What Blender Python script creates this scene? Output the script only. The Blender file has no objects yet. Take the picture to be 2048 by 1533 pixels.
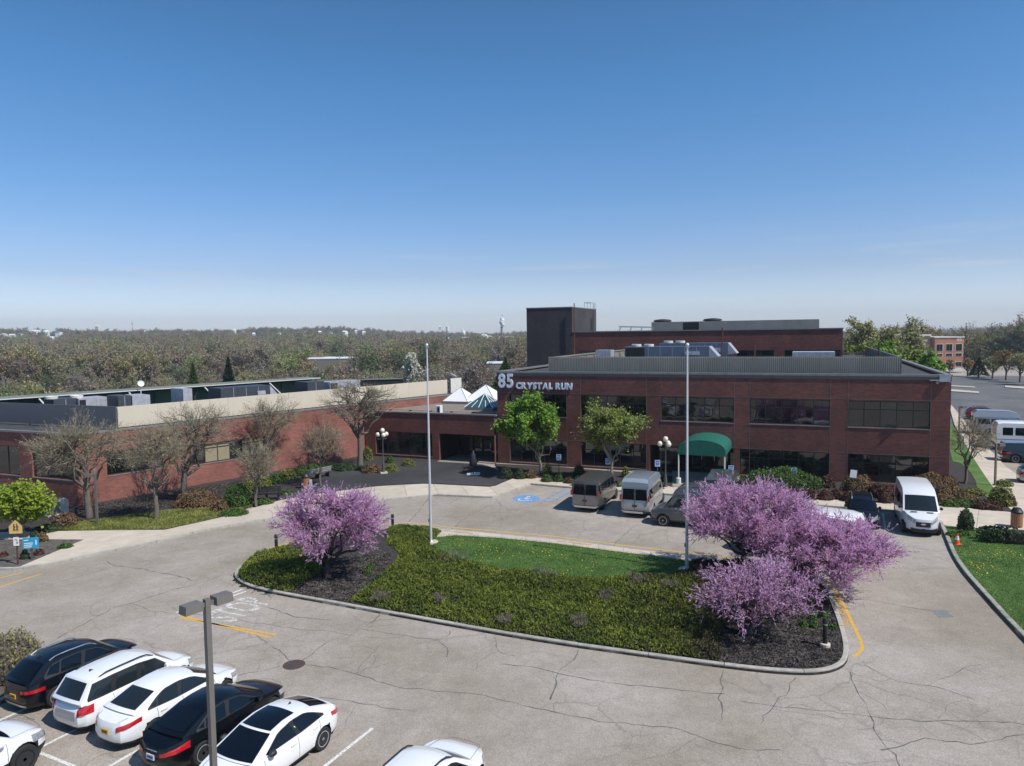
import bpy, bmesh, math, random
import numpy as np
from mathutils import Vector, Matrix
from mathutils.geometry import tessellate_polygon
R = math.radians
scene = bpy.context.scene
# ---------------------------------------------------------------- camera
CAM = np.array([0, 0, 12.0]); FPX = 1455.0; PITCH = R(3.86); ROLL = R(-.76)
_cp, _sp, _cr, _sr = math.cos(PITCH), math.sin(PITCH), math.cos(ROLL), math.sin(ROLL)
FWD = np.array([0, _cp, -_sp]); _up0 = np.array([0, _sp, _cp]); _r0 = np.array([1.0, 0, 0])
RGT = _cr * _r0 + _sr * _up0; UPV = -_sr * _r0 + _cr * _up0
cam_data = bpy.data.cameras.new("camera"); cam = bpy.data.objects.new("camera", cam_data)
scene.collection.objects.link(cam); scene.camera = cam
cam_data.lens = 36 * FPX / 2048; cam_data.sensor_width = 36; cam_data.clip_end = 12000; cam_data.clip_start = .1
M = Matrix((tuple(RGT), tuple(UPV), tuple(-FWD))).transposed().to_4x4(); M.translation = Vector(CAM); cam.matrix_world = M
# ---------------------------------------------------------------- sky, sun, exposure
SUN_EL, SUN_AZ = R(52), R(121.3)
world = bpy.data.worlds.new("World"); scene.world = world; world.use_nodes = True
wt = world.node_tree; bg = wt.nodes["Background"]
sky = wt.nodes.new("ShaderNodeTexSky"); sky.sky_type = 'NISHITA'; sky.sun_disc = False
sky.sun_elevation = SUN_EL; sky.sun_rotation = SUN_AZ; sky.altitude = 0; sky.air_density = 1.0; sky.dust_density = .5; sky.ozone_density = 2.2
# white balance of the sky by elevation, all the way round
_tc = wt.nodes.new("ShaderNodeTexCoord"); _sx = wt.nodes.new("ShaderNodeSeparateXYZ"); wt.links.new(_tc.outputs["Generated"], _sx.inputs[0])
_rp = wt.nodes.new("ShaderNodeValToRGB"); wt.links.new(_sx.outputs[2], _rp.inputs[0]); _e = _rp.color_ramp.elements
SKYC = [(0,(1.66,1.76,2.22)),(.03,(1.44,1.53,1.97)),(.08,(1.02,1.10,1.42)),(.18,(.72,1.05,1.40)),(.31,(.52,1.02,1.38)),(.42,(.45,.90,1.20))]
_e[0].position = SKYC[0][0]; _e[0].color = [c/2 for c in SKYC[0][1]] + [1]; _e[1].position = SKYC[1][0]; _e[1].color = [c/2 for c in SKYC[1][1]] + [1]
for _p, _c in SKYC[2:]: _q = _e.new(_p); _q.color = [c/2 for c in _c] + [1]
_vm = wt.nodes.new("ShaderNodeVectorMath"); _vm.operation = 'MULTIPLY'; wt.links.new(sky.outputs[0], _vm.inputs[0]); wt.links.new(_rp.outputs[0], _vm.inputs[1])
_v2 = wt.nodes.new("ShaderNodeVectorMath"); _v2.operation = 'SCALE'; _v2.inputs["Scale"].default_value = 2.0; wt.links.new(_vm.outputs[0], _v2.inputs[0])
_mp = wt.nodes.new("ShaderNodeMapping"); _mp.inputs["Scale"].default_value = (5, 5, 75); wt.links.new(_tc.outputs["Generated"], _mp.inputs[0])     # a few thin low wisps of cloud
_cn = wt.nodes.new("ShaderNodeTexNoise"); _cn.inputs["Scale"].default_value = 1.0; _cn.inputs["Detail"].default_value = 5; wt.links.new(_mp.outputs[0], _cn.inputs["Vector"])
_c1 = wt.nodes.new("ShaderNodeMapRange"); wt.links.new(_cn.outputs[0], _c1.inputs[0]); _c1.inputs[1].default_value = .56; _c1.inputs[2].default_value = .78; _c1.inputs[4].default_value = .6
_c2 = wt.nodes.new("ShaderNodeValToRGB"); wt.links.new(_sx.outputs[2], _c2.inputs[0]); _ce = _c2.color_ramp.elements; _ce[0].color = (0,0,0,1); _ce[0].position = .02; _ce[1].color = (1,1,1,1); _ce[1].position = .055; _c = _ce.new(.14); _c.color = (0,0,0,1)
_c3 = wt.nodes.new("ShaderNodeMath"); _c3.operation = 'MULTIPLY'; wt.links.new(_c1.outputs[0], _c3.inputs[0]); wt.links.new(_c2.outputs[0], _c3.inputs[1])
_c4 = wt.nodes.new("ShaderNodeMix"); _c4.data_type = 'RGBA'; wt.links.new(_c3.outputs[0], _c4.inputs[0]); wt.links.new(_v2.outputs[0], _c4.inputs[6]); _c4.inputs[7].default_value = (7.2, 7.6, 8.3, 1)
wt.links.new(_c4.outputs[2], bg.inputs[0]); bg.inputs[1].default_value = .095
sun_data = bpy.data.lights.new("sun", 'SUN'); sun_data.energy = 5.0; sun_data.angle = R(.53); sun_data.color = (1, .965, .91)
sun = bpy.data.objects.new("sun", sun_data); scene.collection.objects.link(sun)
_sd = Vector((math.sin(SUN_AZ) * math.cos(SUN_EL), math.cos(SUN_AZ) * math.cos(SUN_EL), math.sin(SUN_EL)))
sun.rotation_euler = _sd.to_track_quat('Z', 'Y').to_euler(); sun.location = _sd * 60
scene.view_settings.view_transform = 'Standard'; scene.view_settings.look = 'None'
scene.view_settings.exposure = 0.0; scene.view_settings.gamma = 1; scene.view_settings.use_curve_mapping = False
scene.cycles.max_bounces = 8; scene.cycles.diffuse_bounces = 3; scene.cycles.glossy_bounces = 3
scene.cycles.transparent_max_bounces = 8; scene.cycles.volume_bounces = 0
scene.cycles.use_adaptive_sampling = True; scene.cycles.adaptive_threshold = .015
# ---------------------------------------------------------------- survey helpers (site measured from the camera station)
def ray(u, v): return FWD + RGT * (u - 1024) / FPX - UPV * (v - 766.5) / FPX
def G(u, v, z=0.0):
    d = ray(u, v); return CAM + d * ((z - CAM[2]) / d[2])
def onY(u, v, dist):
    d = ray(u, v); return CAM + d * (dist / d[1])
TH = R(22.3); EX = np.array([math.cos(TH), -math.sin(TH), 0]); EY = np.array([math.sin(TH), math.cos(TH), 0])
B0 = G(1897, 980)
def LW(x, y, z=0): return B0 + EX * x + EY * y + np.array([0, 0, z])
def loc(p): p = np.array(p) - B0; return float(p @ EX), float(p @ EY), float(p[2])
def fac(u, v, y):                     # point seen at (u, v) on the plane parallel to the main facade, y metres behind it
    P0 = B0 + EY * y; d = ray(u, v); t = ((P0 - CAM) @ EY) / (d @ EY); return loc(CAM + d * t)
TW = R(38.6); WX = np.array([math.sin(TW), math.cos(TW), 0]); WN = np.array([math.cos(TW), -math.sin(TW), 0]); W0 = np.array([-31.2, 51.5, 0])
def wing(u, v, off=0):                # the same on a plane parallel to the long wall of the low wing: (along, off, z)
    P0 = W0 + WN * off; d = ray(u, v); t = ((P0 - CAM) @ WN) / (d @ WN); p = CAM + d * t - W0; return float(p @ WX), float(p @ WN), float(p[2])
RZ_MAIN = -TH; RZ_WING = math.pi / 2 - TW
# ---------------------------------------------------------------- objects
C = scene.collection
def link(o, parent=None):
    C.objects.link(o)
    if parent is not None: o.parent = parent
    return o
def props(o, label=None, cat=None, group=None, kind=None):
    if label: o["label"] = label
    if cat: o["category"] = cat
    if group: o["group"] = group
    if kind: o["kind"] = kind
    return o
def thing(name, label, cat, loc=(0, 0, 0), rz=0, group=None):
    o = bpy.data.objects.new(name, None); o.empty_display_size = .3; link(o)
    o.location = tuple(loc); o.rotation_euler = (0, 0, rz); return props(o, label, cat, group)
def set_smooth(me, ang):
    me.polygons.foreach_set("use_smooth", np.ones(len(me.polygons), bool))
    try: me.set_sharp_from_angle(angle=R(ang))
    except Exception: pass
class MB:
    def __init__(s): s.v = []; s.f = []; s.m = []
    def add(s, vs, fs, mi=0):
        o = len(s.v); s.v += [tuple(map(float, p)) for p in vs]; s.f += [tuple(i + o for i in f) for f in fs]; s.m += [mi] * len(fs); return s
    def box(s, x0, x1, y0, y1, z0, z1, mi=0, skip=''):
        vs = [(x0,y0,z0),(x1,y0,z0),(x1,y1,z0),(x0,y1,z0),(x0,y0,z1),(x1,y0,z1),(x1,y1,z1),(x0,y1,z1)]
        fs = dict(b=(0,3,2,1), t=(4,5,6,7), f=(0,1,5,4), r=(1,2,6,5), k=(2,3,7,6), l=(3,0,4,7))
        return s.add(vs, [fs[k] for k in fs if k not in skip], mi)
    def obox(s, c, ax, ay, az, mi=0):   # centre and three half-axes
        c, ax, ay, az = map(np.array, (c, ax, ay, az))
        vs = [c + a*ax + b*ay + d*az for d in (-1,1) for a, b in ((-1,-1),(1,-1),(1,1),(-1,1))]
        return s.add(vs, [(0,3,2,1),(4,5,6,7),(0,1,5,4),(1,2,6,5),(2,3,7,6),(3,0,4,7)], mi)
    def tube(s, p0, p1, r0, r1=None, n=8, mi=0, cap=True):
        p0 = np.array(p0, float); p1 = np.array(p1, float); r1 = r0 if r1 is None else r1
        d = p1 - p0; d /= np.linalg.norm(d) + 1e-9; a = np.cross(d, (0,0,1) if abs(d[2]) < .9 else (1,0,0)); a /= np.linalg.norm(a); b = np.cross(d, a)
        vs = [p + r*(a*math.cos(2*math.pi*i/n) + b*math.sin(2*math.pi*i/n)) for p, r in ((p0,r0),(p1,r1)) for i in range(n)]
        fs = [(i, i+n, (i+1)%n+n, (i+1)%n) for i in range(n)]
        if cap: fs += [tuple(range(n)), tuple(range(2*n-1, n-1, -1))]
        return s.add(vs, fs, mi)
    def lathe(s, c, prof, n=16, mi=0, axis='z'):
        c = np.array(c, float); vs = []
        for r, h in prof:
            for i in range(n):
                a = 2*math.pi*i/n; p = (r*math.cos(a), r*math.sin(a), h)
                if axis == 'y': p = (p[0], h, p[1])
                if axis == 'x': p = (h, p[0], p[1])
                vs.append(c + p)
        k = len(prof); fs = [(j*n+i, j*n+(i+1)%n, (j+1)*n+(i+1)%n, (j+1)*n+i) for j in range(k-1) for i in range(n)]
        fs += [tuple(range(n-1, -1, -1)), tuple(range((k-1)*n, k*n))]
        return s.add(vs, fs, mi)
    def prism(s, poly, z0, z1, mi=0, bottom=False):
        n = len(poly); vs = [(p[0], p[1], z0) for p in poly] + [(p[0], p[1], z1) for p in poly]
        tri = tessellate_polygon([[Vector((p[0], p[1], 0)) for p in poly]])
        ar = sum(poly[i][0]*poly[(i+1)%n][1] - poly[(i+1)%n][0]*poly[i][1] for i in range(n)); fs = []
        for t in tri:
            a, b, c = (poly[i] for i in t); cr = (b[0]-a[0])*(c[1]-a[1]) - (b[1]-a[1])*(c[0]-a[0]); t = t if cr > 0 else t[::-1]
            fs.append(tuple(i + n for i in t))
            if bottom: fs.append(tuple(t[::-1]))
        if z1 > z0: fs += [((i, (i+1)%n, (i+1)%n+n, i+n) if ar > 0 else ((i+1)%n, i, i+n, (i+1)%n+n)) for i in range(n)]
        return s.add(vs, fs, mi)
    def mesh(s, name, mats, smooth=None):
        me = bpy.data.meshes.new(name); me.from_pydata(s.v, [], s.f)
        for m in (mats if isinstance(mats, (list, tuple)) else [mats]): me.materials.append(m)
        if any(s.m): me.polygons.foreach_set("material_index", s.m)
        me.validate(); me.update()
        if smooth is not None: set_smooth(me, smooth)
        return me
    def build(s, name, mats, parent=None, smooth=None, **k):
        o = bpy.data.objects.new(name, s.mesh(name, mats, smooth)); link(o, parent)
        return props(o, **k) if k else o
def share(name, me, parent=None, loc=(0,0,0), rz=0, scale=None):
    o = bpy.data.objects.new(name, me); link(o, parent); o.location = tuple(loc); o.rotation_euler = (0,0,rz)
    if scale: o.scale = scale
    return o
def npmesh(name, v, f, mats, mi=None, smooth=False):     # fast mesh from arrays, all faces the same number of corners
    me = bpy.data.meshes.new(name); v = np.asarray(v, np.float32); f = np.asarray(f, np.int32); k = f.shape[1]
    me.vertices.add(len(v)); me.vertices.foreach_set("co", v.ravel()); me.loops.add(f.size); me.loops.foreach_set("vertex_index", f.ravel())
    me.polygons.add(len(f)); me.polygons.foreach_set("loop_start", np.arange(0, f.size, k, dtype=np.int32))
    try: me.polygons.foreach_set("loop_total", np.full(len(f), k, np.int32))
    except Exception: pass
    for m in (mats if isinstance(mats, (list, tuple)) else [mats]): me.materials.append(m)
    if mi is not None: me.polygons.foreach_set("material_index", np.asarray(mi, np.int32))
    if smooth: me.polygons.foreach_set("use_smooth", np.ones(len(f), bool))
    me.update(calc_edges=True); return me
def copy_tree(o, parent=None):
    c = o.copy(); C.objects.link(c); c.parent = parent
    for ch in list(o.children): copy_tree(ch, c)
    return c
# ---------------------------------------------------------------- materials
_mats = {}
def new_mat(name):
    m = bpy.data.materials.new(name); m.use_nodes = True; nt = m.node_tree; return m, nt, nt.nodes, nt.links, nt.nodes["Principled BSDF"]
def lin(c):
    if isinstance(c, str): c = [int(c[i:i+2], 16)/255 for i in (0,2,4)]; c = [x/12.92 if x <= .04045 else ((x+.055)/1.055)**2.4 for x in c]
    return (c[0], c[1], c[2], 1)
def mat(name, col, rough=.6, metal=0, var=.12, scale=3.0, bump=0, bscale=40, coat=0, spec=.5, island=0, col2=None, trans=0, alpha=1, obj=0):
    if name in _mats: return _mats[name]
    m, nt, N, K, b = new_mat(name); _mats[name] = m; c = lin(col)
    b.inputs["Roughness"].default_value = rough; b.inputs["Metallic"].default_value = metal; b.inputs["Specular IOR Level"].default_value = spec
    if coat: b.inputs["Coat Weight"].default_value = coat; b.inputs["Coat Roughness"].default_value = .04
    tc = N.new("ShaderNodeTexCoord"); no = N.new("ShaderNodeTexNoise"); no.inputs["Scale"].default_value = scale; no.inputs["Detail"].default_value = 5
    K.new(tc.outputs["Object"], no.inputs["Vector"])
    rp = N.new("ShaderNodeValToRGB"); K.new(no.outputs[0], rp.inputs[0]); e = rp.color_ramp.elements; e[0].position = .3; e[1].position = .7
    c2 = lin(col2) if col2 else [min(1, x*(1+var)) for x in c[:3]] + [1]
    e[0].color = [x*(1-var) for x in c[:3]] + [1]; e[1].color = c2; out = rp.outputs[0]
    if island or obj:
        src = N.new("ShaderNodeNewGeometry").outputs["Random Per Island"] if island else N.new("ShaderNodeObjectInfo").outputs["Random"]
        amt = island or obj
        mr = N.new("ShaderNodeMapRange"); K.new(src, mr.inputs[0]); mr.inputs[3].default_value = 1-amt; mr.inputs[4].default_value = 1+amt
        mx = N.new("ShaderNodeVectorMath"); mx.operation = 'SCALE'; K.new(out, mx.inputs[0]); K.new(mr.outputs[0], mx.inputs["Scale"]); out = mx.outputs[0]
    K.new(out, b.inputs["Base Color"])
    if bump:
        n2 = N.new("ShaderNodeTexNoise"); n2.inputs["Scale"].default_value = bscale; n2.inputs["Detail"].default_value = 4; K.new(tc.outputs["Object"], n2.inputs["Vector"])
        bp = N.new("ShaderNodeBump"); bp.inputs["Strength"].default_value = bump; bp.inputs["Distance"].default_value = .02; K.new(n2.outputs[0], bp.inputs["Height"]); K.new(bp.outputs[0], b.inputs["Normal"])
    if trans:
        tr = N.new("ShaderNodeBsdfTranslucent"); K.new(out, tr.inputs[0]); ms = N.new("ShaderNodeMixShader"); ms.inputs[0].default_value = trans
        K.new(b.outputs[0], ms.inputs[1]); K.new(tr.outputs[0], ms.inputs[2]); K.new(ms.outputs[0], N["Material Output"].inputs[0])
    if alpha < 1: b.inputs["Alpha"].default_value = alpha
    return m
def brick_mat(name, c1, c2, mortar, dark=.0):
    m, nt, N, K, b = new_mat(name); tc = N.new("ShaderNodeTexCoord"); sx = N.new("ShaderNodeSeparateXYZ"); K.new(tc.outputs["Object"], sx.inputs[0])
    ad = N.new("ShaderNodeMath"); K.new(sx.outputs[0], ad.inputs[0]); K.new(sx.outputs[1], ad.inputs[1]); cb = N.new("ShaderNodeCombineXYZ")
    K.new(ad.outputs[0], cb.inputs[0]); K.new(sx.outputs[2], cb.inputs[1])
    bt = N.new("ShaderNodeTexBrick"); K.new(cb.outputs[0], bt.inputs["Vector"]); bt.inputs["Scale"].default_value = 1
    bt.inputs["Brick Width"].default_value = .3; bt.inputs["Row Height"].default_value = .1; bt.inputs["Mortar Size"].default_value = .009; bt.inputs["Mortar Smooth"].default_value = .3; bt.inputs["Bias"].default_value = -.1
    bt.inputs["Color1"].default_value = lin(c1); bt.inputs["Color2"].default_value = lin(c2); bt.inputs["Mortar"].default_value = lin(mortar)
    no = N.new("ShaderNodeTexNoise"); no.inputs["Scale"].default_value = .35; no.inputs["Detail"].default_value = 6; no.inputs["Roughness"].default_value = .65; K.new(tc.outputs["Object"], no.inputs["Vector"])
    mr = N.new("ShaderNodeMapRange"); K.new(no.outputs[0], mr.inputs[0]); mr.inputs[1].default_value = .3; mr.inputs[2].default_value = .7; mr.inputs[3].default_value = .70; mr.inputs[4].default_value = 1.3
    vm = N.new("ShaderNodeVectorMath"); vm.operation = 'SCALE'; K.new(bt.outputs[0], vm.inputs[0]); K.new(mr.outputs[0], vm.inputs["Scale"]); K.new(vm.outputs[0], b.inputs["Base Color"])
    b.inputs["Roughness"].default_value = .85; bp = N.new("ShaderNodeBump"); bp.inputs["Strength"].default_value = .5; bp.inputs["Distance"].default_value = .012; bp.invert = True
    K.new(bt.outputs["Fac"], bp.inputs["Height"]); K.new(bp.outputs[0], b.inputs["Normal"]); return m
def asphalt_mat(name, c1, c2, crack, cs=.28, crack_amt=.55, spk=.35):
    m, nt, N, K, b = new_mat(name); tc = N.new("ShaderNodeTexCoord"); V = tc.outputs["Object"]
    def noise(s, d=5, r=.6, vec=V):
        n = N.new("ShaderNodeTexNoise"); n.inputs["Scale"].default_value = s; n.inputs["Detail"].default_value = d; n.inputs["Roughness"].default_value = r; K.new(vec, n.inputs["Vector"]); return n
    def mr(src, a, b_, c, d):
        q = N.new("ShaderNodeMapRange"); K.new(src, q.inputs[0])
        for i, x in enumerate((a, b_, c, d)): q.inputs[i+1].default_value = x
        return q.outputs[0]
    big = noise(.12); rp = N.new("ShaderNodeValToRGB"); K.new(big.outputs[0], rp.inputs[0]); e = rp.color_ramp.elements
    e[0].position = .38; e[1].position = .60; e[0].color = lin(c1); e[1].color = lin(c2)
    vo = N.new("ShaderNodeTexVoronoi"); vo.inputs["Scale"].default_value = 38; K.new(V, vo.inputs["Vector"])
    sp = mr(vo.outputs["Color"], 0, 1, 1-spk, 1+spk)
    med0 = mr(noise(1.7, 8, .7).outputs[0], .3, .7, .9, 1.09); st = mr(noise(.45, 7, .75).outputs[0], .50, .72, 1.0, .84)
    mz = N.new("ShaderNodeMath"); mz.operation = 'MULTIPLY'; K.new(med0, mz.inputs[0]); K.new(st, mz.inputs[1]); med = mz.outputs[0]
    mu = N.new("ShaderNodeMath"); mu.operation = 'MULTIPLY'; K.new(sp, mu.inputs[0]); K.new(med, mu.inputs[1])
    def cracks(s, w, amp, msk, seed):
        n = noise(1.1, 6, .65); ad = N.new("ShaderNodeVectorMath"); ad.operation = 'MULTIPLY_ADD'; K.new(n.outputs["Color"], ad.inputs[0]); ad.inputs[1].default_value = (amp,)*3; K.new(V, ad.inputs[2])
        of = N.new("ShaderNodeVectorMath"); of.operation = 'ADD'; K.new(ad.outputs[0], of.inputs[0]); of.inputs[1].default_value = (seed, seed*.7, seed*.3)
        v2 = N.new("ShaderNodeTexVoronoi"); v2.feature = 'DISTANCE_TO_EDGE'; v2.inputs["Scale"].default_value = s; K.new(of.outputs[0], v2.inputs["Vector"])
        line = mr(v2.outputs["Distance"], 0, w*s, 1, 0); mk = mr(noise(msk, 3, .5).outputs[0], .46, .58, 0, 1)
        mm = N.new("ShaderNodeMath"); mm.operation = 'MULTIPLY'; K.new(line, mm.inputs[0]); K.new(mk, mm.inputs[1]); return mm.outputs[0]
    a = cracks(cs, .055, .9, .13, 3.3); a2 = cracks(cs*2.6, .03, .5, .21, 17.7)
    mxm = N.new("ShaderNodeMath"); mxm.operation = 'MAXIMUM'; K.new(a, mxm.inputs[0])
    h = N.new("ShaderNodeMath"); h.operation = 'MULTIPLY'; K.new(a2, h.inputs[0]); h.inputs[1].default_value = .6; K.new(h.outputs[0], mxm.inputs[1])
    ca = N.new("ShaderNodeMath"); ca.operation = 'MULTIPLY'; K.new(mxm.outputs[0], ca.inputs[0]); ca.inputs[1].default_value = crack_amt
    vm = N.new("ShaderNodeVectorMath"); vm.operation = 'SCALE'; K.new(rp.outputs[0], vm.inputs[0]); K.new(mu.outputs[0], vm.inputs["Scale"])
    mx = N.new("ShaderNodeMix"); mx.data_type = 'RGBA'; K.new(ca.outputs[0], mx.inputs[0]); K.new(vm.outputs[0], mx.inputs[6]); mx.inputs[7].default_value = lin(crack)
    K.new(mx.outputs[2], b.inputs["Base Color"]); b.inputs["Roughness"].default_value = .9; b.inputs["Specular IOR Level"].default_value = .25
    bp = N.new("ShaderNodeBump"); bp.inputs["Strength"].default_value = .35; bp.inputs["Distance"].default_value = .01; K.new(vo.outputs["Distance"], bp.inputs["Height"]); K.new(bp.outputs[0], b.inputs["Normal"]); return m
def worn_mat(name, col, thr=.46, soft=.06, scale=14):       # old road paint: flakes away to show what lies under it
    m, nt, N, K, b = new_mat(name); b.inputs["Base Color"].default_value = lin(col); b.inputs["Roughness"].default_value = .75
    tc = N.new("ShaderNodeTexCoord"); no = N.new("ShaderNodeTexNoise"); no.inputs["Scale"].default_value = scale; no.inputs["Detail"].default_value = 6; no.inputs["Roughness"].default_value = .7
    K.new(tc.outputs["Object"], no.inputs["Vector"]); mr = N.new("ShaderNodeMapRange"); K.new(no.outputs[0], mr.inputs[0])
    mr.inputs[1].default_value = thr - soft; mr.inputs[2].default_value = thr + soft; mr.inputs[3].default_value = 1; mr.inputs[4].default_value = 0
    K.new(mr.outputs[0], b.inputs["Alpha"]); return m
def paint(name, col, metal=0, rough=.32, coat=.9): return mat(name, col, rough, metal, var=.02, scale=2, coat=coat, spec=.5 if coat > .6 else .3)
def glass_mat(name, col=(.006,.008,.009), wob=.0, rough=.03, spec=.5):
    m, nt, N, K, b = new_mat(name); b.inputs["Base Color"].default_value = lin(col); b.inputs["Roughness"].default_value = rough; b.inputs["Specular IOR Level"].default_value = spec; b.inputs["IOR"].default_value = 1.52
    if wob:
        tc = N.new("ShaderNodeTexCoord"); no = N.new("ShaderNodeTexNoise"); no.inputs["Scale"].default_value = .9; no.inputs["Detail"].default_value = 1; K.new(tc.outputs["Object"], no.inputs["Vector"])
        bp = N.new("ShaderNodeBump"); bp.inputs["Strength"].default_value = wob; bp.inputs["Distance"].default_value = .02; K.new(no.outputs[0], bp.inputs["Height"]); K.new(bp.outputs[0], b.inputs["Normal"])
    return m
BR_MAIN = brick_mat("brick_red_brown", (.180,.050,.038), (.085,.034,.028), (.15,.10,.082))
BR_WING = brick_mat("brick_red", (.27,.085,.062), (.17,.058,.046), (.24,.16,.13))
BR_TOWER = brick_mat("brick_charcoal", (.052,.044,.048), (.036,.031,.034), (.06,.055,.056))
BR_ORANGE = brick_mat("brick_orange", (.42,.17,.10), (.36,.14,.085), (.42,.28,.2))
ASPH = asphalt_mat("asphalt_worn", (.275,.234,.186), (.362,.318,.276), (.15,.142,.132), spk=.28)
ASPH_DARK = asphalt_mat("asphalt_dark", (.040,.040,.042), (.062,.060,.060), (.02,.02,.02), crack_amt=.3)
ASPH_MID = asphalt_mat("asphalt_mid", (.105,.105,.108), (.15,.148,.145), (.06,.06,.06))
CONC = mat("concrete_pale", (.50,.43,.345), .9, var=.1, scale=1.2, bump=.3, bscale=30, obj=.07)
KERB = mat("kerb_concrete", (.36,.335,.29), .9, var=.18, scale=4, bump=.5, bscale=18, obj=.1)
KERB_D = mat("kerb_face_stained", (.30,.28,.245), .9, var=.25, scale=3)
YEL = worn_mat("paint_yellow_worn", (.62,.36,.065), .60, .05); WHT = worn_mat("paint_white_worn", (.66,.64,.60), .585, .05)
WHT_W = worn_mat("paint_white_faded", (.62,.6,.56), .52, .07, 9); BLU = worn_mat("paint_blue_faded", (.16,.34,.60), .55, .1, 8)
YEL_T = worn_mat("paint_yellow_letters", (.55,.33,.08), .56, .07)
MULCH = mat("mulch_dark", (.026,.021,.019), .95, var=.45, scale=9, bump=1, bscale=60, col2=(.062,.050,.045))
MULCH_G = mat("bed_soil_grey", (.085,.072,.062), .95, var=.4, scale=5, bump=1, bscale=50, col2=(.15,.13,.11))
LAWN = mat("lawn_turf", (.060,.135,.020), .9, var=.2, scale=.6, bump=1, bscale=60, col2=(.110,.195,.038))
LAWN_R = mat("ground_cover_olive", (.075,.105,.02), .9, var=.3, scale=2, bump=1, bscale=60, col2=(.15,.17,.045))
TERR = mat("terrain_woodland_floor", (.052,.052,.026), .95, var=.35, scale=.02, col2=(.085,.07,.045))
WHITE = mat("white_coated_metal", (.74,.74,.73), .5, var=.03); OFFW = mat("off_white", (.62,.6,.55), .6, var=.06)
GREYM = mat("grey_metal", (.24,.235,.225), .45, .3, var=.1); DARKM = mat("dark_metal", (.022,.022,.024), .5, .2, var=.2)
POLEW = mat("pole_satin_aluminium", (.66,.66,.67), .4, .35, var=.04); ALU = mat("brushed_aluminium", (.55,.55,.56), .35, .85, var=.06); BRONZE = mat("bronze_grey_paint", (.155,.142,.125), .5, .1, var=.06)
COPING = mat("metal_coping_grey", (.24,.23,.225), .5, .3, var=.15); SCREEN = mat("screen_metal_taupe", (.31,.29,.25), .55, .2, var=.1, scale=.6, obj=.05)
SCREEN_B = mat("screen_panel_beige", (.56,.49,.385), .7, var=.04, scale=.4); ROOFM = mat("roof_membrane_dark", (.05,.05,.052), .9, var=.3, scale=.8)
GRAVEL = mat("roof_gravel", (.215,.185,.155), .95, var=.3, scale=6, bump=1, bscale=60); UNIT = mat("unit_blue_grey", (.135,.165,.215), .45, .3, var=.15, scale=1)
UNIT_D = mat("unit_slate", (.055,.062,.075), .5, .2, var=.15); UNIT_L = mat("unit_light", (.40,.40,.43), .5, .2, var=.2)
GLASS = glass_mat("window_glass_dark", wob=.45, rough=.015, spec=.9); GLASS_2 = glass_mat("window_glass_greyer", (.022,.024,.022), wob=.45, rough=.03, spec=.9); GLASS_B = glass_mat("window_glass_lit", (.30,.26,.17), rough=.1); GLASS_G = glass_mat("clerestory_green_glass", (.035,.10,.075), rough=.08)  # GLASS_2: greyer tone put into some panes to imitate reflections
SKYGL = glass_mat("skylight_glass", (.035,.095,.115), rough=.06, spec=.8); FRAME = mat("window_frame_bronze", (.032,.033,.032), .45, .3, var=.1)
TRIM = mat("trim_black_plastic", (.012,.012,.013), .55, var=.05); RUBBER = mat("tyre_rubber", (.018,.018,.019), .85, var=.1)
CARGL = glass_mat("car_glass", (.004,.007,.012), rough=.02, spec=.35); CARGL_G = glass_mat("car_glass_greyish", (.014,.020,.024), rough=.04, spec=.4)
RIM = mat("alloy_rim", (.42,.42,.43), .35, .35, var=.05); RIM_D = mat("alloy_rim_black", (.022,.022,.024), .35, .6, var=.05); CHROME = mat("chrome", (.62,.62,.63), .15, 1, var=.02)
REDL = mat("tail_lamp_red", (.42,.008,.012), .15, var=.2, scale=9, coat=1); HEADL = mat("head_lamp_clear", (.42,.45,.48), .1, .4, var=.3, scale=12, coat=1)
PLATE = mat("plate_gold", (.62,.33,.03), .5); PLATE_B = mat("plate_brown", (.10,.04,.03), .5); PLATE_W = mat("plate_pale", (.5,.55,.66), .5); PLATE_T = mat("plate_ink", (.02,.03,.08), .5)
ORANGE = mat("cone_orange", (.82,.10,.02), .5, var=.06); GREENC = mat("canopy_canvas_green", (.003,.100,.070), .75, var=.06, scale=2)
WOODB = mat("bin_wood", (.33,.15,.065), .6, var=.2, scale=6); BENCHG = mat("bench_weathered", (.27,.265,.245), .8, var=.2, scale=5)
GLOBE = mat("lamp_globe_opal", (.72,.66,.53), .35, var=.03); BARK = mat("bark_grey_brown", (.15,.122,.098), .9, var=.3, scale=14, bump=.6)
BARK_P = mat("bark_pale", (.20,.175,.14), .9, var=.3, scale=14); BARK_D = mat("bark_dark", (.045,.034,.030), .9, var=.3, scale=14); TWIG = mat("twigs_budding", (.24,.20,.145), .9, var=.25, scale=3)
BUD = mat("spring_buds", (.26,.255,.11), .8, var=.2, island=.35, trans=.25); BUD_O = mat("spring_buds_rusty", (.23,.15,.06), .8, var=.2, island=.3, trans=.2)
PINK = mat("redbud_blossom", (.78,.40,.66), .8, var=.10, scale=2.0, island=.25, col2=(.92,.62,.85), trans=.5)
MAPLE = mat("maple_leaves_fresh", (.145,.27,.022), .7, var=.2, scale=1.5, island=.35, trans=.35); MAPLE_Y = mat("leaves_yellow_green", (.19,.24,.038), .7, var=.2, island=.35, trans=.3)
LIME = mat("leaves_lime", (.24,.32,.022), .7, var=.2, island=.3, trans=.35); JUN = mat("juniper_green", (.112,.160,.018), .8, var=.25, scale=.9, island=.25, col2=(.225,.255,.035), trans=.15)
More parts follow.
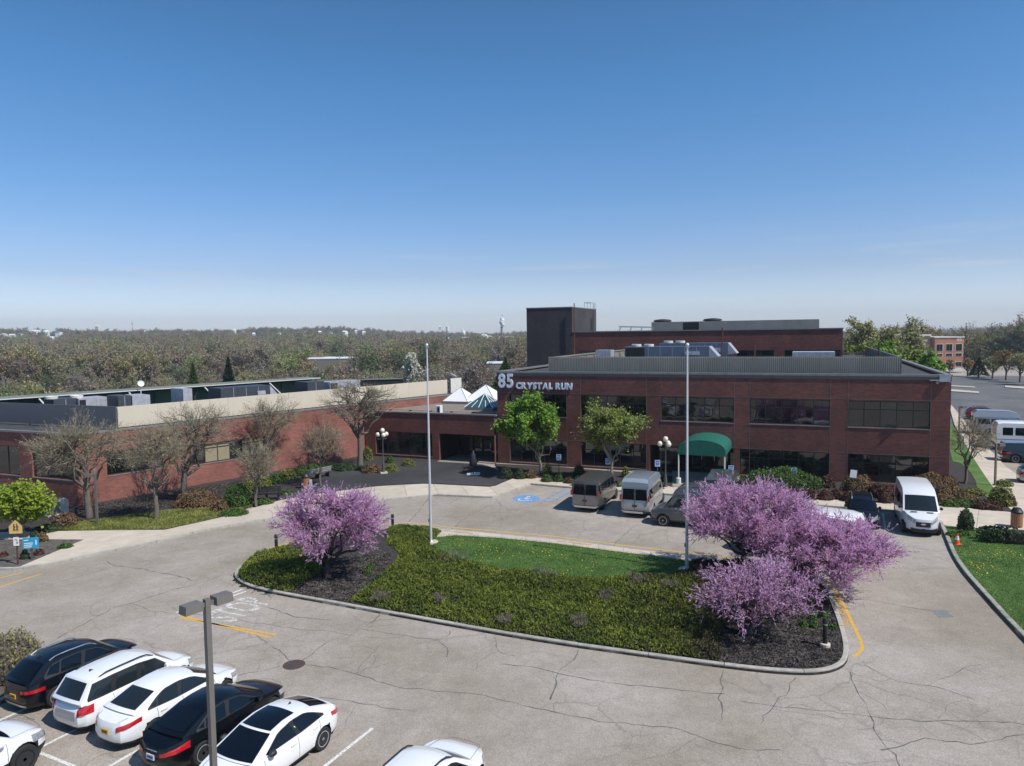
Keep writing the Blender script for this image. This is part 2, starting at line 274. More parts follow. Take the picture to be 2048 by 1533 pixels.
JUN_D = mat("juniper_olive_brown_shaded", (.055,.058,.020), .85, var=.4, scale=1.1, island=.3, col2=(.125,.10,.045)); SHR_G = mat("shrub_green", (.055,.115,.014), .8, var=.2, island=.3, trans=.15)  # JUN_D: olive brown juniper, darkened further to stand in for the redbuds' shadow
SHR_Y = mat("shrub_gold_green", (.16,.175,.03), .8, var=.25, island=.3, trans=.15); SHR_M = mat("shrub_maroon", (.085,.030,.018), .8, var=.3, island=.4); SHR_B = mat("shrub_brown", (.15,.085,.035), .85, var=.3, island=.35)
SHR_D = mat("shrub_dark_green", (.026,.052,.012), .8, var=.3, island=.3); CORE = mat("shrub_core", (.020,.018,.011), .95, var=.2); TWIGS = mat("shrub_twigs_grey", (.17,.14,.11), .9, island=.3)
GRASSB = mat("grass_blades", (.065,.145,.022), .8, var=.2, scale=.5, island=.22, col2=(.12,.205,.04), trans=.2); DAND = mat("dandelion_yellow", (.75,.52,.02), .6, var=.05)
CONIF = mat("conifer_dark", (.018,.034,.016), .85, var=.2, island=.3); CONIF_G = mat("conifer_green", (.045,.085,.018), .85, var=.2, island=.3); BLOSW = mat("white_blossom", (.46,.46,.36), .8, var=.15, island=.25, trans=.2)
SIGNB = mat("sign_blue", (.02,.27,.46), .5, var=.05); SIGNP = mat("sign_pale_blue", (.45,.62,.80), .5, var=.04); SIGNW = mat("sign_white", (.72,.72,.72), .5, var=.03); SIGND = mat("sign_blue_deep", (.02,.13,.42), .5)
SIGNY = mat("sign_faded_yellow", (.62,.41,.14), .6, var=.08); POST = mat("post_green_grey", (.07,.075,.07), .6, var=.1); RUST = mat("rusty_brown", (.10,.035,.02), .8, var=.3)
CRACKM = mat("crack_filler", (.115,.11,.102), .9, var=.3, scale=2)
def wood_mat():
    m, nt, N, K, b = new_mat("woodland_crown"); oi = N.new("ShaderNodeObjectInfo"); rp = N.new("ShaderNodeValToRGB"); K.new(oi.outputs["Random"], rp.inputs[0])
    cols = [(0,(.26,.205,.165)), (.18,(.29,.245,.15)), (.36,(.245,.21,.19)), (.5,(.31,.30,.14)), (.62,(.29,.225,.17)), (.72,(.35,.235,.14)), (.84,(.31,.34,.13)), (.94,(.15,.18,.10))]
    el = rp.color_ramp.elements; el[0].color = lin(cols[0][1]); el[0].position = 0; el[1].position = .2; el[1].color = lin(cols[1][1])
    for p, c in cols[2:]: e = el.new(p); e.color = lin(c)
    g = N.new("ShaderNodeNewGeometry"); mr = N.new("ShaderNodeMapRange"); K.new(g.outputs["Random Per Island"], mr.inputs[0]); mr.inputs[3].default_value = .85; mr.inputs[4].default_value = 1.15
    vm = N.new("ShaderNodeVectorMath"); vm.operation = 'SCALE'; K.new(rp.outputs[0], vm.inputs[0]); K.new(mr.outputs[0], vm.inputs["Scale"]); K.new(vm.outputs[0], b.inputs["Base Color"]); b.inputs["Roughness"].default_value = .9
    tr = N.new("ShaderNodeBsdfTranslucent"); K.new(vm.outputs[0], tr.inputs[0]); ms = N.new("ShaderNodeMixShader"); ms.inputs[0].default_value = .25
    K.new(b.outputs[0], ms.inputs[1]); K.new(tr.outputs[0], ms.inputs[2]); K.new(ms.outputs[0], N["Material Output"].inputs[0]); return m
WOOD = wood_mat()
# ---------------------------------------------------------------- text and polygon tools
def text_mesh(txt, size, extrude=.0, offset=0, spacing=1, align='LEFT'):
    c = bpy.data.curves.new("t", 'FONT'); c.body = txt; c.size = size; c.extrude = extrude; c.offset = offset; c.space_character = spacing; c.align_x = align; c.resolution_u = 3
    o = bpy.data.objects.new("t", c); C.objects.link(o); dg = bpy.context.evaluated_depsgraph_get(); dg.update()
    me = bpy.data.meshes.new_from_object(o.evaluated_get(dg)); bpy.data.objects.remove(o); bpy.data.curves.remove(c); return me
def text_obj(name, txt, size, mat_, parent=None, mtx=None, **k):
    me = text_mesh(txt, size, **k); me.materials.clear(); me.materials.append(mat_); o = bpy.data.objects.new(name, me); link(o, parent)
    if mtx is not None: o.matrix_local = mtx
    return o
def fmtx(o, x, y, sx=1, sy=1):        # frame with local x axis along x, local y along y
    x = Vector(x).normalized(); y = Vector(y).normalized(); z = x.cross(y); m = Matrix((x*sx, y*sy, z)).transposed().to_4x4(); m.translation = Vector(tuple(o)); return m
def chaikin(p, n=2, closed=True):
    p = [np.array(q[:2], float) for q in p]
    for _ in range(n):
        q = []; m = len(p)
        for i in range(m if closed else m-1):
            a, b = p[i], p[(i+1) % m]; q += [a*.75 + b*.25, a*.25 + b*.75]
        p = q if closed else [p[0]] + q + [p[-1]]
    return p
def px(poly, z=0.0): return [G(u, v, z)[:2] for u, v in poly]
def inside(poly, P):
    poly = np.array([q[:2] for q in poly]); x, y = P[:,0], P[:,1]; r = np.zeros(len(P), bool); n = len(poly)
    for i in range(n):
        (x1, y1), (x2, y2) = poly[i], poly[(i+1) % n]; c = ((y1 > y) != (y2 > y)) & (x < (x2-x1)*(y-y1)/(y2-y1+1e-12)+x1); r ^= c
    return r
def edge_dist(poly, P):
    poly = np.array([q[:2] for q in poly]); d = np.full(len(P), 1e9); n = len(poly)
    for i in range(n):
        a, b = poly[i], poly[(i+1) % n]; ab = b-a; t = np.clip(((P[:,:2]-a)@ab)/(ab@ab+1e-9), 0, 1); d = np.minimum(d, np.linalg.norm(P[:,:2]-(a+t[:,None]*ab), axis=1))
    return d
def scatter(poly, n, rng):
    q = np.array([p[:2] for p in poly]); lo, hi = q.min(0), q.max(0); out = np.zeros((0,2))
    while len(out) < n:
        P = rng.uniform(lo, hi, (n*2, 2)); out = np.vstack([out, P[inside(poly, P)]])
    return out[:n]
def resample(p, step, closed=False):
    p = [np.array(q[:2], float) for q in p]; p = p + [p[0]] if closed else p
    s = [0]
    for a, b in zip(p, p[1:]): s.append(s[-1] + np.linalg.norm(b-a))
    n = max(1, round(s[-1]/step)); t = np.linspace(0, s[-1], n+1); P = np.array(p)
    return np.stack([np.interp(t, s, P[:,0]), np.interp(t, s, P[:,1])], 1)
def normals2(P):
    d = np.gradient(P, axis=0); d /= np.linalg.norm(d, axis=1)[:,None]+1e-9; return np.stack([-d[:,1], d[:,0]], 1)
def kerb(poly, w=.17, h=.15, step=2.6, closed=False, side=1, z=0.0, parent=None, m=None, name='kerb_stone'):
    P = resample(poly, .45, closed); k = max(1, int(step/.45)); Nn = normals2(P); rng = random.Random(len(P))
    for a in range(0, len(P)-1, k):
        b = min(a+k, len(P)-1); Q = P[a:b+1].copy(); n = Nn[a:b+1]; d = (Q[1]-Q[0]); Q[0] = Q[0] + d*.03; d = Q[-1]-Q[-2]; Q[-1] = Q[-1] - d*.03
        hh = h + rng.uniform(-.008, .008); vs = []; fs = []
        for i in range(len(Q)):
            o, i_ = Q[i], Q[i] + n[i]*w*side; e = (i_-o)*.12
            vs += [(o[0],o[1],z-.03),(o[0],o[1],z+hh-.02),(o[0]+e[0],o[1]+e[1],z+hh),(i_[0],i_[1],z+hh),(i_[0],i_[1],z-.03)]
        for i in range(len(Q)-1):
            for j in range(4): f = (i*5+j, i*5+5+j, i*5+6+j, i*5+1+j); fs.append(f if side > 0 else f[::-1])
        fs += [(0,1,2,3,4), tuple(len(vs)-5+j for j in (4,3,2,1,0))]
        MB().add(vs, fs).build(name, m or KERB, parent)
def strip(mb, P, w, z, mi=0, jit=0, rng=None):
    P = np.array(P); n = normals2(P); W = np.full(len(P), w/2.0)
    if jit: W *= 1 + np.array([rng.uniform(-jit, jit) for _ in P])
    vs = []
    for i in range(len(P)): a = P[i]+n[i]*W[i]; b = P[i]-n[i]*W[i]; vs += [(a[0],a[1],z),(b[0],b[1],z)]
    mb.add(vs, [(2*i, 2*i+1, 2*i+3, 2*i+2) for i in range(len(P)-1)], mi)
# ---------------------------------------------------------------- ground of the site
BIGG = lambda *a: a
MB().prism([(-140,-60),(200,-60),(200,230),(30,230),(14,105),(-20,88),(-40,66),(-60,52),(-140,52)], 0, 0).build("parking_lot_and_drive", ASPH, kind='structure', label="worn pale asphalt of the drive and parking lot")
def sheet(name, poly, z0, z1, m, **k):
    k.setdefault('kind', 'structure'); return MB().prism([tuple(p) for p in poly], z0, z1).build(name, m, **k)
# ---------------------------------------------------------------- island
ISL = chaikin(px([(466,1148),(474,1166),(505,1180),(560,1192),(700,1217),(900,1254),(1100,1289),(1300,1317),(1450,1338),(1560,1350),(1640,1352),(1688,1338),(1699,1312),(1692,1272),(1672,1215),(1650,1170),(1625,1150),(1580,1139),(1500,1130),(1400,1118),(1245,1100),(1110,1082),(1000,1072),(900,1063),(820,1054),(740,1062),(620,1088),(545,1105),(490,1128)]), 2)
mul = sheet("island_mulch_bed", ISL, -.02, .09, MULCH, label="dark mulch bed of the central island")
kr = thing("island_kerb", "pale concrete kerb running round the planted island", "kerb"); kr["kind"] = 'structure'; del kr["category"]
kerb(ISL, w=.17, h=.15, step=2.7, closed=True, side=1, parent=kr)
APR = px([(880,1066),(1000,1076),(1110,1087),(1245,1105),(1400,1123),(1500,1135)]); APB = px([(880,1061),(1000,1070),(1110,1080.5),(1245,1098),(1400,1116),(1500,1128)])
LAWNI = chaikin(px([(868,1078),(885,1072),(1000,1079),(1110,1090),(1245,1108),(1365,1123),(1385,1130),(1378,1148),(1330,1158),(1240,1163),(1130,1158),(1010,1142),(920,1128),(875,1104),(864,1090)]), 2)
sheet("island_lawn", LAWNI, .05, .125, LAWN, label="mown lawn on the island dotted with dandelions")
ap = thing("island_apron", "pale concrete strip between the lawn and the yellow line", "x"); ap["kind"] = "structure"; del ap["category"]
A1, A2 = resample(px([(868,1062),(900,1064.5),(1000,1073.5),(1110,1083.5),(1245,1101.5),(1400,1119.5),(1470,1128)]), 1.5), resample(px([(868,1080),(885,1074),(1000,1081),(1110,1092),(1245,1110),(1400,1129),(1470,1141)]), 1.5)
for k in range(min(len(A1), len(A2))-1): MB().prism([A1[k]+(A1[k+1]-A1[k])*.01, A1[k+1], A2[k+1], A2[k]+(A2[k+1]-A2[k])*.01], .02, .146).build("slab", CONC, ap)
mb = MB(); strip(mb, resample(px([(540,1096),(620,1076),(740,1052),(820,1045.5),(900,1054.5),(1000,1063.5),(1110,1073.5),(1245,1091),(1400,1109),(1500,1121)]), 1), .13, .004)
strip(mb, resample(px([(1650,1160),(1672,1182),(1690,1215),(1706,1250),(1722,1283),(1725,1298),(1716,1308),(1708,1314)]), .3), .13, .004)
mb.build("kerb_line_marking", YEL, kind='structure', label="faded yellow line painted along the island kerb")
def ground_text(name, txt, at_, size, d_up, d_right, m, z=.005, sx=1, sy=1, **k):
    me = text_mesh(txt, size, **k); me.materials.clear(); me.materials.append(m); o = bpy.data.objects.new(name, me); link(o)
    o.matrix_world = fmtx((at_[0], at_[1], z), (d_right[0], d_right[1], 0), (d_up[0], d_up[1], 0), sx, sy); o["kind"] = 'structure'; return o
di = np.array(ISL[40]) - np.array(ISL[30]); KD = (G(1450,1338) - G(700,1217))[:2]; KD /= np.linalg.norm(KD)
KN = np.array([-KD[1], KD[0]])
ground_text("stop_marking", "STOP", G(462,1246)[:2], 1.15, -KD, KN, WHT_W, sx=.95, sy=2.2, offset=.02)["label"] = "worn white STOP letters painted on the drive"
KU = (G(1245,1100) - G(1000,1072))[:2]; KU /= np.linalg.norm(KU); KUN = np.array([-KU[1], KU[0]])
for p, s in (((1113,1089), "NO PARKING"), ((884,1067), "NO PARKING")):
    ground_text("kerb_lettering", s, G(*p)[:2] + KUN*.02, .34, KUN, KU, YEL_T, z=.17, offset=.008)
q1, q2 = G(1703,1254)[:2], G(1682,1200)[:2]; dd = (q2-q1)/np.linalg.norm(q2-q1)
ground_text("no_parking_marking", "NO PARKING", q1, .62, (-dd[1], dd[0]), dd, YEL_T, offset=.012)["label"] = "yellow NO PARKING letters beside the island tip"
mb = MB()
def seg(a, b, w, m=mb, z=.004): strip(m, resample([G(*a)[:2], G(*b)[:2]], .5), w, z)
for a, b in (((352,1226),(486,1179)), ((358,1231),(492,1183))): seg(a, b, .13)
seg((1766,1027),(1771,1062), .13); mb.build("stop_line_marking", WHT, kind='structure')
mb = MB()
for a, b in (((362,1232),(541,1276)), ((358,1236),(552,1270)), ((0,1157),(46,1145)), ((0,1174),(84,1148))): seg(a, b, .12, mb)
mb.build("centre_line_marking", YEL, kind='structure', label="double yellow line beside the stop line")
mb = MB(); PL = (G(745,1457)-G(652,1531))[:2]; PLL = 5.2; PL /= np.linalg.norm(PL); PN = np.array([PL[1], -PL[0]])
e0 = G(745,1457)[:2]
for k in range(-5, 6):
    if k in (-3,): pass
    a = e0 + PN*2.76*k; strip(mb, resample([a, a-PL*PLL*2.05], .5), .11, .004)
a = e0 - PL*PLL; strip(mb, resample([a - PN*2.76*5, a + PN*2.76*5], .5), .11, .0044)
mb.build("parking_bay_marking", WHT, kind='structure', label="white lines of the staff parking bays")
# blue bays
mb = MB()
def blue(a, b): seg(a, b, .13, mb)
for a, b in (((1084,1003),(1131,978)),((1104,1004),(1146,982)),((1084,1003),(1108,1004)),((1094,997),(1116,999)),((1104,992),(1126,993)),((1112,987),(1136,989)),((1122,983),(1140,985)),
             ((1186,1017),(1236,990)),((1222,1018),(1256,1000)),((1186,1017),(1228,1020)),((1290,1030),(1340,1003)),((1314,1008),(1345,988)),((1300,1022),(1322,1024)),((1312,1014),(1334,1016))): blue(a, b)
mb.build("accessible_bay_marking", BLU, kind='structure', label="faded blue hatching beside the accessible bays")
c = G(1053,998); mb = MB(); mb.add([(c[0]+1.05*math.cos(t)*.95, c[1]+1.0*math.sin(t)*1.25, .004) for t in np.linspace(0, 2*math.pi, 25)[:-1]], [tuple(range(24))]); mb.build("accessible_symbol_ground", BLU, kind='structure')
mb = MB(); cc = c[:2]; u_ = EY[:2]; r_ = EX[:2]; f2 = lambda x, y: cc + r_*x + u_*y
arc = [f2(-.05+.42*math.cos(t), -.32+.42*math.sin(t)) for t in np.linspace(R(150), R(390), 14)]
strip(mb, arc, .11, .008); strip(mb, [f2(-.1,.42), f2(-.1,.2), f2(-.08,-.1), f2(.3,-.12), f2(.42,-.5), f2(.6,-.45)], .12, .008); strip(mb, [f2(-.08,.12), f2(.25,.12)], .1, .0085)
h = f2(-.1,.66); mb.add([(h[0]+.13*math.cos(t), h[1]+.13*math.sin(t), .008) for t in np.linspace(0,2*math.pi,13)[:-1]], [tuple(range(12))]); mb.build("accessible_symbol_figure", WHT, kind='structure', label="white wheelchair figure painted on a blue disc")
# manhole, patch, cracks
c = G(588,1330); mh = thing("manhole_cover", "round iron manhole cover set in the asphalt drive", "manhole cover", c); mb = MB(); mb.lathe((0,0,0), [(.40,-.01),(.40,.012),(.36,.012),(.36,.006)], 24); mb.build("ring", RUST, mh)
mb = MB(); mb.lathe((0,0,0), [(.355,.0),(.355,.010)], 24)
for i in range(-4,5): mb.box(-math.sqrt(.31**2-(i*.07)**2)-.01, math.sqrt(.31**2-(i*.07)**2)+.01, i*.07-.015, i*.07+.015, .011, .018)
mb.build("lid", mat("cast_iron", (.10,.08,.075), .7, .3, var=.3, scale=9), mh)
sheet("asphalt_patch", px([(1862,1221),(1890,1220),(1908,1235),(1878,1236)]), .004, .004, mat("asphalt_patch", (.17,.18,.18), .9, scale=3), label="small grey patch repaired in the asphalt")
rng = random.Random(5); mb = MB()
CR = [((0,1197),(60,1180),(130,1160),(220,1135),(300,1122)),((95,1285),(160,1250),(220,1218),(262,1207),(300,1195),(372,1176),(440,1153)),((262,1207),(300,1222),(370,1230),(430,1236),(520,1246),(700,1272)),
 ((470,1250),(560,1300),(588,1322),(640,1330),(745,1361),(800,1372),(900,1382),(1000,1402),(1130,1427),(1300,1450),(1420,1480),(1560,1500)),((605,1322),(660,1285),(727,1255),(760,1228)),((727,1257),(800,1272),(870,1281),(897,1300),(893,1315)),((870,1281),(902,1270),(900,1262)),
 ((985,1275),(985,1295),(1000,1310),(1030,1312)),((1155,1300),(1145,1325),(1120,1345),(1110,1375),(1100,1400)),((1000,1328),(1060,1335),(1140,1352),(1300,1375),(1450,1388)),((1445,1340),(1440,1370),(1430,1400),(1445,1440)),((1590,1355),(1575,1385),(1540,1420),(1520,1450)),
 ((1700,1345),(1712,1375),(1716,1400),(1740,1460),(1790,1510),(1800,1533)),((1690,1190),(1760,1205),(1850,1222),(1900,1224)),((1770,1090),(1800,1093),(1880,1104)),((985,990),(1000,1020),(1003,1045),(990,1070)),((856,1000),(835,1018),(822,1042),(810,1052)),
 ((985,1010),(940,1030),(905,1058),(890,1066)),((1275,1050),(1250,1070),(1222,1098)),((0,1447),(40,1430),(70,1440)),((430,1360),(520,1345),(560,1333)),((640,1395),(700,1402),(760,1418),(830,1425)),((1480,1400),(1600,1420),(1700,1432),(1850,1440),(2048,1450)),
 ((1730,1330),(1800,1360),(1870,1372),(1950,1400)),((520,1215),(600,1232),(660,1240)),((210,1122),(225,1133),(300,1145),(385,1162)),((1850,1375),(1900,1350),(1960,1330)),((760,1290),(740,1310),(720,1330),(715,1350)),((1760,1500),(1850,1480),(1950,1490),(2048,1470))]
for P in CR:
    Q = resample(px(P), .28); Nn = normals2(Q); off = np.cumsum([rng.gauss(0, .05) for _ in Q]); off -= np.linspace(0, off[-1], len(off)); Q = Q + Nn*off[:,None]
    strip(mb, Q, rng.uniform(.018,.042), .0035, 0, .75, rng)
    if len(Q) > 8:
        for _ in range(len(Q)//9):
            i = rng.randrange(2, len(Q)-2); s = rng.choice((-1,1)); L = rng.randint(3,9); a = Q[i].copy(); q = [a.copy()]; d = Nn[i]*s + (Q[i+1]-Q[i-1])*rng.uniform(-1.5,1.5); d /= np.linalg.norm(d)
            for _k in range(L): d = d + np.array([rng.gauss(0,.35), rng.gauss(0,.35)]); d /= np.linalg.norm(d); a = a + d*.25; q.append(a.copy())
            strip(mb, q, .011, .0035, 0, .6, rng)
mb.build("asphalt_cracks", CRACKM, kind='structure', label="long sealed cracks wandering over the asphalt")
# ---------------------------------------------------------------- pavements, beds and lawns round the building
def slabs(name, label, back, front, step, z=.135, gap=.012, under=True, m=None):
    root = thing(name, label, "x"); root["kind"] = 'structure'; del root["category"]
    A, Bk = resample(px(back), .5), resample(px(front), .5); n = max(2, int(round(len(Bk)*.5/step))); k = 3; t = np.linspace(0, 1, n*k+1); rg = random.Random(len(A))
    ip = lambda P: np.stack([np.interp(t, np.linspace(0,1,len(P)), P[:,0]), np.interp(t, np.linspace(0,1,len(P)), P[:,1])], 1)
    A, Bk = ip(A), ip(Bk)
    for i in range(n):
        a = A[i*k:(i+1)*k+1].copy(); b = Bk[i*k:(i+1)*k+1].copy()
        for P in (a, b):
            d = P[1]-P[0]; P[0] = P[0] + d/max(np.linalg.norm(d),.01)*gap; d = P[-1]-P[-2]; P[-1] = P[-1] - d/max(np.linalg.norm(d),.01)*gap
        MB().prism([tuple(p) for p in a] + [tuple(p) for p in b[::-1]], -.02, z+rg.uniform(-.003,.003)).build("slab", m or CONC, root)
    MB().prism([tuple(p) for p in A] + [tuple(p) for p in Bk[::-1]], -.02, z-.03).build("slab_bed", KERB_D, root); return root
W1B = [(330,1064),(400,1049),(470,1032),(530,1013),(562,1004),(660,988),(756,976),(850,971),(986,978),(1010,967),(1036,957)]; W1F = [(238,1101),(300,1089),(380,1069),(470,1052),(560,1037),(660,1020),(760,1003),(870,992),(985,997),(1022,986),(1062,970)]
slabs("walkway", "curving pale concrete walkway in front of the low wing", W1B, W1F, 2.4)
slabs("walkway", "concrete walkway wedge at the left corner of the drive", [(170,1083),(210,1075),(330,1064)], [(34,1141),(110,1130),(238,1101)], 2.8, .137)
slabs("walkway", "straight concrete path leading off to the left", [(-420,1071),(0,1069),(92,1067),(326,1064)], [(-420,1090),(0,1083),(92,1083),(172,1083.5)], 2.2, .133)
slabs("sidewalk", "concrete sidewalk along the shrubs of the brick front", [(1036,957),(1130,963),(1300,974),(1470,988),(1600,999),(1753,1010),(1874,1014)], [(1062,970),(1130,976),(1300,988),(1470,1001),(1600,1011),(1753,1022),(1874,1030)], 2.4)
slabs("sidewalk", "broad concrete sidewalk between the hedge and the corner bed", [(1874,1014),(1950,1022),(2027,1029),(2140,1044)], [(1877,1049),(1893,1057),(1960,1061),(2160,1080)], 2.6, .132)
slabs("sidewalk", "concrete sidewalk beside the parked vans at the right end", [(2027,1029),(1990,990),(1952,930),(1908,850),(1899,815)], [(2170,1046),(2100,1000),(2010,935),(1950,870),(1903,812)], 2.6, .13)
PLAZA = px([(500,1016),(562,1002),(660,986),(756,974),(850,969),(986,976),(1012,963),(1038,955),(1000,946),(985,938),(965,932),(875,926),(790,931),(700,944),(640,955),(600,985),(520,1006)])
sheet("plaza_paving", PLAZA, -.02, .128, ASPH_DARK, label="dark asphalt plaza before the recessed entrance")
sheet("planting_bed", px([(-300,1068),(92,1066),(200,1062),(330,1062),(520,1006),(610,980),(650,953),(700,942),(800,931),(875,925),(875,915),(700,900),(500,920),(100,960),(-300,990)]), -.02, .10, MULCH, label="dark mulch bed under the bare trees by the low wing")
sheet("ground_cover_bed", chaikin(px([(92,1066),(130,1052),(210,1040),(300,1030),(330,1022),(440,1016),(500,1008),(545,1000),(520,1008),(460,1030),(400,1047),(330,1063)]), 2), .05, .125, LAWN_R, label="olive ground cover on the slope left of the walkway")
sheet("planting_bed", px([(-300,1083),(0,1083),(172,1085),(110,1116),(34,1140),(0,1141),(-300,1145)]), -.02, .115, MULCH_G, label="grey mulch triangle holding the blue sign")
sheet("planting_bed", px([(1036,957),(1130,963),(1300,974),(1345,977),(1345,955),(1100,935),(990,930),(1000,944)]), -.02, .11, MULCH, label="dark mulch bed under the green maples")
sheet("planting_bed", px([(1470,988),(1600,999),(1753,1010),(1874,1014),(2027,1029),(2000,1000),(1965,960),(1925,905),(1897,880),(1897,978),(1480,952)]), -.02, .11, MULCH, label="dark mulch bed under the maroon shrubs")
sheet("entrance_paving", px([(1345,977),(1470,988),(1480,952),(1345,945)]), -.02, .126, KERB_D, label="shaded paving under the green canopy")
sheet("verge_lawn", chaikin(px([(1899,850),(1906,852),(1950,925),(1990,985),(2010,1012),(1975,1000),(1955,985),(1950,960),(1925,930),(1899,925)]), 1), .05, .135, LAWN, label="strip of grass beside the right hand sidewalk")
KR = [(1876,1046),(1884,1062),(1893,1085),(1905,1115),(1928,1150),(1968,1195),(2008,1240),(2048,1282),(2130,1370),(2250,1500)]
kr2 = thing("roadside_kerb", "dark stained kerb curving round the right hand lawn", "x"); kr2["kind"] = 'structure'; del kr2["category"]
kerb([tuple(p) for p in chaikin(px(KR), 2, False)], w=.2, h=.17, step=2.4, side=1, parent=kr2, m=KERB_D)
LAWNR = px([(1884,1052),(1960,1062),(2400,1100),(2700,1500)][::1]) + [tuple(p) for p in chaikin(px([(2250,1500),(2048,1282),(2008,1240),(1968,1195),(1928,1150),(1905,1115),(1893,1085),(1884,1062)]), 1, False)]
sheet("roadside_lawn", LAWNR, -.02, .13, LAWN, label="mown lawn at the right with a hedge on it")
kr3 = thing("walkway_kerb", "pale kerb along the road edge of the walkway", "x"); kr3["kind"] = 'structure'; del kr3["category"]
kerb([tuple(p) for p in px([(-300,1146),(0,1142),(34,1141.5),(110,1130.5),(238,1101.5)] + [(u, v+.4) for u, v in W1F[1:]])], w=-.14, h=.142, step=2.6, side=-1, parent=kr3)
kerb([tuple(p) for p in px([(1062,970.6),(1130,976.6),(1300,988.6),(1470,1001.6),(1600,1011.6),(1753,1022.6),(1874,1030.6)])], w=-.14, h=.142, step=2.6, side=-1, parent=kr3)
BEDL = px([(-60,1300),(40,1290),(95,1300),(85,1335),(25,1400),(0,1410),(-80,1440),(-200,1400)]); sheet("planting_bed", BEDL, -.02, .12, MULCH_G, label="mulch bed beside the black car at the left edge")
kr4 = thing("bed_kerb", "concrete kerb round the bed by the black car", "x"); kr4["kind"] = 'structure'; del kr4["category"]
kerb([tuple(p) for p in BEDL], w=.16, h=.15, closed=True, side=-1, parent=kr4)
# lot to the right of the building
sheet("upper_lot", [tuple(LW(*p)[:2]) for p in ((8,6),(60,-14),(130,60),(90,150),(8,150),(4,60))], .004, .004, ASPH_MID, label="dark grey asphalt lot behind the brick building")
for p, lb in ((((1899,780),(1958,785),(1958,788),(1899,784)), "long traffic island nearest the red car"), (((1899,772),(1950,775),(1950,777),(1899,774)), "far traffic island with tan top"), (((2010,773),(2060,776),(2060,780),(2010,776)), "traffic island with grass at the right edge")):
    o = sheet("traffic_island", px(p), -.01, .15, CONC); o["label"] = lb
for a, b in (((1903,806),(2048,822)),((1960,780),(2030,800))): pass
# ---------------------------------------------------------------- terrain, hills
def th(r, az):      # terrain height by distance and azimuth (degrees from the view axis, right positive)
    L = np.interp(r, [0,85,125,170,400,900,1300,1650,2400,6000], [-.03,-.03,-9,-13,-12,-4,5,13,0,0])
    Cc = np.interp(r, [0,120,170,400,900,1300,1650,2400,6000], [-.03,-.03,-11,-13,-11,-8,-5,-9,-9])
    Rr = np.interp(r, [0,235,300,500,900,1600,2300,3100,3600,6000], [-.03,-.03,-8,-13,-15,-17,-18,-14,-12,-12])
    w1 = np.clip((az+14)/12, 0, 1); w2 = np.clip((az-22)/5, 0, 1); h = L*(1-w1)+Cc*w1; h = h*(1-w2)+Rr*w2
    h += np.where((r > 2200) & (az > 28), (az-28)*1.9*np.clip((r-2200)/900,0,1), 0)
    h += np.where(r > 250, np.sin(az*.9+r*.004)*1.5+np.sin(az*.37+1.3)*1.6*(r > 1000), 0)
    back = np.clip((np.abs(az)-60)/30, 0, 1); return h*(1-back) + np.where(r < 260, -.03, 0)*back
rs = np.concatenate([np.linspace(0, 300, 61)[1:], np.geomspace(315, 6000, 46)]); azs = np.linspace(-180, 180, 181)[:-1]
V = [(0,0,-.03)]
for r_ in rs:
    h = th(np.full(180, r_), azs); V += [(r_*math.sin(R(a)), r_*math.cos(R(a)), z) for a, z in zip(azs, h)]
F = [(0, 1+(i+1)%180, 1+i) for i in range(180)]
me = bpy.data.meshes.new("terrain"); FF = [tuple(f[::-1]) for f in F]
for j in range(len(rs)-1):
    for i in range(180): FF.append((1+j*180+i, 1+j*180+(i+1)%180, 1+(j+1)*180+(i+1)%180, 1+(j+1)*180+i)[::-1])
me.from_pydata(V, [], FF); me.materials.append(TERR); me.update()
for p in me.polygons: p.use_smooth = True
props(link(bpy.data.objects.new("terrain", me)), kind='structure', label="wooded terrain falling away behind the buildings and rising to hills")
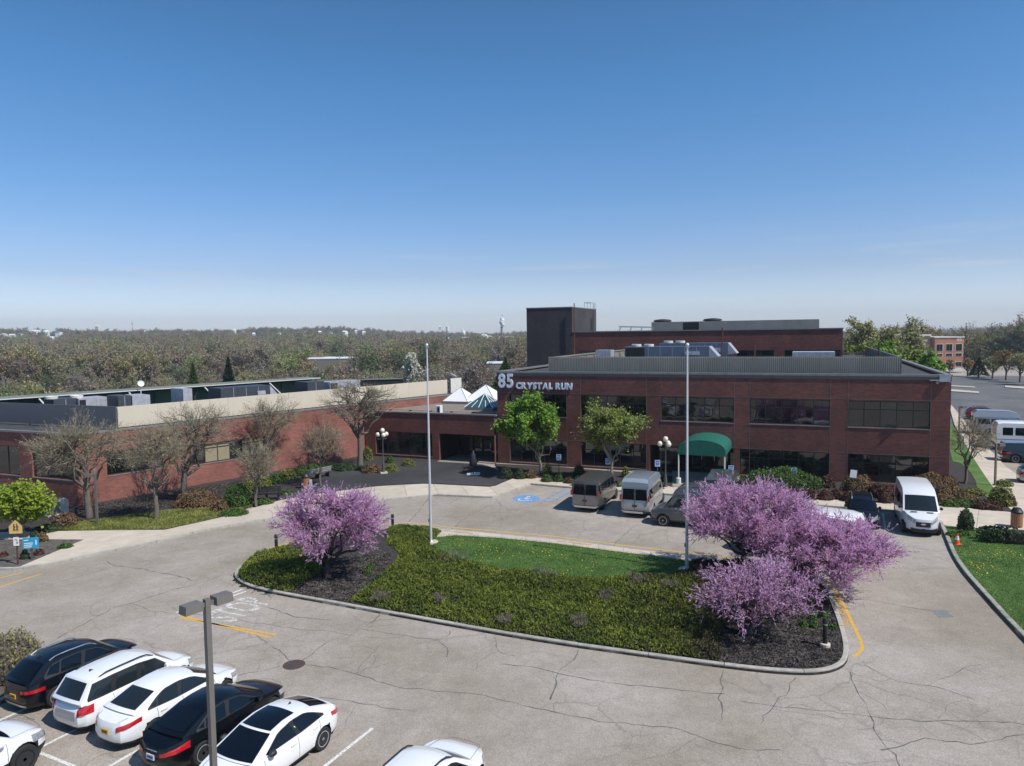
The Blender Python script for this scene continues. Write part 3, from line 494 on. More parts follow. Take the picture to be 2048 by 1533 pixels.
# ---------------------------------------------------------------- vehicles
def vehicle(name, label, cat, S, p, heading, group=None):
    """S: dict of sizes. Local +x is the nose, origin on the ground at the centre."""
    root = thing(name, label, cat, (p[0], p[1], p[2] if len(p) > 2 else 0), heading, group)
    L, W, PT = S['L'], S['W'], S['paint']; nf, nr = S.get('nf', 3.0), S.get('nr', 3.6); zb = S.get('zb', .24)
    zt = S['ztop']; zx = [a for a, _ in zt]; zz = [b for _, b in zt]; ztop = lambda x: float(np.interp(x, zx, zz))
    tp = S.get('tprof', [(0,.93),(.12,.975),(.35,1),(.6,.997),(.82,.975),(1,.925)]); K = [t for t, _ in tp]; ts = [s for _, s in tp]; tw_ = lambda t: float(np.interp(t, K, ts))
    lean = S.get('lean', 1.0); hw = lambda x: W/2*(1-min(1, abs(x)/(L/2))**(nf if x > 0 else nr))**(1/(nf if x > 0 else nr))
    endx = lambda y, s: s*L/2*(1-min(1, abs(y)/(W/2))**(nf if s > 0 else nr))**(1/(nf if s > 0 else nr))
    xe = S.get('xe', .86)*L/2; NX, NY = 30, 8; X = np.linspace(-xe, xe, NX+1); Vv = np.linspace(-1, 1, NY+1); cr = S.get('crown', .05)
    def gp(i, j):
        v = Vv[j]; Y = hw(X[i]); x = X[i]
        if i > NX*.6: w = ((i-NX*.6)/(NX*.4))**2; x += (endx(v*hw(xe), 1) - xe)*w
        if i < NX*.3: w = ((NX*.3-i)/(NX*.3))**2; x += (endx(v*hw(-xe), -1) + xe)*w
        return x, v*Y
    def body_pt(x, y, t):
        zt_ = ztop(x); s = tw_(t); sxx = 1 - (1-s)*.45*lean; return (x*sxx, y*s, zb + (zt_-zb)*t)
    vs = []; idx = {}
    for i in range(NX+1):
        for j in range(NY+1):
            x, y = gp(i, j); q = body_pt(x, y, 1); vs.append((q[0], q[1], q[2] + cr*(1-Vv[j]**2)*min(1, (NX-i)/3, i/3))); idx[i, j, 'T'] = len(vs)-1
    for i in range(NX+1):
        for j in range(NY+1): x, y = gp(i, j); vs.append(body_pt(x, y, 0)); idx[i, j, 'B'] = len(vs)-1
    fs = [(idx[i,j,'T'], idx[i+1,j,'T'], idx[i+1,j+1,'T'], idx[i,j+1,'T']) for i in range(NX) for j in range(NY)]
    fs += [(idx[i,j,'B'], idx[i,j+1,'B'], idx[i+1,j+1,'B'], idx[i+1,j,'B']) for i in range(NX) for j in range(NY)]
    loop = [(NX, j) for j in range(NY+1)] + [(i, NY) for i in range(NX-1, -1, -1)] + [(0, j) for j in range(NY-1, -1, -1)] + [(i, 0) for i in range(1, NX)]
    n = len(loop); rows = [[idx[i, j, 'B'] for i, j in loop]]
    for t in K[1:-1]:
        row = []
        for i, j in loop: x, y = gp(i, j); vs.append(body_pt(x, y, t)); row.append(len(vs)-1)
        rows.append(row)
    rows.append([idx[i, j, 'T'] for i, j in loop])
    for a, b in zip(rows, rows[1:]): fs += [(a[k], a[(k+1) % n], b[(k+1) % n], b[k]) for k in range(n)]
    me = bpy.data.meshes.new("body"); me.from_pydata(vs, [], fs); me.materials.append(PT); me.materials.append(TRIM); me.update()
    body = link(bpy.data.objects.new("body", me), root); wr = S.get('wr', .34); wx = S['wheels']; arch = S.get('arch', wr*1.17)
    mb = MB()
    for x in wx:
        for s in (-1, 1): mb.lathe((x, 0, wr), [(arch, s*(W/2+.2)), (arch, s*(W/2-.34))][::s], 20, axis='y')
    cut = mb.build("cutter", TRIM); mod = body.modifiers.new("b", 'BOOLEAN'); mod.object = cut; mod.operation = 'DIFFERENCE'; mod.solver = 'EXACT'
    cut.location = root.location; cut.rotation_euler = root.rotation_euler
    bpy.context.view_layer.update(); dg = bpy.context.evaluated_depsgraph_get(); m2 = bpy.data.meshes.new_from_object(body.evaluated_get(dg)); body.modifiers.clear(); body.data = m2
    m2.materials.clear(); m2.materials.append(PT); m2.materials.append(TRIM); bpy.data.objects.remove(cut); set_smooth(m2, 32)
    dk = [0]*len(m2.polygons)
    for k, f in enumerate(m2.polygons):
        c = f.center
        if c.z < zb + S.get('clad', .10) or any((c.x-x)**2 + (c.z-wr)**2 < (arch*1.03)**2 and abs(c.y) < W/2*.985 for x in wx): dk[k] = 1
    m2.polygons.foreach_set("material_index", dk)
    # cabin
    cab = S['cab']; CY = 8; cv = np.linspace(-1, 1, CY+1); Xc = [c[0] for c in cab]; cur = S.get('curve', .12); ccr = S.get('ccrown', .05)
    iw, irr = S.get('iw', 1), S.get('ir', len(cab)-2)
    def cpt(k, v):
        x, z, w = cab[k]; e = 1-v*v; bend = cur*e*(1 if k <= iw else (S.get('rcurve',-.6) if k >= irr else 0)); return (x + bend, v*w, z + ccr*e*(1 if 0 < k < len(cab)-1 else .3))
    vs = []; fs = []; nk = len(cab)
    for k in range(nk): vs += [cpt(k, v) for v in cv]
    fs += [(k*(CY+1)+j, k*(CY+1)+j+1, (k+1)*(CY+1)+j+1, (k+1)*(CY+1)+j) for k in range(nk-1) for j in range(CY)]
    belt = lambda x: (x, hw(max(-L/2*.97, min(L/2*.97, x)))*tw_(1)*S.get('beltin', .985), ztop(x)-.02)
    for s, j in ((1, CY), (-1, 0)):
        base = len(vs)
        for k in range(nk): bx = belt(cab[k][0]); vs.append((cab[k][0], s*max(bx[1], cab[k][2]), min(bx[2], cab[k][1]-.005)))
        for k in range(nk-1):
            f = (k*(CY+1)+j, (k+1)*(CY+1)+j, base+k+1, base+k); fs.append(f if s > 0 else f[::-1])
    a0, a1 = (CY+1)*nk, (CY+1)*nk+nk
    fs += [(0, *range(1, CY+1), a0, a1)[::-1] if False else tuple([a1] + list(range(0, CY+1)) + [a0])]
    r0 = (nk-1)*(CY+1); fs.append(tuple([a0+nk-1] + list(range(r0+CY, r0-1, -1)) + [a1+nk-1]))
    o = bpy.data.objects.new("cabin", bpy.data.meshes.new("cabin")); o.data.from_pydata(vs, [], fs); o.data.materials.append(S.get('roofpaint', PT)); o.data.update(); link(o, root); set_smooth(o.data, 28)
    def side_pt(x, z, s, off=.008):
        k = [c[0] for c in cab]; ex = np.interp(-x, [-q for q in k], [c[1] for c in cab]); ew = np.interp(-x, [-q for q in k], [c[2] for c in cab]); bx = belt(x); bw = max(bx[1], ew)
        t = (z-bx[2])/max(ex-bx[2], .02); return (x, s*(bw + (ew-bw)*min(max(t,0),1) + off), z)
    if S.get('surround'):
        allp = [q for p_ in S['side'] for q in p_]; hi = {}; up = sorted({round(q[0],2) for q in allp}); zl = min(q[1] for q in allp)-.025
        ring = S['surround']
        for s in (-1, 1):
            v_ = []
            for x in np.linspace(ring[0][0]-.004, ring[-1][0]+.004, 14):
                zt2 = float(np.interp(-x, [-q[0] for q in ring], [q[1] for q in ring]))
                for z in np.linspace(zl, max(zt2, zl+.02), 4): v_.append(side_pt(x, z, s, .006))
            f_ = [(i*4+j, (i+1)*4+j, (i+1)*4+j+1, i*4+j+1) for i in range(13) for j in range(3)]; MB().add(v_, [f[::-1] if s < 0 else f for f in f_]).build("window_trim", TRIM, root, smooth=40)
    for poly in S.get('side', []):
        xs_ = np.linspace(min(q[0] for q in poly)+.004, max(q[0] for q in poly)-.004, 9); n_ = len(poly)
        for s in (-1, 1):
            v_ = []
            for x in xs_:
                zs_ = [a[1]+(b[1]-a[1])*(x-a[0])/(b[0]-a[0]) for a, b in zip(poly, poly[1:]+poly[:1]) if (a[0]-x)*(b[0]-x) < 0]
                for z in np.linspace(min(zs_), max(zs_), 4): v_.append(side_pt(x, z, s, .012))
            f_ = [(i*4+j, (i+1)*4+j, (i+1)*4+j+1, i*4+j+1) for i in range(8) for j in range(3)]
            MB().add(v_, [f if s < 0 else f[::-1] for f in f_]).build("side_window", S.get('glass', CARGL), root, smooth=40)
    def topglass(nm, k0, k1, e0, e1, vin, m, rise=.010):
        kk = np.linspace(k0+e0, k1-e1, 5); vv = np.linspace(-vin, vin, 9); V_ = []
        for k in kk:
            a = int(min(math.floor(k), nk-2)); t = k-a
            for v in vv:
                p0, p1 = np.array(cpt(a, v)), np.array(cpt(a+1, v)); q = p0*(1-t)+p1*t; d = p1-p0; nn = np.array([-d[2], 0, d[0]]); nn /= np.linalg.norm(nn)+1e-9; nn = nn if nn[2] > 0 else -nn; V_.append(q + nn*rise + (0,0,0))
        MB().add(V_, [(i*9+j, i*9+j+1, (i+1)*9+j+1, (i+1)*9+j) for i in range(4) for j in range(8)]).build(nm, m, root, smooth=40)
    topglass("windshield", 0, iw, .06, .07, .90, S.get('wsglass', S.get('glass', CARGL)))
    if S.get('rear', True): topglass("rear_window", irr, nk-1, .10, .16, .84, S.get('rglass', S.get('glass', CARGL)))
    for (k0, k1, vi, m_) in S.get('sunroof', []): topglass("sunroof", k0, k1, 0, 0, vi, m_, .012)
    # lamp, grille and trim patches following the body skin
    def patch(nm, end, v0, v1, t0, t1, m, wrap=0, off=.010, parent=root, t0b=None, t1b=None):
        P = []
        for v in np.linspace(v0, v1, 9): y = v*hw(end*xe); P.append((endx(y, end), y))
        if wrap:
            s = 1 if v1 > 0 and abs(v1) >= abs(v0) else -1
            if s < 0: P = P[::-1]
            for x in np.linspace(xe, xe-wrap, 5)[1:]: P.append((end*x, s*hw(end*x)))
        vs_ = []; m_ = len(P)
        for a in range(m_):
            x, y = P[a]; f_ = a/(m_-1); ta0 = t0 + ((t0b if t0b is not None else t0)-t0)*f_; ta1 = t1 + ((t1b if t1b is not None else t1)-t1)*f_
            nx, ny = x/(L/2), y/(W/2); q = 6; nn = np.array([np.sign(x)*abs(nx)**q, np.sign(y)*abs(ny)**q]); nn = nn/(np.linalg.norm(nn)+1e-9)
            for t in np.linspace(ta0, ta1, 4): b_ = body_pt(x, y, t); vs_.append((b_[0]+nn[0]*off, b_[1]+nn[1]*off, b_[2]))
        fs_ = [(a*4+b, a*4+b+1, (a+1)*4+b+1, (a+1)*4+b) for a in range(m_-1) for b in range(3)]
        MB().add(vs_, fs_).build(nm, m, parent, smooth=50)
    for q in S.get('patch', []): patch(*q[:7], **(q[7] if len(q) > 7 else {}))
    # shut lines of bonnet and boot
    def topz(x, v): i = min(NX-1, max(0, int((x+xe)/(2*xe)*NX))); return ztop(x) + cr*(1-v*v)*min(1, (NX-i)/3, i/3) + .004
    for (xa, xb, v) in S.get('shut', []):
        for s in (-1, 1) if v else (1,):
            m3 = MB(); V3 = []
            if v:
                for x in np.linspace(xa, xb, 8): y = s*v*hw(x)*tw_(1); V3 += [(x, y-.006, topz(x, v)), (x, y+.006, topz(x, v))]
            else:
                for y in np.linspace(-.82, .82, 12): Y = y*hw(xa)*tw_(1); V3 += [(xa-.006+xb*(1-y*y), Y, topz(xa, y)), (xa+.006+xb*(1-y*y), Y, topz(xa, y))]
            m3.add(V3, [(2*i, 2*i+1, 2*i+3, 2*i+2) for i in range(len(V3)//2-1)]).build("shut_line", TRIM, root)
    # plate
    for end, z, m_ in S.get('plates', []):
        x = end*(L/2)*(1-(1-tw_((z-zb)/(ztop(end*L/2)-zb)))*.45*lean); pl = MB().box(min(x, x+end*.03), max(x, x+end*.03), -.155, .155, z-.075, z+.075).build("licence_plate", m_, root)
        MB().box(min(x+end*.031, x+end*.034), max(x+end*.031, x+end*.034), -.11, .11, z-.028, z+.03).build("plate_characters", worn_mat("plate_print", (.03,.03,.10), .52, .03, 38) if "plate_print" not in bpy.data.materials else bpy.data.materials["plate_print"], pl)
    # seams and handles
    sw = lambda x, z, s: (x*1.0, s*(hw(x)*tw_((z-zb)/max(.1, ztop(x)-zb)) + .003), z)
    for x in S.get('seams', []):
        for s in (-1, 1):
            mb = MB(); zs = np.linspace(zb+.12, ztop(x)-.01, 6)
            for a, b in zip(zs, zs[1:]): mb.add([sw(x-.006,a,s), sw(x+.006,a,s), sw(x+.006,b,s), sw(x-.006,b,s)], [(0,1,2,3) if s < 0 else (3,2,1,0)])
            mb.build("door_seam", TRIM, root)
    for x in S.get('handles', []):
        for s in (-1, 1):
            z = ztop(x)-S.get('hz', .13); q = sw(x, z, s); MB().box(x-.11, x+.11, min(q[1], q[1]+s*.03), max(q[1], q[1]+s*.03), z-.018, z+.018).build("door_handle", S.get('hmat', PT), root)
    if 'mirror' in S:
        x, z = S['mirror']
        for s in (-1, 1):
            q = side_pt(x, z, s, 0); mm = MB(); mm.lathe((x+.02, q[1]+s*.15, z+.03), [(.04,-.1),(.085,-.09),(.09,.02),(.05,.09)], 10, axis='x'); mm.box(x-.02, x+.03, min(q[1], q[1]+s*.1), max(q[1], q[1]+s*.1), z-.03, z+.0); mm.build("side_mirror", S.get('mmat', PT), root, smooth=40)
    for s in (-1, 1) if 'rails' in S else ():
        x0, x1, m_ = S['rails']; xs_ = np.linspace(x0, x1, 9); mm = MB(); pp = []
        for i, x in enumerate(xs_): ex = np.interp(-x, [-c[0] for c in cab], [c[1] for c in cab]); ew = np.interp(-x, [-c[0] for c in cab], [c[2] for c in cab]); pp.append((x, s*(ew-.06), ex + (.075 if 0 < i < 8 else .01)))
        for a, b in zip(pp, pp[1:]): mm.tube(a, b, .022, n=6, cap=False)
        mm.build("roof_rail", m_, root, smooth=60)
    if S.get('antenna'):
        x = S['antenna']; ex = np.interp(-x, [-c[0] for c in cab], [c[1] for c in cab]); MB().add([(x-.09,-.02,ex+.04),(x-.09,.02,ex+.04),(x+.09,0,ex+.045),(x-.07,0,ex+.13)], [(0,1,2),(0,2,3),(2,1,3),(1,0,3)]).build("antenna", S.get('amat', TRIM), root)
    # wheels
    rim_m = S.get('rim', RIM); ns = S.get('spokes', 10); tm = None
    for x in wx:
        for s in (-1, 1):
            if tm is None:
                t = MB(); t.lathe((0,0,0), [(wr*.66,-.10),(wr*.93,-.115),(wr,-.085),(wr,.085),(wr*.93,.115),(wr*.66,.10)], 28, axis='y'); tm = t.mesh("wheel", RUBBER, 30)
                t = MB(); t.lathe((0,0,0), [(wr*.64,-.04),(wr*.64,.02)], 24, mi=1, axis='y'); t.lathe((0,0,0), [(wr*.68,.06),(wr*.68,.108),(wr*.62,.108),(wr*.60,.06)], 28, axis='y'); t.lathe((0,0,0), [(wr*.16,.02),(wr*.13,.10)], 12, axis='y')
                for k in range(ns):
                    a = 2*math.pi*k/ns; ca, sa = math.cos(a), math.sin(a); w_ = wr*(.05 if ns > 6 else .09); t.obox((ca*wr*.38, .075, sa*wr*.38), (ca*wr*.27, .008, sa*wr*.27), (-sa*w_, 0, ca*w_), (0,.018,0))
                rm = t.mesh("rim", [rim_m, TRIM], 30)
            w = share("wheel", tm, root, (x, s*(W/2-.14), wr), 0 if s > 0 else math.pi); share("rim", rm, w)
    MB().box(-L/2*.8, L/2*.8, -W/2*.8, W/2*.8, zb-.06, zb+.06).build("underbody", TRIM, root)
    for fn in S.get('extra', []): fn(root, S, side_pt, sw)
    return root
WHP = paint("car_paint_white", (.78,.78,.78)); BKP = paint("car_paint_black", (.002,.0025,.004), coat=.45); BLP = paint("car_paint_black_blue", (.002,.003,.006), coat=.45)
GYV = paint("van_paint_grey", (.095,.09,.085), .3); SLV = paint("van_paint_silver", (.40,.40,.41), .4); SLB = paint("roof_paint_silver_blue", (.33,.38,.43), .3); GYD = paint("van_paint_dark_grey", (.095,.10,.105), .3)
REDP = paint("car_paint_dark_red", (.17,.008,.020)); GRP = paint("pickup_paint_green", (.006,.018,.018)); WVAN = paint("van_paint_white", (.70,.70,.71), rough=.4); TAUPE = paint("van_rear_taupe", (.22,.195,.185), .2)
SEDAN = dict(L=4.85, W=1.85, nr=4.4, ztop=[(-2.5,.80),(-2.35,.93),(-1.9,1.02),(-1.2,1.00),(0,.95),(1.15,.93),(1.7,.86),(2.2,.74),(2.42,.62)], cab=[(1.2,.95,.80),(.28,1.37,.62),(-.1,1.43,.60),(-.55,1.43,.595),(-.95,1.38,.60),(-1.95,1.05,.72)],
  surround=[(.86,1.0),(.24,1.32),(-.30,1.39),(-.85,1.36),(-1.2,1.22),(-1.52,1.06)], shut=[(1.25,2.2,.78),(2.18,.10,0),(-2.05,-2.3,.80)], iw=1, ir=4, wheels=(1.42,-1.38), wr=.34, paint=WHP, side=[[(.78,1.0),(.22,1.29),(-.30,1.36),(-.32,1.0)],[(-.38,1.0),(-.36,1.36),(-.85,1.33),(-1.12,1.20),(-1.2,1.02)],[(-1.25,1.04),(-1.18,1.18),(-1.45,1.08)]], seams=(.95,-.33,-1.25), handles=(-.12,-1.05), mirror=(.72,1.0),
  patch=[("head_lamp",1,.55,1.0,.62,.90,HEADL,dict(wrap=.30)),("head_lamp",1,-1.0,-.55,.62,.90,HEADL,dict(wrap=.30)),("grille",1,-.42,.42,.40,.80,TRIM),("lower_grille",1,-.6,.6,.08,.28,TRIM),
         ("tail_lamp",-1,.58,1.0,.62,.84,REDL,dict(wrap=.28,t0b=.76,t1b=.92)),("tail_lamp",-1,-1.0,-.58,.62,.84,REDL,dict(wrap=.28,t0b=.76,t1b=.92)),("bumper_trim",-1,-.7,.7,.02,.13,TRIM)], plates=[(-1,.62,PLATE)])
SUV = dict(SEDAN, L=4.6, W=1.86, nr=5.5, ztop=[(-2.35,.78),(-2.3,1.02),(-1.6,1.08),(0,1.04),(1.0,1.04),(1.7,.99),(2.1,.88),(2.3,.70)], cab=[(1.15,1.06,.80),(.42,1.50,.64),(.0,1.60,.63),(-.8,1.62,.62),(-1.55,1.56,.60),(-2.18,1.08,.72)],
  surround=[(.86,1.1),(.38,1.45),(-.22,1.545),(-1.0,1.53),(-1.42,1.45),(-1.68,1.18)], shut=[(1.2,2.05,.80),(2.02,.10,0)], ir=4, wheels=(1.38,-1.33), wr=.37, side=[[(.80,1.11),(.36,1.42),(-.22,1.51),(-.24,1.11)],[(-.30,1.11),(-.28,1.51),(-1.0,1.50),(-1.12,1.13)],[(-1.18,1.15),(-1.06,1.48),(-1.40,1.42),(-1.60,1.20)]], seams=(.95,-.27,-1.2), handles=(-.08,-1.0), mirror=(.75,1.1), curve=.10, rails=(.35,-1.4,ALU), antenna=-1.35, clad=.16)
def van_cab(L, zr, zb_, wsx, top_in=.10, W=1.0, n=5, fr=.0):
    h = L/2; xs = np.linspace(wsx-.75, -h+.16, n); return [(wsx, zb_, W*.93)] + [(x, zr-(.03 if i == 0 else 0)-(.02 if i == n-1 else 0), W-top_in) for i, x in enumerate(xs)] + [(-h+.04, zb_+.02, W*.97)]
EXPR = dict(rcurve=0, L=5.7, W=2.0, nf=4, nr=9, xe=.93, zb=.36, ztop=[(-2.85,1.18),(0,1.2),(1.75,1.2),(2.4,1.08),(2.8,.85)], cab=van_cab(5.7, 2.08, 1.2, 1.85, .13), iw=1, ir=5, wheels=(1.95,-1.5), wr=.37, paint=GYV, curve=.12, beltin=1.0, tprof=[(0,.95),(.1,.985),(.4,1),(.8,.99),(1,.965)],
  side=[[(1.4,1.27),(1.05,1.78),(.45,1.82),(.45,1.27)],[(.3,1.27),(.3,1.84),(-.45,1.84),(-.45,1.27)],[(-.55,1.27),(-.55,1.84),(-1.3,1.84),(-1.3,1.27)],[(-1.4,1.27),(-1.4,1.84),(-2.6,1.84),(-2.6,1.27)]], seams=(1.5,.38,-.5), handles=(.55,), hz=.16, mirror=(1.5,1.3), mmat=TRIM, rear=False, spokes=5,
  patch=[("grille",1,-.85,.85,.35,.85,TRIM),("head_lamp",1,.6,.95,.5,.85,HEADL),("head_lamp",1,-.95,-.6,.5,.85,HEADL),("rear_bumper",-1,-1.0,1.0,-.02,.14,CHROME,dict(off=.09)),("lower_grille",1,-.9,.9,.0,.2,TRIM,dict(off=.06))], plates=[(-1,.82,PLATE_B)])
def van_rear(zlo, zhi, zl0, zl1, m_door=None):
    def f(root, S, side_pt, sw):
        h = S['L']/2; W = S['W']/2; x0 = -h-.005
        for s in (-1, 1):
            MB().add([(x0-.005, s*.05, zlo),(x0-.005, s*(W-.20), zlo),(x0+.045, s*(W-.24), zhi),(x0+.045, s*.05, zhi)], [(0,1,2,3) if s > 0 else (3,2,1,0)]).build("rear_window", CARGL, root)
            MB().box(x0-.03, x0+.05, min(s*(W-.13), s*(W-.02)), max(s*(W-.13), s*(W-.02)), zl0, zl1).build("tail_lamp", REDL, root)
        MB().box(x0-.012, x0+.01, -.012, .012, .55, zhi).build("door_seam", TRIM, root)
        if m_door: MB().add([(x0-.001,-W+.14,.5),(x0-.001,W-.14,.5),(x0-.001,W-.14,1.2),(x0-.001,-W+.14,1.2)], [(0,3,2,1)]).build("rear_door", m_door, root)
    return f
def high_roof(m_, z0, z1, L0, L1, W):
    def f(root, S, side_pt, sw):
        xs = [L0, L0-.35, L0-1.0, L1+.3, L1]; zs = [z0+.02, z0+(z1-z0)*.7, z1, z1, z0+(z1-z0)*.55]; ws = [W-.12, W-.16, W-.20, W-.20, W-.14]; vs = []
        for x, z, w in zip(xs, zs, ws):
            for v in np.linspace(-1, 1, 7): vs.append((x, v*w, z + .04*(1-v*v)))
        for s in (-1, 1): vs += [(x, s*(W-.085), z0-.02) for x in xs]
        fs = [(k*7+j, k*7+j+1, (k+1)*7+j+1, (k+1)*7+j) for k in range(4) for j in range(6)]
        fs += [(35+k, k*7, (k+1)*7, 36+k) for k in range(4)] + [(k*7+6, 40+k, 41+k, (k+1)*7+6) for k in range(4)] + [(0,35,40,6,5,4,3,2,1), (28,29,30,31,32,33,34,44,39)]
        MB().add(vs, fs).build("raised_roof", m_, root, smooth=30)
        for s in (-1, 1): MB().box(L1+.5, L0-1.1, min(s*(W-.24), s*(W-.19)), max(s*(W-.24), s*(W-.19)), z1-.16, z1+.02).build("roof_rib", m_, root)
    return f
HD = math.atan2(PL[1], PL[0])
def bay(u, v, S, side, rear=True, hd=HD):   # place by the contact point of a wheel
    q = G(u, v)[:2]; h = np.array([math.cos(hd), math.sin(hd)]); l = np.array([-h[1], h[0]]); wxx = S['wheels'][1] if rear else S['wheels'][0]
    return q - h*wxx - l*side*(S['W']/2-.08)
s1 = dict(SUV, paint=BLP, hmat=CHROME, roofpaint=BLP, glass=CARGL, rim=RIM, rails=(.35,-1.35,ALU), plates=[(-1,.62,PLATE)], patch=SUV['patch'][:4] + [("tail_lamp",-1,.5,1.0,.66,.80,REDL,dict(wrap=.25)),("tail_lamp",-1,-1.0,-.5,.66,.80,REDL,dict(wrap=.25)),("skid_plate",-1,-.75,.75,.04,.16,ALU,dict(off=.02))])
_r = vehicle("parked_suv", "black SUV with silver roof rails parked beside the mulch bed", "car", s1, bay(106,1414,s1,-1)+np.array([.12,-.05]), HD, "cars parked in the staff bays"); _r.scale = (.93,.93,.93)
s2 = dict(SUV, W=1.80, nr=8, xe=.92, paint=WHP, rails=(.45,-1.5,TRIM), glass=CARGL_G, ztop=[(-2.3,.85),(-2.26,1.0),(-1.6,1.03),(0,1.02),(1.1,1.02),(1.8,.96),(2.15,.82),(2.3,.68)], cab=[(1.2,1.04,.80),(.5,1.52,.66),(.1,1.62,.66),(-.8,1.63,.66),(-1.8,1.60,.64),(-2.22,1.04,.74)],
  surround=[(.92,1.08),(.47,1.47),(-.15,1.555),(-1.05,1.565),(-1.82,1.53),(-2.02,1.13)], side=[[(.85,1.08),(.45,1.44),(-.15,1.52),(-.17,1.08)],[(-.25,1.08),(-.23,1.52),(-1.05,1.53),(-1.07,1.08)],[(-1.17,1.08),(-1.15,1.53),(-1.80,1.50),(-1.98,1.15)]], plates=[], hmat=TRIM, clad=.06, rim=RIM,
  patch=SEDAN['patch'][:4] + [("tail_lamp",-1,.72,1.0,.62,.95,REDL,dict(wrap=.22)),("tail_lamp",-1,-1.0,-.72,.62,.95,REDL,dict(wrap=.22)),("tailgate_panel",-1,-.6,.6,.42,.86,paint("tailgate_silver",(.42,.43,.45),.3),dict(off=.006))])
vehicle("parked_wagon", "white boxy wagon with black roof rails, between the black SUV and the white sedan", "car", s2, bay(220,1452,s2,-1), HD, "cars parked in the staff bays").scale = (.96,.96,.96)
s3 = dict(SEDAN, glass=CARGL_G, L=4.82, hmat=WHP)
def deck(root, S, side_pt, sw):
    for y in (-.42, 0, .42): m_ = MB(); m_.lathe((-1.12, y, 1.16), [(.06,-.07),(.10,-.05),(.10,.05),(.05,.08)], 10); m_.build("headrest", mat("beige_leather", (.42,.42,.36), .6), root, smooth=50)
vehicle("parked_sedan", "white sedan with a gold plate, between the white wagon and the black sedan", "car", s3, bay(308,1484,s3,-1), HD, "cars parked in the staff bays").scale = (.96,.96,.97)
s4 = dict(SEDAN, paint=BKP, L=4.9, plates=[(-1,.60,PLATE_W)], hmat=CHROME, spokes=12, wr=.35, patch=SEDAN['patch'][:4] + [("tail_lamp",-1,.45,1.0,.66,.80,REDL,dict(wrap=.30,t1b=.9)),("tail_lamp",-1,-1.0,-.45,.66,.80,REDL,dict(wrap=.30,t1b=.9)),("window_trim",-1,-.3,.3,.86,.9,CHROME)])
vehicle("parked_sedan", "black sedan with a pale plate, behind the lamp post", "car", s4, bay(405,1532,s4,-1), HD, "cars parked in the staff bays").scale = (.96,.96,.97)
s5 = dict(SEDAN, L=4.95, paint=WHP, mmat=TRIM, sunroof=[(1.0,2.95,.84,CARGL)], rim=RIM, spokes=5, plates=[], antenna=-.9, cab=[(1.3,.95,.82),(.35,1.37,.64),(-.1,1.44,.62),(-.6,1.43,.61),(-1.1,1.36,.62),(-2.05,1.06,.72)], side=[[(.85,1.0),(.25,1.29),(-.30,1.37),(-.32,1.0)],[(-.38,1.0),(-.36,1.37),(-.9,1.33),(-1.25,1.18),(-1.35,1.04)]])
vehicle("parked_sedan", "white sedan with a black glass roof, nose towards the lamp post foot", "car", s5, bay(650,1498,s5,1,True,HD+math.pi), HD+math.pi, "cars parked in the staff bays").scale = (.96,.96,.97)
h_ = np.array([math.cos(HD), math.sin(HD)]); l_ = np.array([-h_[1], h_[0]])
s6 = dict(SUV, paint=WHP, rails=(.45,-1.5,TRIM), plates=[], clad=.06); nose = G(950,1533,.6)[:2]
vehicle("parked_wagon", "white car at the bottom edge, only its hood and roof in view", "car", s6, G(903,1500,.8)[:2] - h_*1.72 - l_*.22, HD, "cars parked in the staff bays")
s7 = dict(SUV, paint=WHP, rim=RIM_D, clad=.2, wr=.38, spokes=5, plates=[])
c7 = bay(50,1545,s7,-1,False)
vehicle("parked_suv", "white SUV nosing in from the left edge, black alloy wheels", "car", s7, c7, HD, "cars parked in the staff bays")
s8 = dict(SEDAN, paint=SLV, plates=[])
vehicle("parked_sedan", "silver car of which only a corner shows at the left edge", "car", s8, c7 + l_*2.76 - h_*.35, HD, "cars parked in the staff bays")
# vans by the entrance
HN = math.atan2(EY[1], EY[0]); HW_ = math.atan2(-EX[1], -EX[0])
v1 = dict(EXPR, extra=[van_rear(1.20,1.90,1.15,1.5,TAUPE)], rim=CHROME)
vehicle("parked_van", "dark grey passenger van parked nearest the accessible symbol", "van", v1, bay(1207,1019,v1,-1,True,HN), HN, "vans in the bays by the entrance")
v2 = dict(EXPR, paint=SLV, extra=[van_rear(1.20,1.90,1.15,1.5), high_roof(SLB,2.06,2.52,1.35,-2.8,1.0)], rim=CHROME)
vehicle("parked_van", "silver van with a raised roof beside the orange cone", "van", v2, bay(1306,1030,v2,-1,True,HN), HN, "vans in the bays by the entrance")
v3 = dict(EXPR, paint=GYD, extra=[van_rear(1.20,1.90,1.15,1.5), high_roof(GYD,2.06,2.55,1.35,-2.8,1.0)], rim=CHROME)
vehicle("parked_van", "grey van with a raised roof standing side on behind the right flagpole", "van", v3, bay(1326,1053,v3,1,False,HW_), HW_, "vans in the bays by the entrance")
v4 = dict(EXPR, paint=GYV, extra=[van_rear(1.20,1.90,1.15,1.5), high_roof(GYD,2.06,2.45,1.35,-2.8,1.0)])
vehicle("parked_van", "dark van in front of the green canopy, mostly behind the pink blossom", "van", v4, G(1447,1012)[:2], HN, "vans in the bays by the entrance")
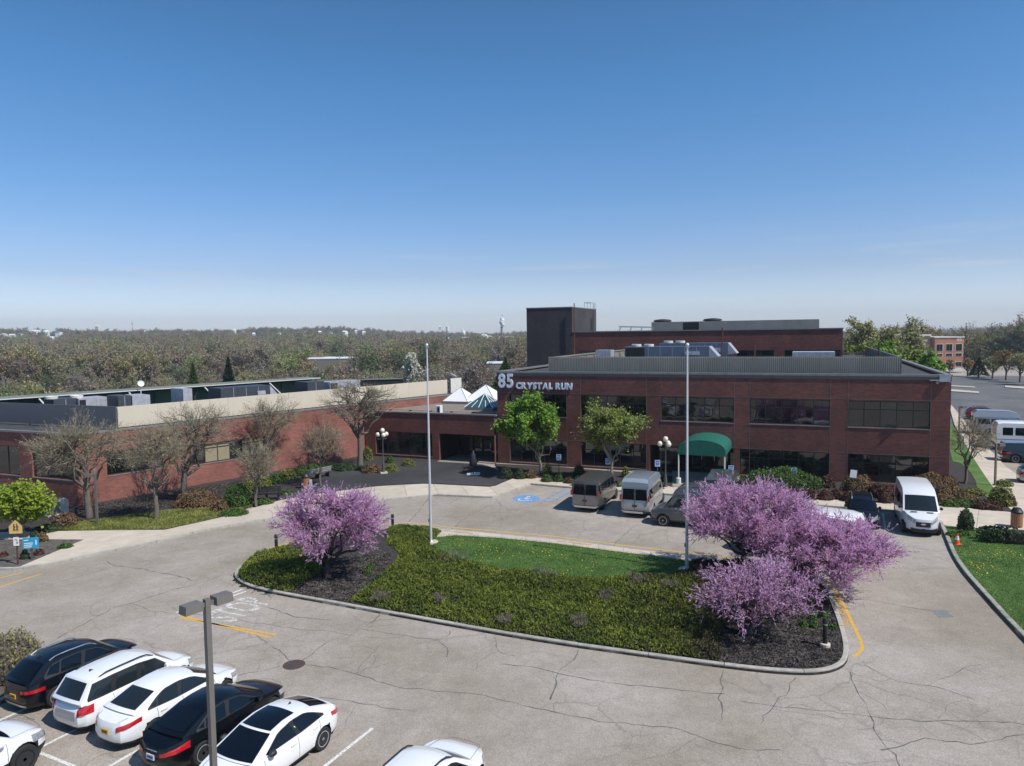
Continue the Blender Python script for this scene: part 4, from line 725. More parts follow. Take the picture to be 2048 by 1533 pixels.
TRAN = dict(EXPR, L=5.98, W=2.06, zb=.30, nf=3.2, ztop=[(-2.99,1.25),(0,1.27),(1.5,1.32),(2.2,1.28),(2.75,1.16),(2.95,1.04)], cab=[(2.05,1.29,.95),(1.15,2.14,.87),(.6,2.38,.85),(-1,2.46,.85),(-2.7,2.43,.85),(-2.95,1.27,.97)], iw=1, ir=4, wheels=(1.98,-1.75), wr=.36, paint=WVAN, wsglass=CARGL_G,
  side=[[(1.5,1.35),(1.15,1.85),(.5,1.92),(.5,1.35)],[(.35,1.35),(.35,1.95),(-.9,1.95),(-.9,1.35)],[(-1.0,1.35),(-1.0,1.95),(-2.7,1.95),(-2.7,1.35)]], mirror=(1.62,1.42), clad=.18, patch=[("grille",1,-.60,.60,.42,.80,TRIM,dict(off=.02)),("head_lamp",1,.66,1.0,.62,.88,HEADL,dict(wrap=.22,t0b=.70,t1b=.98)),("head_lamp",1,-1.0,-.66,.62,.88,HEADL,dict(wrap=.22,t0b=.70,t1b=.98)),("front_bumper",1,-1.0,1.0,-.02,.26,TRIM,dict(off=.05,wrap=.2)),("hood_vent",1,-.01,.0,.9,.92,TRIM)], plates=[(1,.50,PLATE_W)])
HS = HN + math.pi; fr = (G(1805,1062)[:2] + G(1876,1068)[:2])/2; hs = np.array([math.cos(HS), math.sin(HS)])
def emblem(root, S, side_pt, sw):
    m_ = MB(); m_.add([(3.025, .13*math.cos(t), .78+.055*math.sin(t)) for t in np.linspace(0,2*math.pi,17)[:-1]], [tuple(range(16))]); m_.build("oval_emblem", CHROME, root)
    for s in (-1, 1): MB().obox((2.30, s*.42, 1.325), (.03,0,-.01), (0,.17,0), (0,0,.012)).build("hood_vent", TRIM, root)
TRAN['extra'] = [emblem, van_rear(1.35,1.95,1.25,1.6)]
vehicle("parked_van", "white high van facing the drive beside the curving kerb", "van", TRAN, fr - hs*1.75, HS, "vans in the bays by the entrance")
s9 = dict(SUV, paint=BLP, hmat=BLP, rails=(.45,-1.5,ALU), roofpaint=BLP, plates=[(1,.50,PLATE_W)]); fr = (G(1697,1050)[:2]+G(1754,1056)[:2])/2
vehicle("parked_suv", "dark SUV facing the drive between the white shuttle bus and the white van", "car", s9, fr - hs*1.1, HS)
def bus_box(zr, L, W, x1, windows=True, hatch=True):
    def f(root, S, side_pt, sw):
        h = L/2; m_ = MB(); ys = np.linspace(-1, 1, 9); prof = [(-h, .45), (-h+.0, zr-.35), (-h+.12, zr-.08), (-h+.5, zr), (x1-.5, zr), (x1, zr-.18), (x1, .45)]; vs = []
        for x, z in prof:
            for v in ys: vs.append((x, v*W/2*(1-.04*abs(v)**6*(z > zr-.2)), z - .14*abs(v)**5*(z > 1)))
        fs = [(k*9+j, k*9+j+1, (k+1)*9+j+1, (k+1)*9+j)[::-1] for k in range(6) for j in range(8)]; fs += [tuple(k*9 for k in range(7)), tuple(k*9+8 for k in range(6, -1, -1)), tuple(range(9))[::-1] if False else tuple([0,8,62,54])]
        m_.add(vs, fs); m_.build("coach_body", WHP, root, smooth=35)
        if windows:
            n = int((h+x1-.8)/1.05)
            for k in range(n):
                for s in (-1, 1): a = -h+.5+k*1.05; MB().add([(a, s*(W/2+.006), 1.5),(a+.85, s*(W/2+.006), 1.5),(a+.85, s*(W/2+.006), 2.25),(a, s*(W/2+.006), 2.25)], [(0,1,2,3) if s < 0 else (3,2,1,0)]).build("side_window", CARGL, root)
        MB().add([(-h-.008,-.78,1.45),(-h-.008,.78,1.45),(-h-.008,.78,2.3),(-h-.008,-.78,2.3)], [(0,3,2,1)]).build("rear_window", CARGL, root)
        for s in (-1, 1): MB().box(-h-.04, -h, min(s*(W/2-.2), s*(W/2-.08)), max(s*(W/2-.2), s*(W/2-.08)), .9, 1.3).build("tail_lamp", REDL, root)
        MB().box(-h-.03, -h+.02, -.25, .25, zr-.32, zr-.22).build("marker_lamp", REDL, root)
        MB().box(-h-.12, -h+.05, -W/2+.05, W/2-.05, .42, .62).build("rear_bumper", TRIM, root)
        if hatch: MB().box(-.7, .1, -.4, .4, zr, zr+.06).build("roof_hatch", OFFW, root)
        MB().box(-h+.02, x1, -W/2+.002-.004, W/2+.002, 1.05, 1.12).build("side_stripe", SIGND, root)
    return f
BUS = dict(EXPR, L=6.4, W=2.0, paint=WVAN, ztop=[(-3.2,.9),(1.0,1.0),(1.9,1.2),(2.7,1.1),(3.2,.85)], cab=[(2.1,1.2,.93),(1.45,2.0,.85),(.9,2.05,.85),(.5,2.05,.85),(.3,2.0,.85),(.1,1.05,.9)], ir=4, wheels=(2.25,-1.6), wr=.40, side=[[(1.6,1.3),(1.3,1.8),(.9,1.85),(.9,1.3)]], seams=(), handles=(), mirror=(1.7,1.35), plates=[], patch=EXPR['patch'][:3], extra=[bus_box(2.75,6.4,2.2,.8)])
q = G(1697,1085)[:2]; he = np.array([math.cos(HW_), math.sin(HW_)]); 
vehicle("shuttle_bus", "white shuttle bus seen from behind through the pink blossom", "bus", BUS, np.array([17.35,35.95]) + np.array([math.cos(R(140)), math.sin(R(140))])*3.2, R(140))
# right hand lot: vehicles nosing away to the right
HE = math.atan2(EX[1], EX[0]); 
def tail(u, v, S, hd=HE): h = np.array([math.cos(hd), math.sin(hd)]); return G(u, v)[:2] + h*S['L']/2
s10 = dict(SUV, paint=REDP, roofpaint=REDP, hmat=REDP, rails=(.3,-1.3,TRIM)); vehicle("parked_suv", "dark red car in the lot behind the brick building", "car", s10, tail(1929,838,s10), HE)
v5 = dict(EXPR, L=6.0, paint=SLV, extra=[van_rear(1.20,1.90,1.15,1.5), high_roof(SLV,2.06,2.75,1.5,-2.95,1.0)]); vehicle("parked_van", "silver high roofed van between the red car and the small white bus", "van", v5, tail(1943,868,v5), HE)
b2 = dict(BUS, extra=[bus_box(2.8,6.4,2.3,.8)]); vehicle("shuttle_bus", "small white bus beyond the dark green pickup", "bus", b2, tail(1987,897,b2), HE)
def topper(root, S, side_pt, sw):
    h = S['L']/2; vs = [(-h+.05,-.92,1.05),(-h+.05,.92,1.05),(-h+.25,.78,1.75),(-h+.25,-.78,1.75),(-.3,-.92,1.05),(-.3,.92,1.05),(-.35,.78,1.80),(-.35,-.78,1.80)]
    MB().add(vs, [(0,3,2,1),(3,7,6,2),(0,4,7,3),(1,2,6,5),(4,5,6,7)]).build("bed_cap", S['paint'], root); MB().box(-h-.15, -h+.05, -.95, .95, .5, .68).build("rear_bumper", CHROME, root)
    for s in (-1,1): MB().box(-h-.02, -h+.02, min(s*.78,s*.9), max(s*.78,s*.9), .85, 1.15).build("tail_lamp", REDL, root)
    MB().add([(-h+.08,-.7,1.15),(-h+.08,.7,1.15),(-h+.22,.65,1.65),(-h+.22,-.65,1.65)], [(0,3,2,1)]).build("rear_window", CARGL, root)
PICK = dict(SUV, surround=None, shut=(), L=5.6, W=1.98, paint=GRP, roofpaint=GRP, hmat=GRP, nr=9, ztop=[(-2.8,1.05),(0,1.08),(1.2,1.1),(2.2,1.05),(2.75,.85)], cab=[(1.6,1.12,.85),(.95,1.70,.72),(.6,1.80,.70),(.2,1.82,.70),(-.2,1.78,.70),(-.35,1.1,.85)], wheels=(1.85,-1.75), wr=.39, side=[[(1.2,1.17),(.85,1.6),(.2,1.68),(.2,1.17)]], seams=(1.0,.1), handles=(.35,), rails=(.4,-.0,TRIM), extra=[topper]); del PICK['rails']; PICK['antenna'] = 0; PICK['plates'] = [(-1,.7,PLATE_W)]
vehicle("parked_pickup", "dark green pickup with a cap over its bed", "pickup truck", PICK, tail(1998,922,PICK), HE)
s11 = dict(SUV, paint=SLV, hmat=SLV, plates=[(-1,.75,PLATE_W)]); vehicle("parked_minivan", "silver minivan cut off by the right edge", "car", s11, tail(2034,966,s11), HE)
# ---------------------------------------------------------------- buildings
def wall_open(x0, x1, z0, z1, ops, m, parent, depth=.32, name="wall", y=0.0, flip=False):
    """Brick front in the plane y, outward -y, with recessed openings (xa, xb, za, zb)."""
    xs = sorted({x0, x1, *[o[0] for o in ops], *[o[1] for o in ops]}); zs = sorted({z0, z1, *[o[2] for o in ops], *[o[3] for o in ops]}); mb = MB()
    for a, b in zip(xs, xs[1:]):
        for c, d in zip(zs, zs[1:]):
            if not any(o[0] <= a and b <= o[1] and o[2] <= c and d <= o[3] for o in ops): mb.add([(a,y,c),(b,y,c),(b,y,d),(a,y,d)], [(0,1,2,3)])
    for xa, xb, za, zb in ops:
        mb.add([(xa,y,za),(xa,y+depth,za),(xa,y+depth,zb),(xa,y,zb)], [(0,1,2,3)]); mb.add([(xb,y,za),(xb,y+depth,za),(xb,y+depth,zb),(xb,y,zb)], [(3,2,1,0)])
        mb.add([(xa,y,zb),(xb,y,zb),(xb,y+depth,zb),(xa,y+depth,zb)], [(3,2,1,0)]); mb.add([(xa,y,za),(xb,y,za),(xb,y+depth,za),(xa,y+depth,za)], [(0,1,2,3)])
    return mb.build(name, m, parent)
_pane = {}
def window(parent, xa, xb, za, zb, n=5, y=0.26, tr=.33, glass=GLASS, rng=random.Random(4), lit=(), sill=True, m=FRAME, name="window"):
    mb = MB(); w = (xb-xa)/n; zt = zb-(zb-za)*tr; t = .035
    for k in range(n+1): c = xa+k*w; c = min(max(c, xa+t), xb-t); mb.box(c-t, c+t, y-.06, y+.02, za, zb)
    levels = [(za, zt), (zt, zb)] if tr else [(za, zb)]
    for z in [za+t] + ([zt] if tr else []) + [zb-t]: mb.box(xa+.001, xb-.001, y-.055, y+.015, z-t, z+t)
    fr = mb.build(name, m, parent)
    if sill: MB().box(xa-.02, xb+.02, -.035, .30, za-.07, za-.002).build("sill", COPING, fr)
    for k in range(n):
        for j, (a, b) in enumerate(levels):
            gm_ = GLASS_B if k in lit else (GLASS_2 if glass == GLASS and rng.random() < .34 else glass); key = (round(w,2), round(b-a,2), gm_.name)
            if key not in _pane: _pane[key] = MB().box(-w/2+t, w/2-t, -.008, .008, -(b-a)/2+t, (b-a)/2-t).mesh("pane", gm_)
            p = share("pane", _pane[key], fr, (xa+(k+.5)*w, y-.02, (a+b)/2)); p.rotation_euler = (rng.gauss(0,.004), 0, rng.gauss(0,.004))
    return fr
def coping(parent, pts, w, z0, z1, m=COPING, closed=False, name="coping"):
    mb = MB(); pts = [np.array(p, float) for p in pts]; P = pts + ([pts[0]] if closed else [])
    for a, b in zip(P, P[1:]):
        d = (b-a)/np.linalg.norm(b-a); n = np.array([-d[1], d[0]]); c = (a+b)/2; h = np.linalg.norm(b-a)/2 + w/2-.001*len(mb.f)
        mb.obox((c[0], c[1], (z0+z1)/2 + .0007*len(mb.f)/6), (d[0]*h, d[1]*h, 0), (n[0]*w/2, n[1]*w/2, 0), (0,0,(z1-z0)/2))
    return mb.build(name, m, parent)
XL = -36.5
mb_ = thing("office_building", "two storey dark brick office building with the big white 85 sign", "office building", B0, RZ_MAIN)
WX_ = [(-35.3,-29.75), (-28.45,-22.58), (-21.34,-15.35), (-14.14,-8.15), (-6.87,-1.29)]
ops = [(a, b, 4.48, 6.5) for a, b in WX_] + [(-35.3,-29.75,.22,2.36), (-28.45,-22.58,.22,2.36), (-14.9,-8.15,.22,2.36), (-6.87,-1.29,.22,2.36), (-22.3,-15.3,-.02,2.36)]
wall_open(XL, 0, -.5, 8.45, ops, BR_MAIN, mb_, .34)
for a, b in WX_: window(mb_, a, b, 4.48, 6.5, 5)
for a, b in ((-35.3,-29.75), (-28.45,-22.58), (-14.9,-8.15), (-6.87,-1.29)): window(mb_, a, b, .22, 2.36, 5 if b-a < 6 else 6)
MB().box(XL, 0, .001, 57, -.5, 8.45, skip='ftb').build("wall", BR_MAIN, mb_)
MB().box(XL+.3, -.3, .5, 56.7, 7.9, 8.28).build("roof", ROOFM, mb_)
MB().box(XL+.3, -.3, .45, .9, .1, 4.3, skip='').build("inner_wall", TRIM, mb_) if False else None
coping(mb_, [(XL+.13,.13),(-.13,.13),(-.13,56.9),(XL+.13,56.9)], .40, 8.42, 8.58, closed=True)
coping(mb_, [(XL,-.012),(0,-.012)], .03, 8.16, 8.42, m=mat("flashing_grey_brown", (.12,.10,.095), .6), name="fascia_band")
for z in (6.62, 2.42): coping(mb_, [(XL,-.004),(0,-.004)], .012, z-.012, z+.012, m=mat("joint_line", (.2,.15,.14), .8), name="control_joint")
for x in [q for ab in WX_ for q in ab]: MB().box(x-.012, x+.012, -.009, .001, .0, 8.1).build("control_joint", mat("joint_line", (.2,.15,.14), .8), mb_)
# entrance recess
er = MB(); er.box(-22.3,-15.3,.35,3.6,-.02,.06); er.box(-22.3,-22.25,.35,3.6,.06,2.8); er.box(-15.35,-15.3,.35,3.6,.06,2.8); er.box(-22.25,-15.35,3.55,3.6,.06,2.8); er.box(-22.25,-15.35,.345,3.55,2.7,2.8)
er.build("entrance_recess", mat("recess_lining_dark", (.045,.035,.032), .9), mb_)  # recess lining much darker than the brick of the front
window(mb_, -22.0, -19.4, .10, 2.5, 3, y=2.2, tr=.25, sill=False); window(mb_, -15.9, -15.36, .10, 2.5, 1, y=2.2, tr=.25, sill=False)
for x in (-18.6, -17.55, -16.5):
    d = MB().box(x-.48, x+.48, 2.16, 2.22, .08, 2.25).build("entrance_door", mat("door_brown", (.05,.028,.018), .5), mb_); MB().box(x-.34, x+.34, 2.13, 2.155, .35, 2.05).build("pane", GLASS, d); MB().box(x+.36, x+.40, 2.08, 2.155, .9, 1.4).build("handle", ALU, d)
# letters
LM = mat("letters_white", (.78,.80,.86), .45, var=.03); LD = mat("letters_return_grey", (.30,.33,.42), .5, var=.03)
def letters(txt, x, z, size, sx, off, nm):
    X = x
    for ch in txt:
        if ch == ' ': X += size*.34*sx; continue
        me = text_mesh(ch, size, extrude=.05, offset=off); me.materials.clear(); me.materials.append(LM); xs = [v.co.x for v in me.vertices]; wd = (max(xs)-min(xs))*sx
        o = bpy.data.objects.new(nm, me); link(o, mb_); o.matrix_local = fmtx((X-min(xs)*sx, -.10, z), (1,0,0), (0,0,1), sx, 1)
        e = text_mesh(ch, size, extrude=.02, offset=off+.035); e.materials.clear(); e.materials.append(LD); link(bpy.data.objects.new("letter_edge", e), o).location = (0,0,-.03); X += wd + size*.075
letters("85", -36.32, 7.12, 1.72, .84, .045, "sign_numeral"); letters("CRYSTAL RUN", -34.55, 7.02, .76, .93, .030, "sign_letter")
# corner light on the facade
cl = thing("corner_floodlight", "silver floodlight bracket on the top right corner of the brick front", "wall light", LW(-.55,-.05,8.2), RZ_MAIN); MB().box(-.25,.45,-.12,.0,-.15,.35).box(-.9,-.1,-.5,-.3,-.05,.0).build("housing", UNIT_L, cl); MB().tube((.42,-.1,-.2),(.42,-.1,.75),.035).build("conduit", ALU, cl); MB().box(-.5,-.35,-.55,-.2,-.3,-.1).build("lamp_head", GREYM, cl)
# corrugated screen on the roof
def screen(label, p, rz, L, z0, z1, m, ribs=True, plen=2.9, grp=None, gaps=()):
    sc = thing("roof_screen", label, "roof screen", p, rz, grp); n = round(L/plen); w = L/n; rib = .15; mb = MB()
    if ribs:
        k = int(w/rib); xs = []; ys = []
        for i in range(k): a = i*w/k; s = w/k; xs += [a, a+s*.3, a+s*.45, a+s*.85]; ys += [0, 0, .05, .05]
        xs.append(w-.01); ys.append(0); vs = [(x, y, z) for x, y in zip(xs, ys) for z in (z0, z1)]
        mb.add(vs, [(2*i, 2*i+2, 2*i+3, 2*i+1) for i in range(len(xs)-1)])
    else: mb.box(.005, w-.005, 0, .04, z0, z1)
    me = mb.mesh("panel", m)
    for i in range(n):
        if i not in gaps: share("panel", me, sc, (i*w, random.Random(i).gauss(0,.006), 0))
    MB().box(-.02, L+.02, .055, .13, z1-.10, z1+.02).build("top_rail", m, sc)
    for i in range(n+1): MB().box(i*w-.04, i*w+.04, .14, .22, z0-.2, z1-.11).tube((i*w, .2, z1-.3), (i*w, 1.4, z0-.1), .035, n=5).build("brace", GREYM, sc)
    return sc
screen("long taupe corrugated metal screen above the brick front", LW(-31.95,1.5), RZ_MAIN, 28.8, 8.36, 9.84, SCREEN)
screen("taupe corrugated screen turning back along the right side", LW(-3.12,1.62), RZ_MAIN+math.pi/2, 40, 8.36, 9.82, SCREEN)
screen("taupe corrugated screen turning back along the left side of the roof", LW(-31.98,40), RZ_MAIN-math.pi/2, 38.3, 8.36, 9.80, SCREEN)
# roof units
def unit(label, x0, x1, y0, y1, z0, z1, m=UNIT, root_z=RZ_MAIN, P=LW, fans=2, louvre=True, dark=True, grp="air handling units on the roofs"):
    c = P((x0+x1)/2, y0, 0); t = thing("roof_unit", label, "roof unit", (c[0], c[1], z0), root_z, grp); L = (x1-x0)/2; D = y1-y0; H = z1-z0
    MB().box(-L, L, 0, D, .15, H).build("casing", m, t); MB().box(-L*.95, L*.95, .1, D-.1, 0, .15).build("base_frame", GREYM, t); n = max(2, int(2*L/1.1))
    for i in range(1, n): MB().box(-L+i*2*L/n-.02, -L+i*2*L/n+.02, -.015, .0, .2, H-.05).build("panel_seam", UNIT_L, t)
    if dark: MB().box(-L+.05, -L+2*L*.24, -.02, -.002, .25, H-.12).build("intake", TRIM, t)
    for i in range(fans): MB().lathe((-L*.78+i*1.3, D/2, H), [(.5,0),(.52,.22),(.44,.24),(.40,.05)], 16).build("fan_cowl", OFFW, t, smooth=40)
    if louvre:
        for k in range(3): MB().box(L*.45, L*.78, -.08-.03*k, -.003, H*.72-k*.12, H*.78-k*.12).build("louvre", UNIT_L, t)
        MB().add([(L,0,H),(L+.9,0,H*.55),(L+.9,D,H*.55),(L,D,H),(L,0,H*.5),(L,D,H*.5)], [(0,1,2,3),(0,4,1),(3,2,5)]).build("hood", UNIT_L, t)
    for i in range(1): MB().box(-L, L, -.6, -.55, .5, .54).box(-L, L, -.6, -.55, .0+.28, .31).build("pipe_run", ALU, t)
    return t
a = fac(1250, 694, 12); b = fac(1418, 694, 12); unit("long blue grey roof unit with a black intake, nearest the screen", a[0], b[0], 12, 14.4, 8.28, a[2])
a = fac(1318, 687, 18); b = fac(1456, 687, 18); unit("longer roof unit behind, with a louvred hood at its right end", a[0], b[0], 18, 20.5, 8.28, a[2], dark=False)
a = fac(1573, 708, 10); b = fac(1680, 705, 10); unit("low pale unit behind the screen near its right end", a[0]+.5, b[0]-.4, 10, 13, 8.28, 9.99, m=UNIT_L, fans=0, louvre=False, dark=False)
a = fac(1210, 703, 12); unit("small unit with pipes at the left of the long blue grey unit", a[0]-1, a[0]+.6, 12, 13.5, 8.28, 10.2, fans=0, louvre=False, m=UNIT_L, dark=False)
for (u, v0, v1), lb in (((1149,700,608), "tallest rusty vent pipe beside the charcoal tower"), ((1148,714,690), "short pipe rising behind the left end of the screen"), ((1758,716,685), "thin pipe at the right end of the roof"), ((1509,716,690), "thin pipe in the middle of the roof"), ((1445,665,657), "short pipe stub on the rear roof")):
    y = 31.7 if v1 == 608 else 14; a = fac(u, v0, y); b = fac(u, v1, y); t = thing("vent_pipe", lb, "vent pipe", LW(a[0], y, max(8.2, 0)), RZ_MAIN, "vent pipes on the roofs"); MB().tube((0,0,0), (0,0,b[2]-8.2), .07).lathe((0,0,b[2]-8.2), [(.09,0),(.09,.05)], 8).build("pipe", RUST, t)
# rear third storey and tower
YR = 32; rb = thing("rear_building", "three storey brick block rising behind the office roof", "office building", LW(0, YR), RZ_MAIN); xr0 = fac(1144,665,YR)[0]; xr1 = fac(1686,656,YR)[0]; zr = 12.1
wn_ = [(fac(a,705,YR)[0], fac(b,705,YR)[0]) for a, b in ((1160,1205),(1473,1548),(1569,1681))] + [(-30,-26),(-24,-19)]
wall_open(xr0+.01, xr1, -.4, zr, [(a, b, 7.6, 9.62) for a, b in wn_], BR_MAIN, rb, .3)
for a, b in wn_: window(rb, a, b, 7.6, 9.62, max(3, int((b-a)/1.2)), glass=SKYGL if a < -30 else GLASS, y=.2)
MB().box(xr0+.01, xr1, .001, 25, -.4, zr, skip='ftb').build("wall", BR_MAIN, rb); MB().box(xr0+.2, xr1-.2, .4, 24.8, zr-.4, zr-.1).build("roof", ROOFM, rb)
coping(rb, [(xr0+.2,.1),(xr1-.1,.1),(xr1-.1,24.9)], .36, zr-.02, zr+.12)
a = fac(1303,645,36); b = fac(1638,640,36)
screen("grey screen on the top of the rear block", LW(a[0],36), RZ_MAIN, b[0]-a[0], zr-.1, a[2]-.01, SCREEN, False, 2.1, gaps=(2,))
_g = (b[0]-a[0])/round((b[0]-a[0])/2.1); _dk = thing("roof_louvre", "dark louvred panel filling the gap in the rear grey screen", "louvre", LW(a[0]+2*_g,36.05), RZ_MAIN); MB().box(.02,_g-.02,0,.04,zr-.1,a[2]-.1).build("panel", TRIM, _dk)
screen("beige sunlit side screen on the rear block", LW(b[0]+.02,36.1), RZ_MAIN+math.pi/2, 9, zr-.1, a[2]-.02, SCREEN_B, False, 3)
t = thing("roof_beam", "slanting steel beam on the rear roof left of the grey screen", "beam", LW(fac(1238,655,36)[0],36,zr), RZ_MAIN); L = fac(1303,655,36)[0]-fac(1238,655,36)[0]; MB().obox((L/2,0,.62),(L/2,0,-.08),(0,.12,0),(0,0,.09)).build("beam", OFFW, t)
for k in range(4): MB().tube((L*k/3,0,0),(L*k/3+.25,0,.62-.05*k),.06,n=6).build("strut", OFFW, t)
for k, (u, lb) in enumerate(((1325,"dark roof fan, left of the two rear humps"), (1425,"dark roof fan, right of the two rear humps"))): c = fac(u,642,39); t = thing("roof_fan", lb, "roof fan", LW(c[0],39,zr), RZ_MAIN); MB().lathe((0,0,0), [(.9,0),(.95,1.25),(1.3,1.35),(1.1,1.55),(.3,1.65)], 18).build("cowl", DARKM, t, smooth=40)
xt0 = fac(1053,617,YR)[0]; tw = thing("brick_tower", "charcoal brick tower, the tallest thing on the site", "tower", LW(0,YR), RZ_MAIN); zt_ = 15.42
MB().box(xt0, xr0, -.02, 12, -.4, zt_, skip='b').build("wall", BR_TOWER, tw); coping(tw, [(xt0+.1,.1-.02),(xr0-.1,.08),(xr0-.1,11.9),(xt0+.1,11.9)], .3, zt_-.01, zt_+.13, closed=True)
lad = MB()
for y in (10.4, 11.0): lad.tube((xr0+.12,y,zr),(xr0+.12,y,zt_+1),.03,n=5)
for k in range(16): lad.tube((xr0+.12,10.4,zr+.25+k*.27),(xr0+.12,11.0,zr+.25+k*.27),.02,n=4)
for y in (9.9,11.4):
    for x in (-.3,-1.2): lad.tube((xr0+x,y,zt_),(xr0+x,y,zt_+1.05),.03,n=5)
for a_, b_ in (((-.3,9.9),(-1.2,9.9)),((-.3,11.4),(-1.2,11.4)),((-1.2,9.9),(-1.2,11.4))): lad.tube((xr0+a_[0],a_[1],zt_+1.02),(xr0+b_[0],b_[1],zt_+1.02),.03,n=5)
lad.build("ladder", GREYM, tw); MB().box(xr0+.001,xr0+.04,9.0,10.0,zr,zr+1.9).build("door", TRIM, tw)
# link with recessed entrance
lk = thing("entrance_link", "single storey brick link with a wide dark recessed entrance", "office building", LW(0,-.7), RZ_MAIN)
wall_open(-50.6, XL-.03, -.3, 4.5, [(-49.4,-43.05,.35,2.6),(-42.3,XL-.03,-.3,2.62)], BR_MAIN, lk, .3)
window(lk, -49.4, -43.05, .35, 2.6, 5, y=.25); MB().box(-42.9,-42.3,.301,.6,-.3,2.6).build("pier", BR_TOWER, lk)
MB().box(-42.3, XL-.05, .301, 5.0, 2.62, 2.7).box(-42.35,-42.29,.301,5,-.1,2.62).box(-42.29,XL-.05,4.9,5,-.1,2.62).build("recess", TRIM, lk)
window(lk, -42.2, -40.4, .13, 2.5, 2, y=3.6, tr=.25, sill=False); window(lk, -38.2, -36.7, .13, 2.5, 2, y=3.0, tr=.25, sill=False)
for x in (-39.8,-38.8): d = MB().box(x-.46,x+.46,3.5,3.56,.13,2.3).build("entrance_door", mat("door_teal", (.01,.035,.04), .5), lk); MB().box(x-.36,x+.36,3.47,3.495,.4,2.1).build("pane", GLASS, d); MB().box(x+.3,x+.35,3.40,3.465,.9,1.4).build("handle", ALU, d)
MB().add([(-50.6,.3,4.42),(XL-.02,.3,4.42),(XL-.02,24,4.42),(-44,24,4.42),(-50.6,.9,4.42)], [(0,1,2,3,4)]).build("roof", GRAVEL, lk)
coping(lk, [(-50.6,.1),(XL-.03,.1)], .34, 4.48, 4.60); MB().box(-43,XL-.05,22.8,23.1,4.43,6.0).build("rear_parapet", DARKM, lk)
MB().tube((-50,2.3,4.55),(XL-.1,2.0,4.55),.045,n=6).build("gas_pipe", mat("pipe_tan", (.45,.30,.16), .6), lk)
for k in range(6): MB().box(-49+k*2.3,-48.85+k*2.3,2.0,2.4,4.42,4.51).build("pipe_block", RUST, lk)
def pyramid(label, xa, xb, y0, ap, m, glassy, nm="skylight"):
    cx_, w = (xa+xb)/2, (xb-xa)/2; t = thing(nm, label, "skylight", LW(cx_, y0+w, 4.42), RZ_MAIN, "pyramid skylights on the link roof"); h = ap-4.42
    MB().box(-w,w,-w,w,0,.28).build("curb", COPING if glassy else GREYM, t); c = [(-w,-w),(w,-w),(w,w),(-w,w)]
    for i in range(4):
        a, b = c[i], c[(i+1)%4]; n = 4 if glassy else 1
        for k in range(n):
            p = [np.array([a[0]+(b[0]-a[0])*q, a[1]+(b[1]-a[1])*q, .29]) for q in ((k+.02)/n, (k+.98)/n)]; s_ = 1
            MB().add([*p, (0,0,h)], [(0,1,2)]).build("pane", m, t)
        if glassy:
            MB().tube((a[0],a[1],.30),(0,0,h+.02),.06,n=5).build("glazing_bar", WHITE, t)
            for k in (1,2,3): q = k/4; f = 1-abs(q-.5)*2; bx, by = a[0]+(b[0]-a[0])*q, a[1]+(b[1]-a[1])*q; MB().tube((bx,by,.31),(bx*(1-f*.97),by*(1-f*.97),.31+(h-.31)*f*.97),.035,n=4).build("glazing_bar", WHITE, t)
        else: MB().tube((a[0],a[1],.30),(0,0,h+.01),.03,n=5).build("seam", GREYM, t)
    return t
SKW = mat("skylight_white", (.78,.78,.78), .4, var=.02); az = fac(922,774.4,11.2)[2]; p0, p1 = fac(884,797,9.3), fac(935,797,9.3); pyramid("white pyramid skylight nearest the beige screen", p0[0], p1[0], 9.3, az, SKW, False)
c = fac(971.8,769.4,12); pyramid("white pyramid skylight behind the glass one", c[0]-2.0, c[0]+2.0, 10.0, c[2], SKW, False)
p0, p1 = fac(928.8,808.9,3.8), fac(985.5,810,3.8); c = fac(970.4,786.6,5.4); pyramid("glass pyramid skylight with white glazing bars", p0[0], p1[0], 3.8, c[2], SKYGL, True)
c = fac(878,815,.8); t = thing("roof_vent_hood", "small white hooded vent on the edge of the link roof", "vent", LW(c[0],.5,4.42), RZ_MAIN); MB().box(-.28,.28,0,.5,0,.75).build("hood", SIGNW, t); MB().box(-.02,.22,-.02,-.002,.05,.6).build("opening", TRIM, t)
c = fac(908,752,16); t = thing("roof_floodlight", "small floodlight on a pole above the link roof", "floodlight", LW(c[0],16,4.42), RZ_MAIN); MB().tube((0,0,0),(0,0,c[2]-4.42),.05).build("pole", GREYM, t); MB().obox((-.1,0,c[2]-4.4),(.35,0,-.18),(0,.2,0),(.05,0,.1)).build("lamp_head", UNIT_L, t)
# low wing
WP = lambda a, o, z=0: W0 + WX*a + WN*o + np.array([0,0,z])
lw = thing("low_wing", "long low red brick wing at the left, in full sun", "office building", W0, RZ_WING)
ops = [(2.05,6.2,1.95,3.75),(8.6,15.25,1.75,3.35)]
wall_open(0, 27, -.3, 5.2, ops, BR_WING, lw, .3); MB().box(27,42,.001,.02,3.0,5.2).build("wall", BR_WING, lw)
window(lw, 2.05, 6.2, 1.95, 3.75, 3, y=.22, tr=0, glass=GLASS); window(lw, 8.6, 15.25, 1.75, 3.35, 6, y=.22, tr=.25, lit=(1,2,4,5))
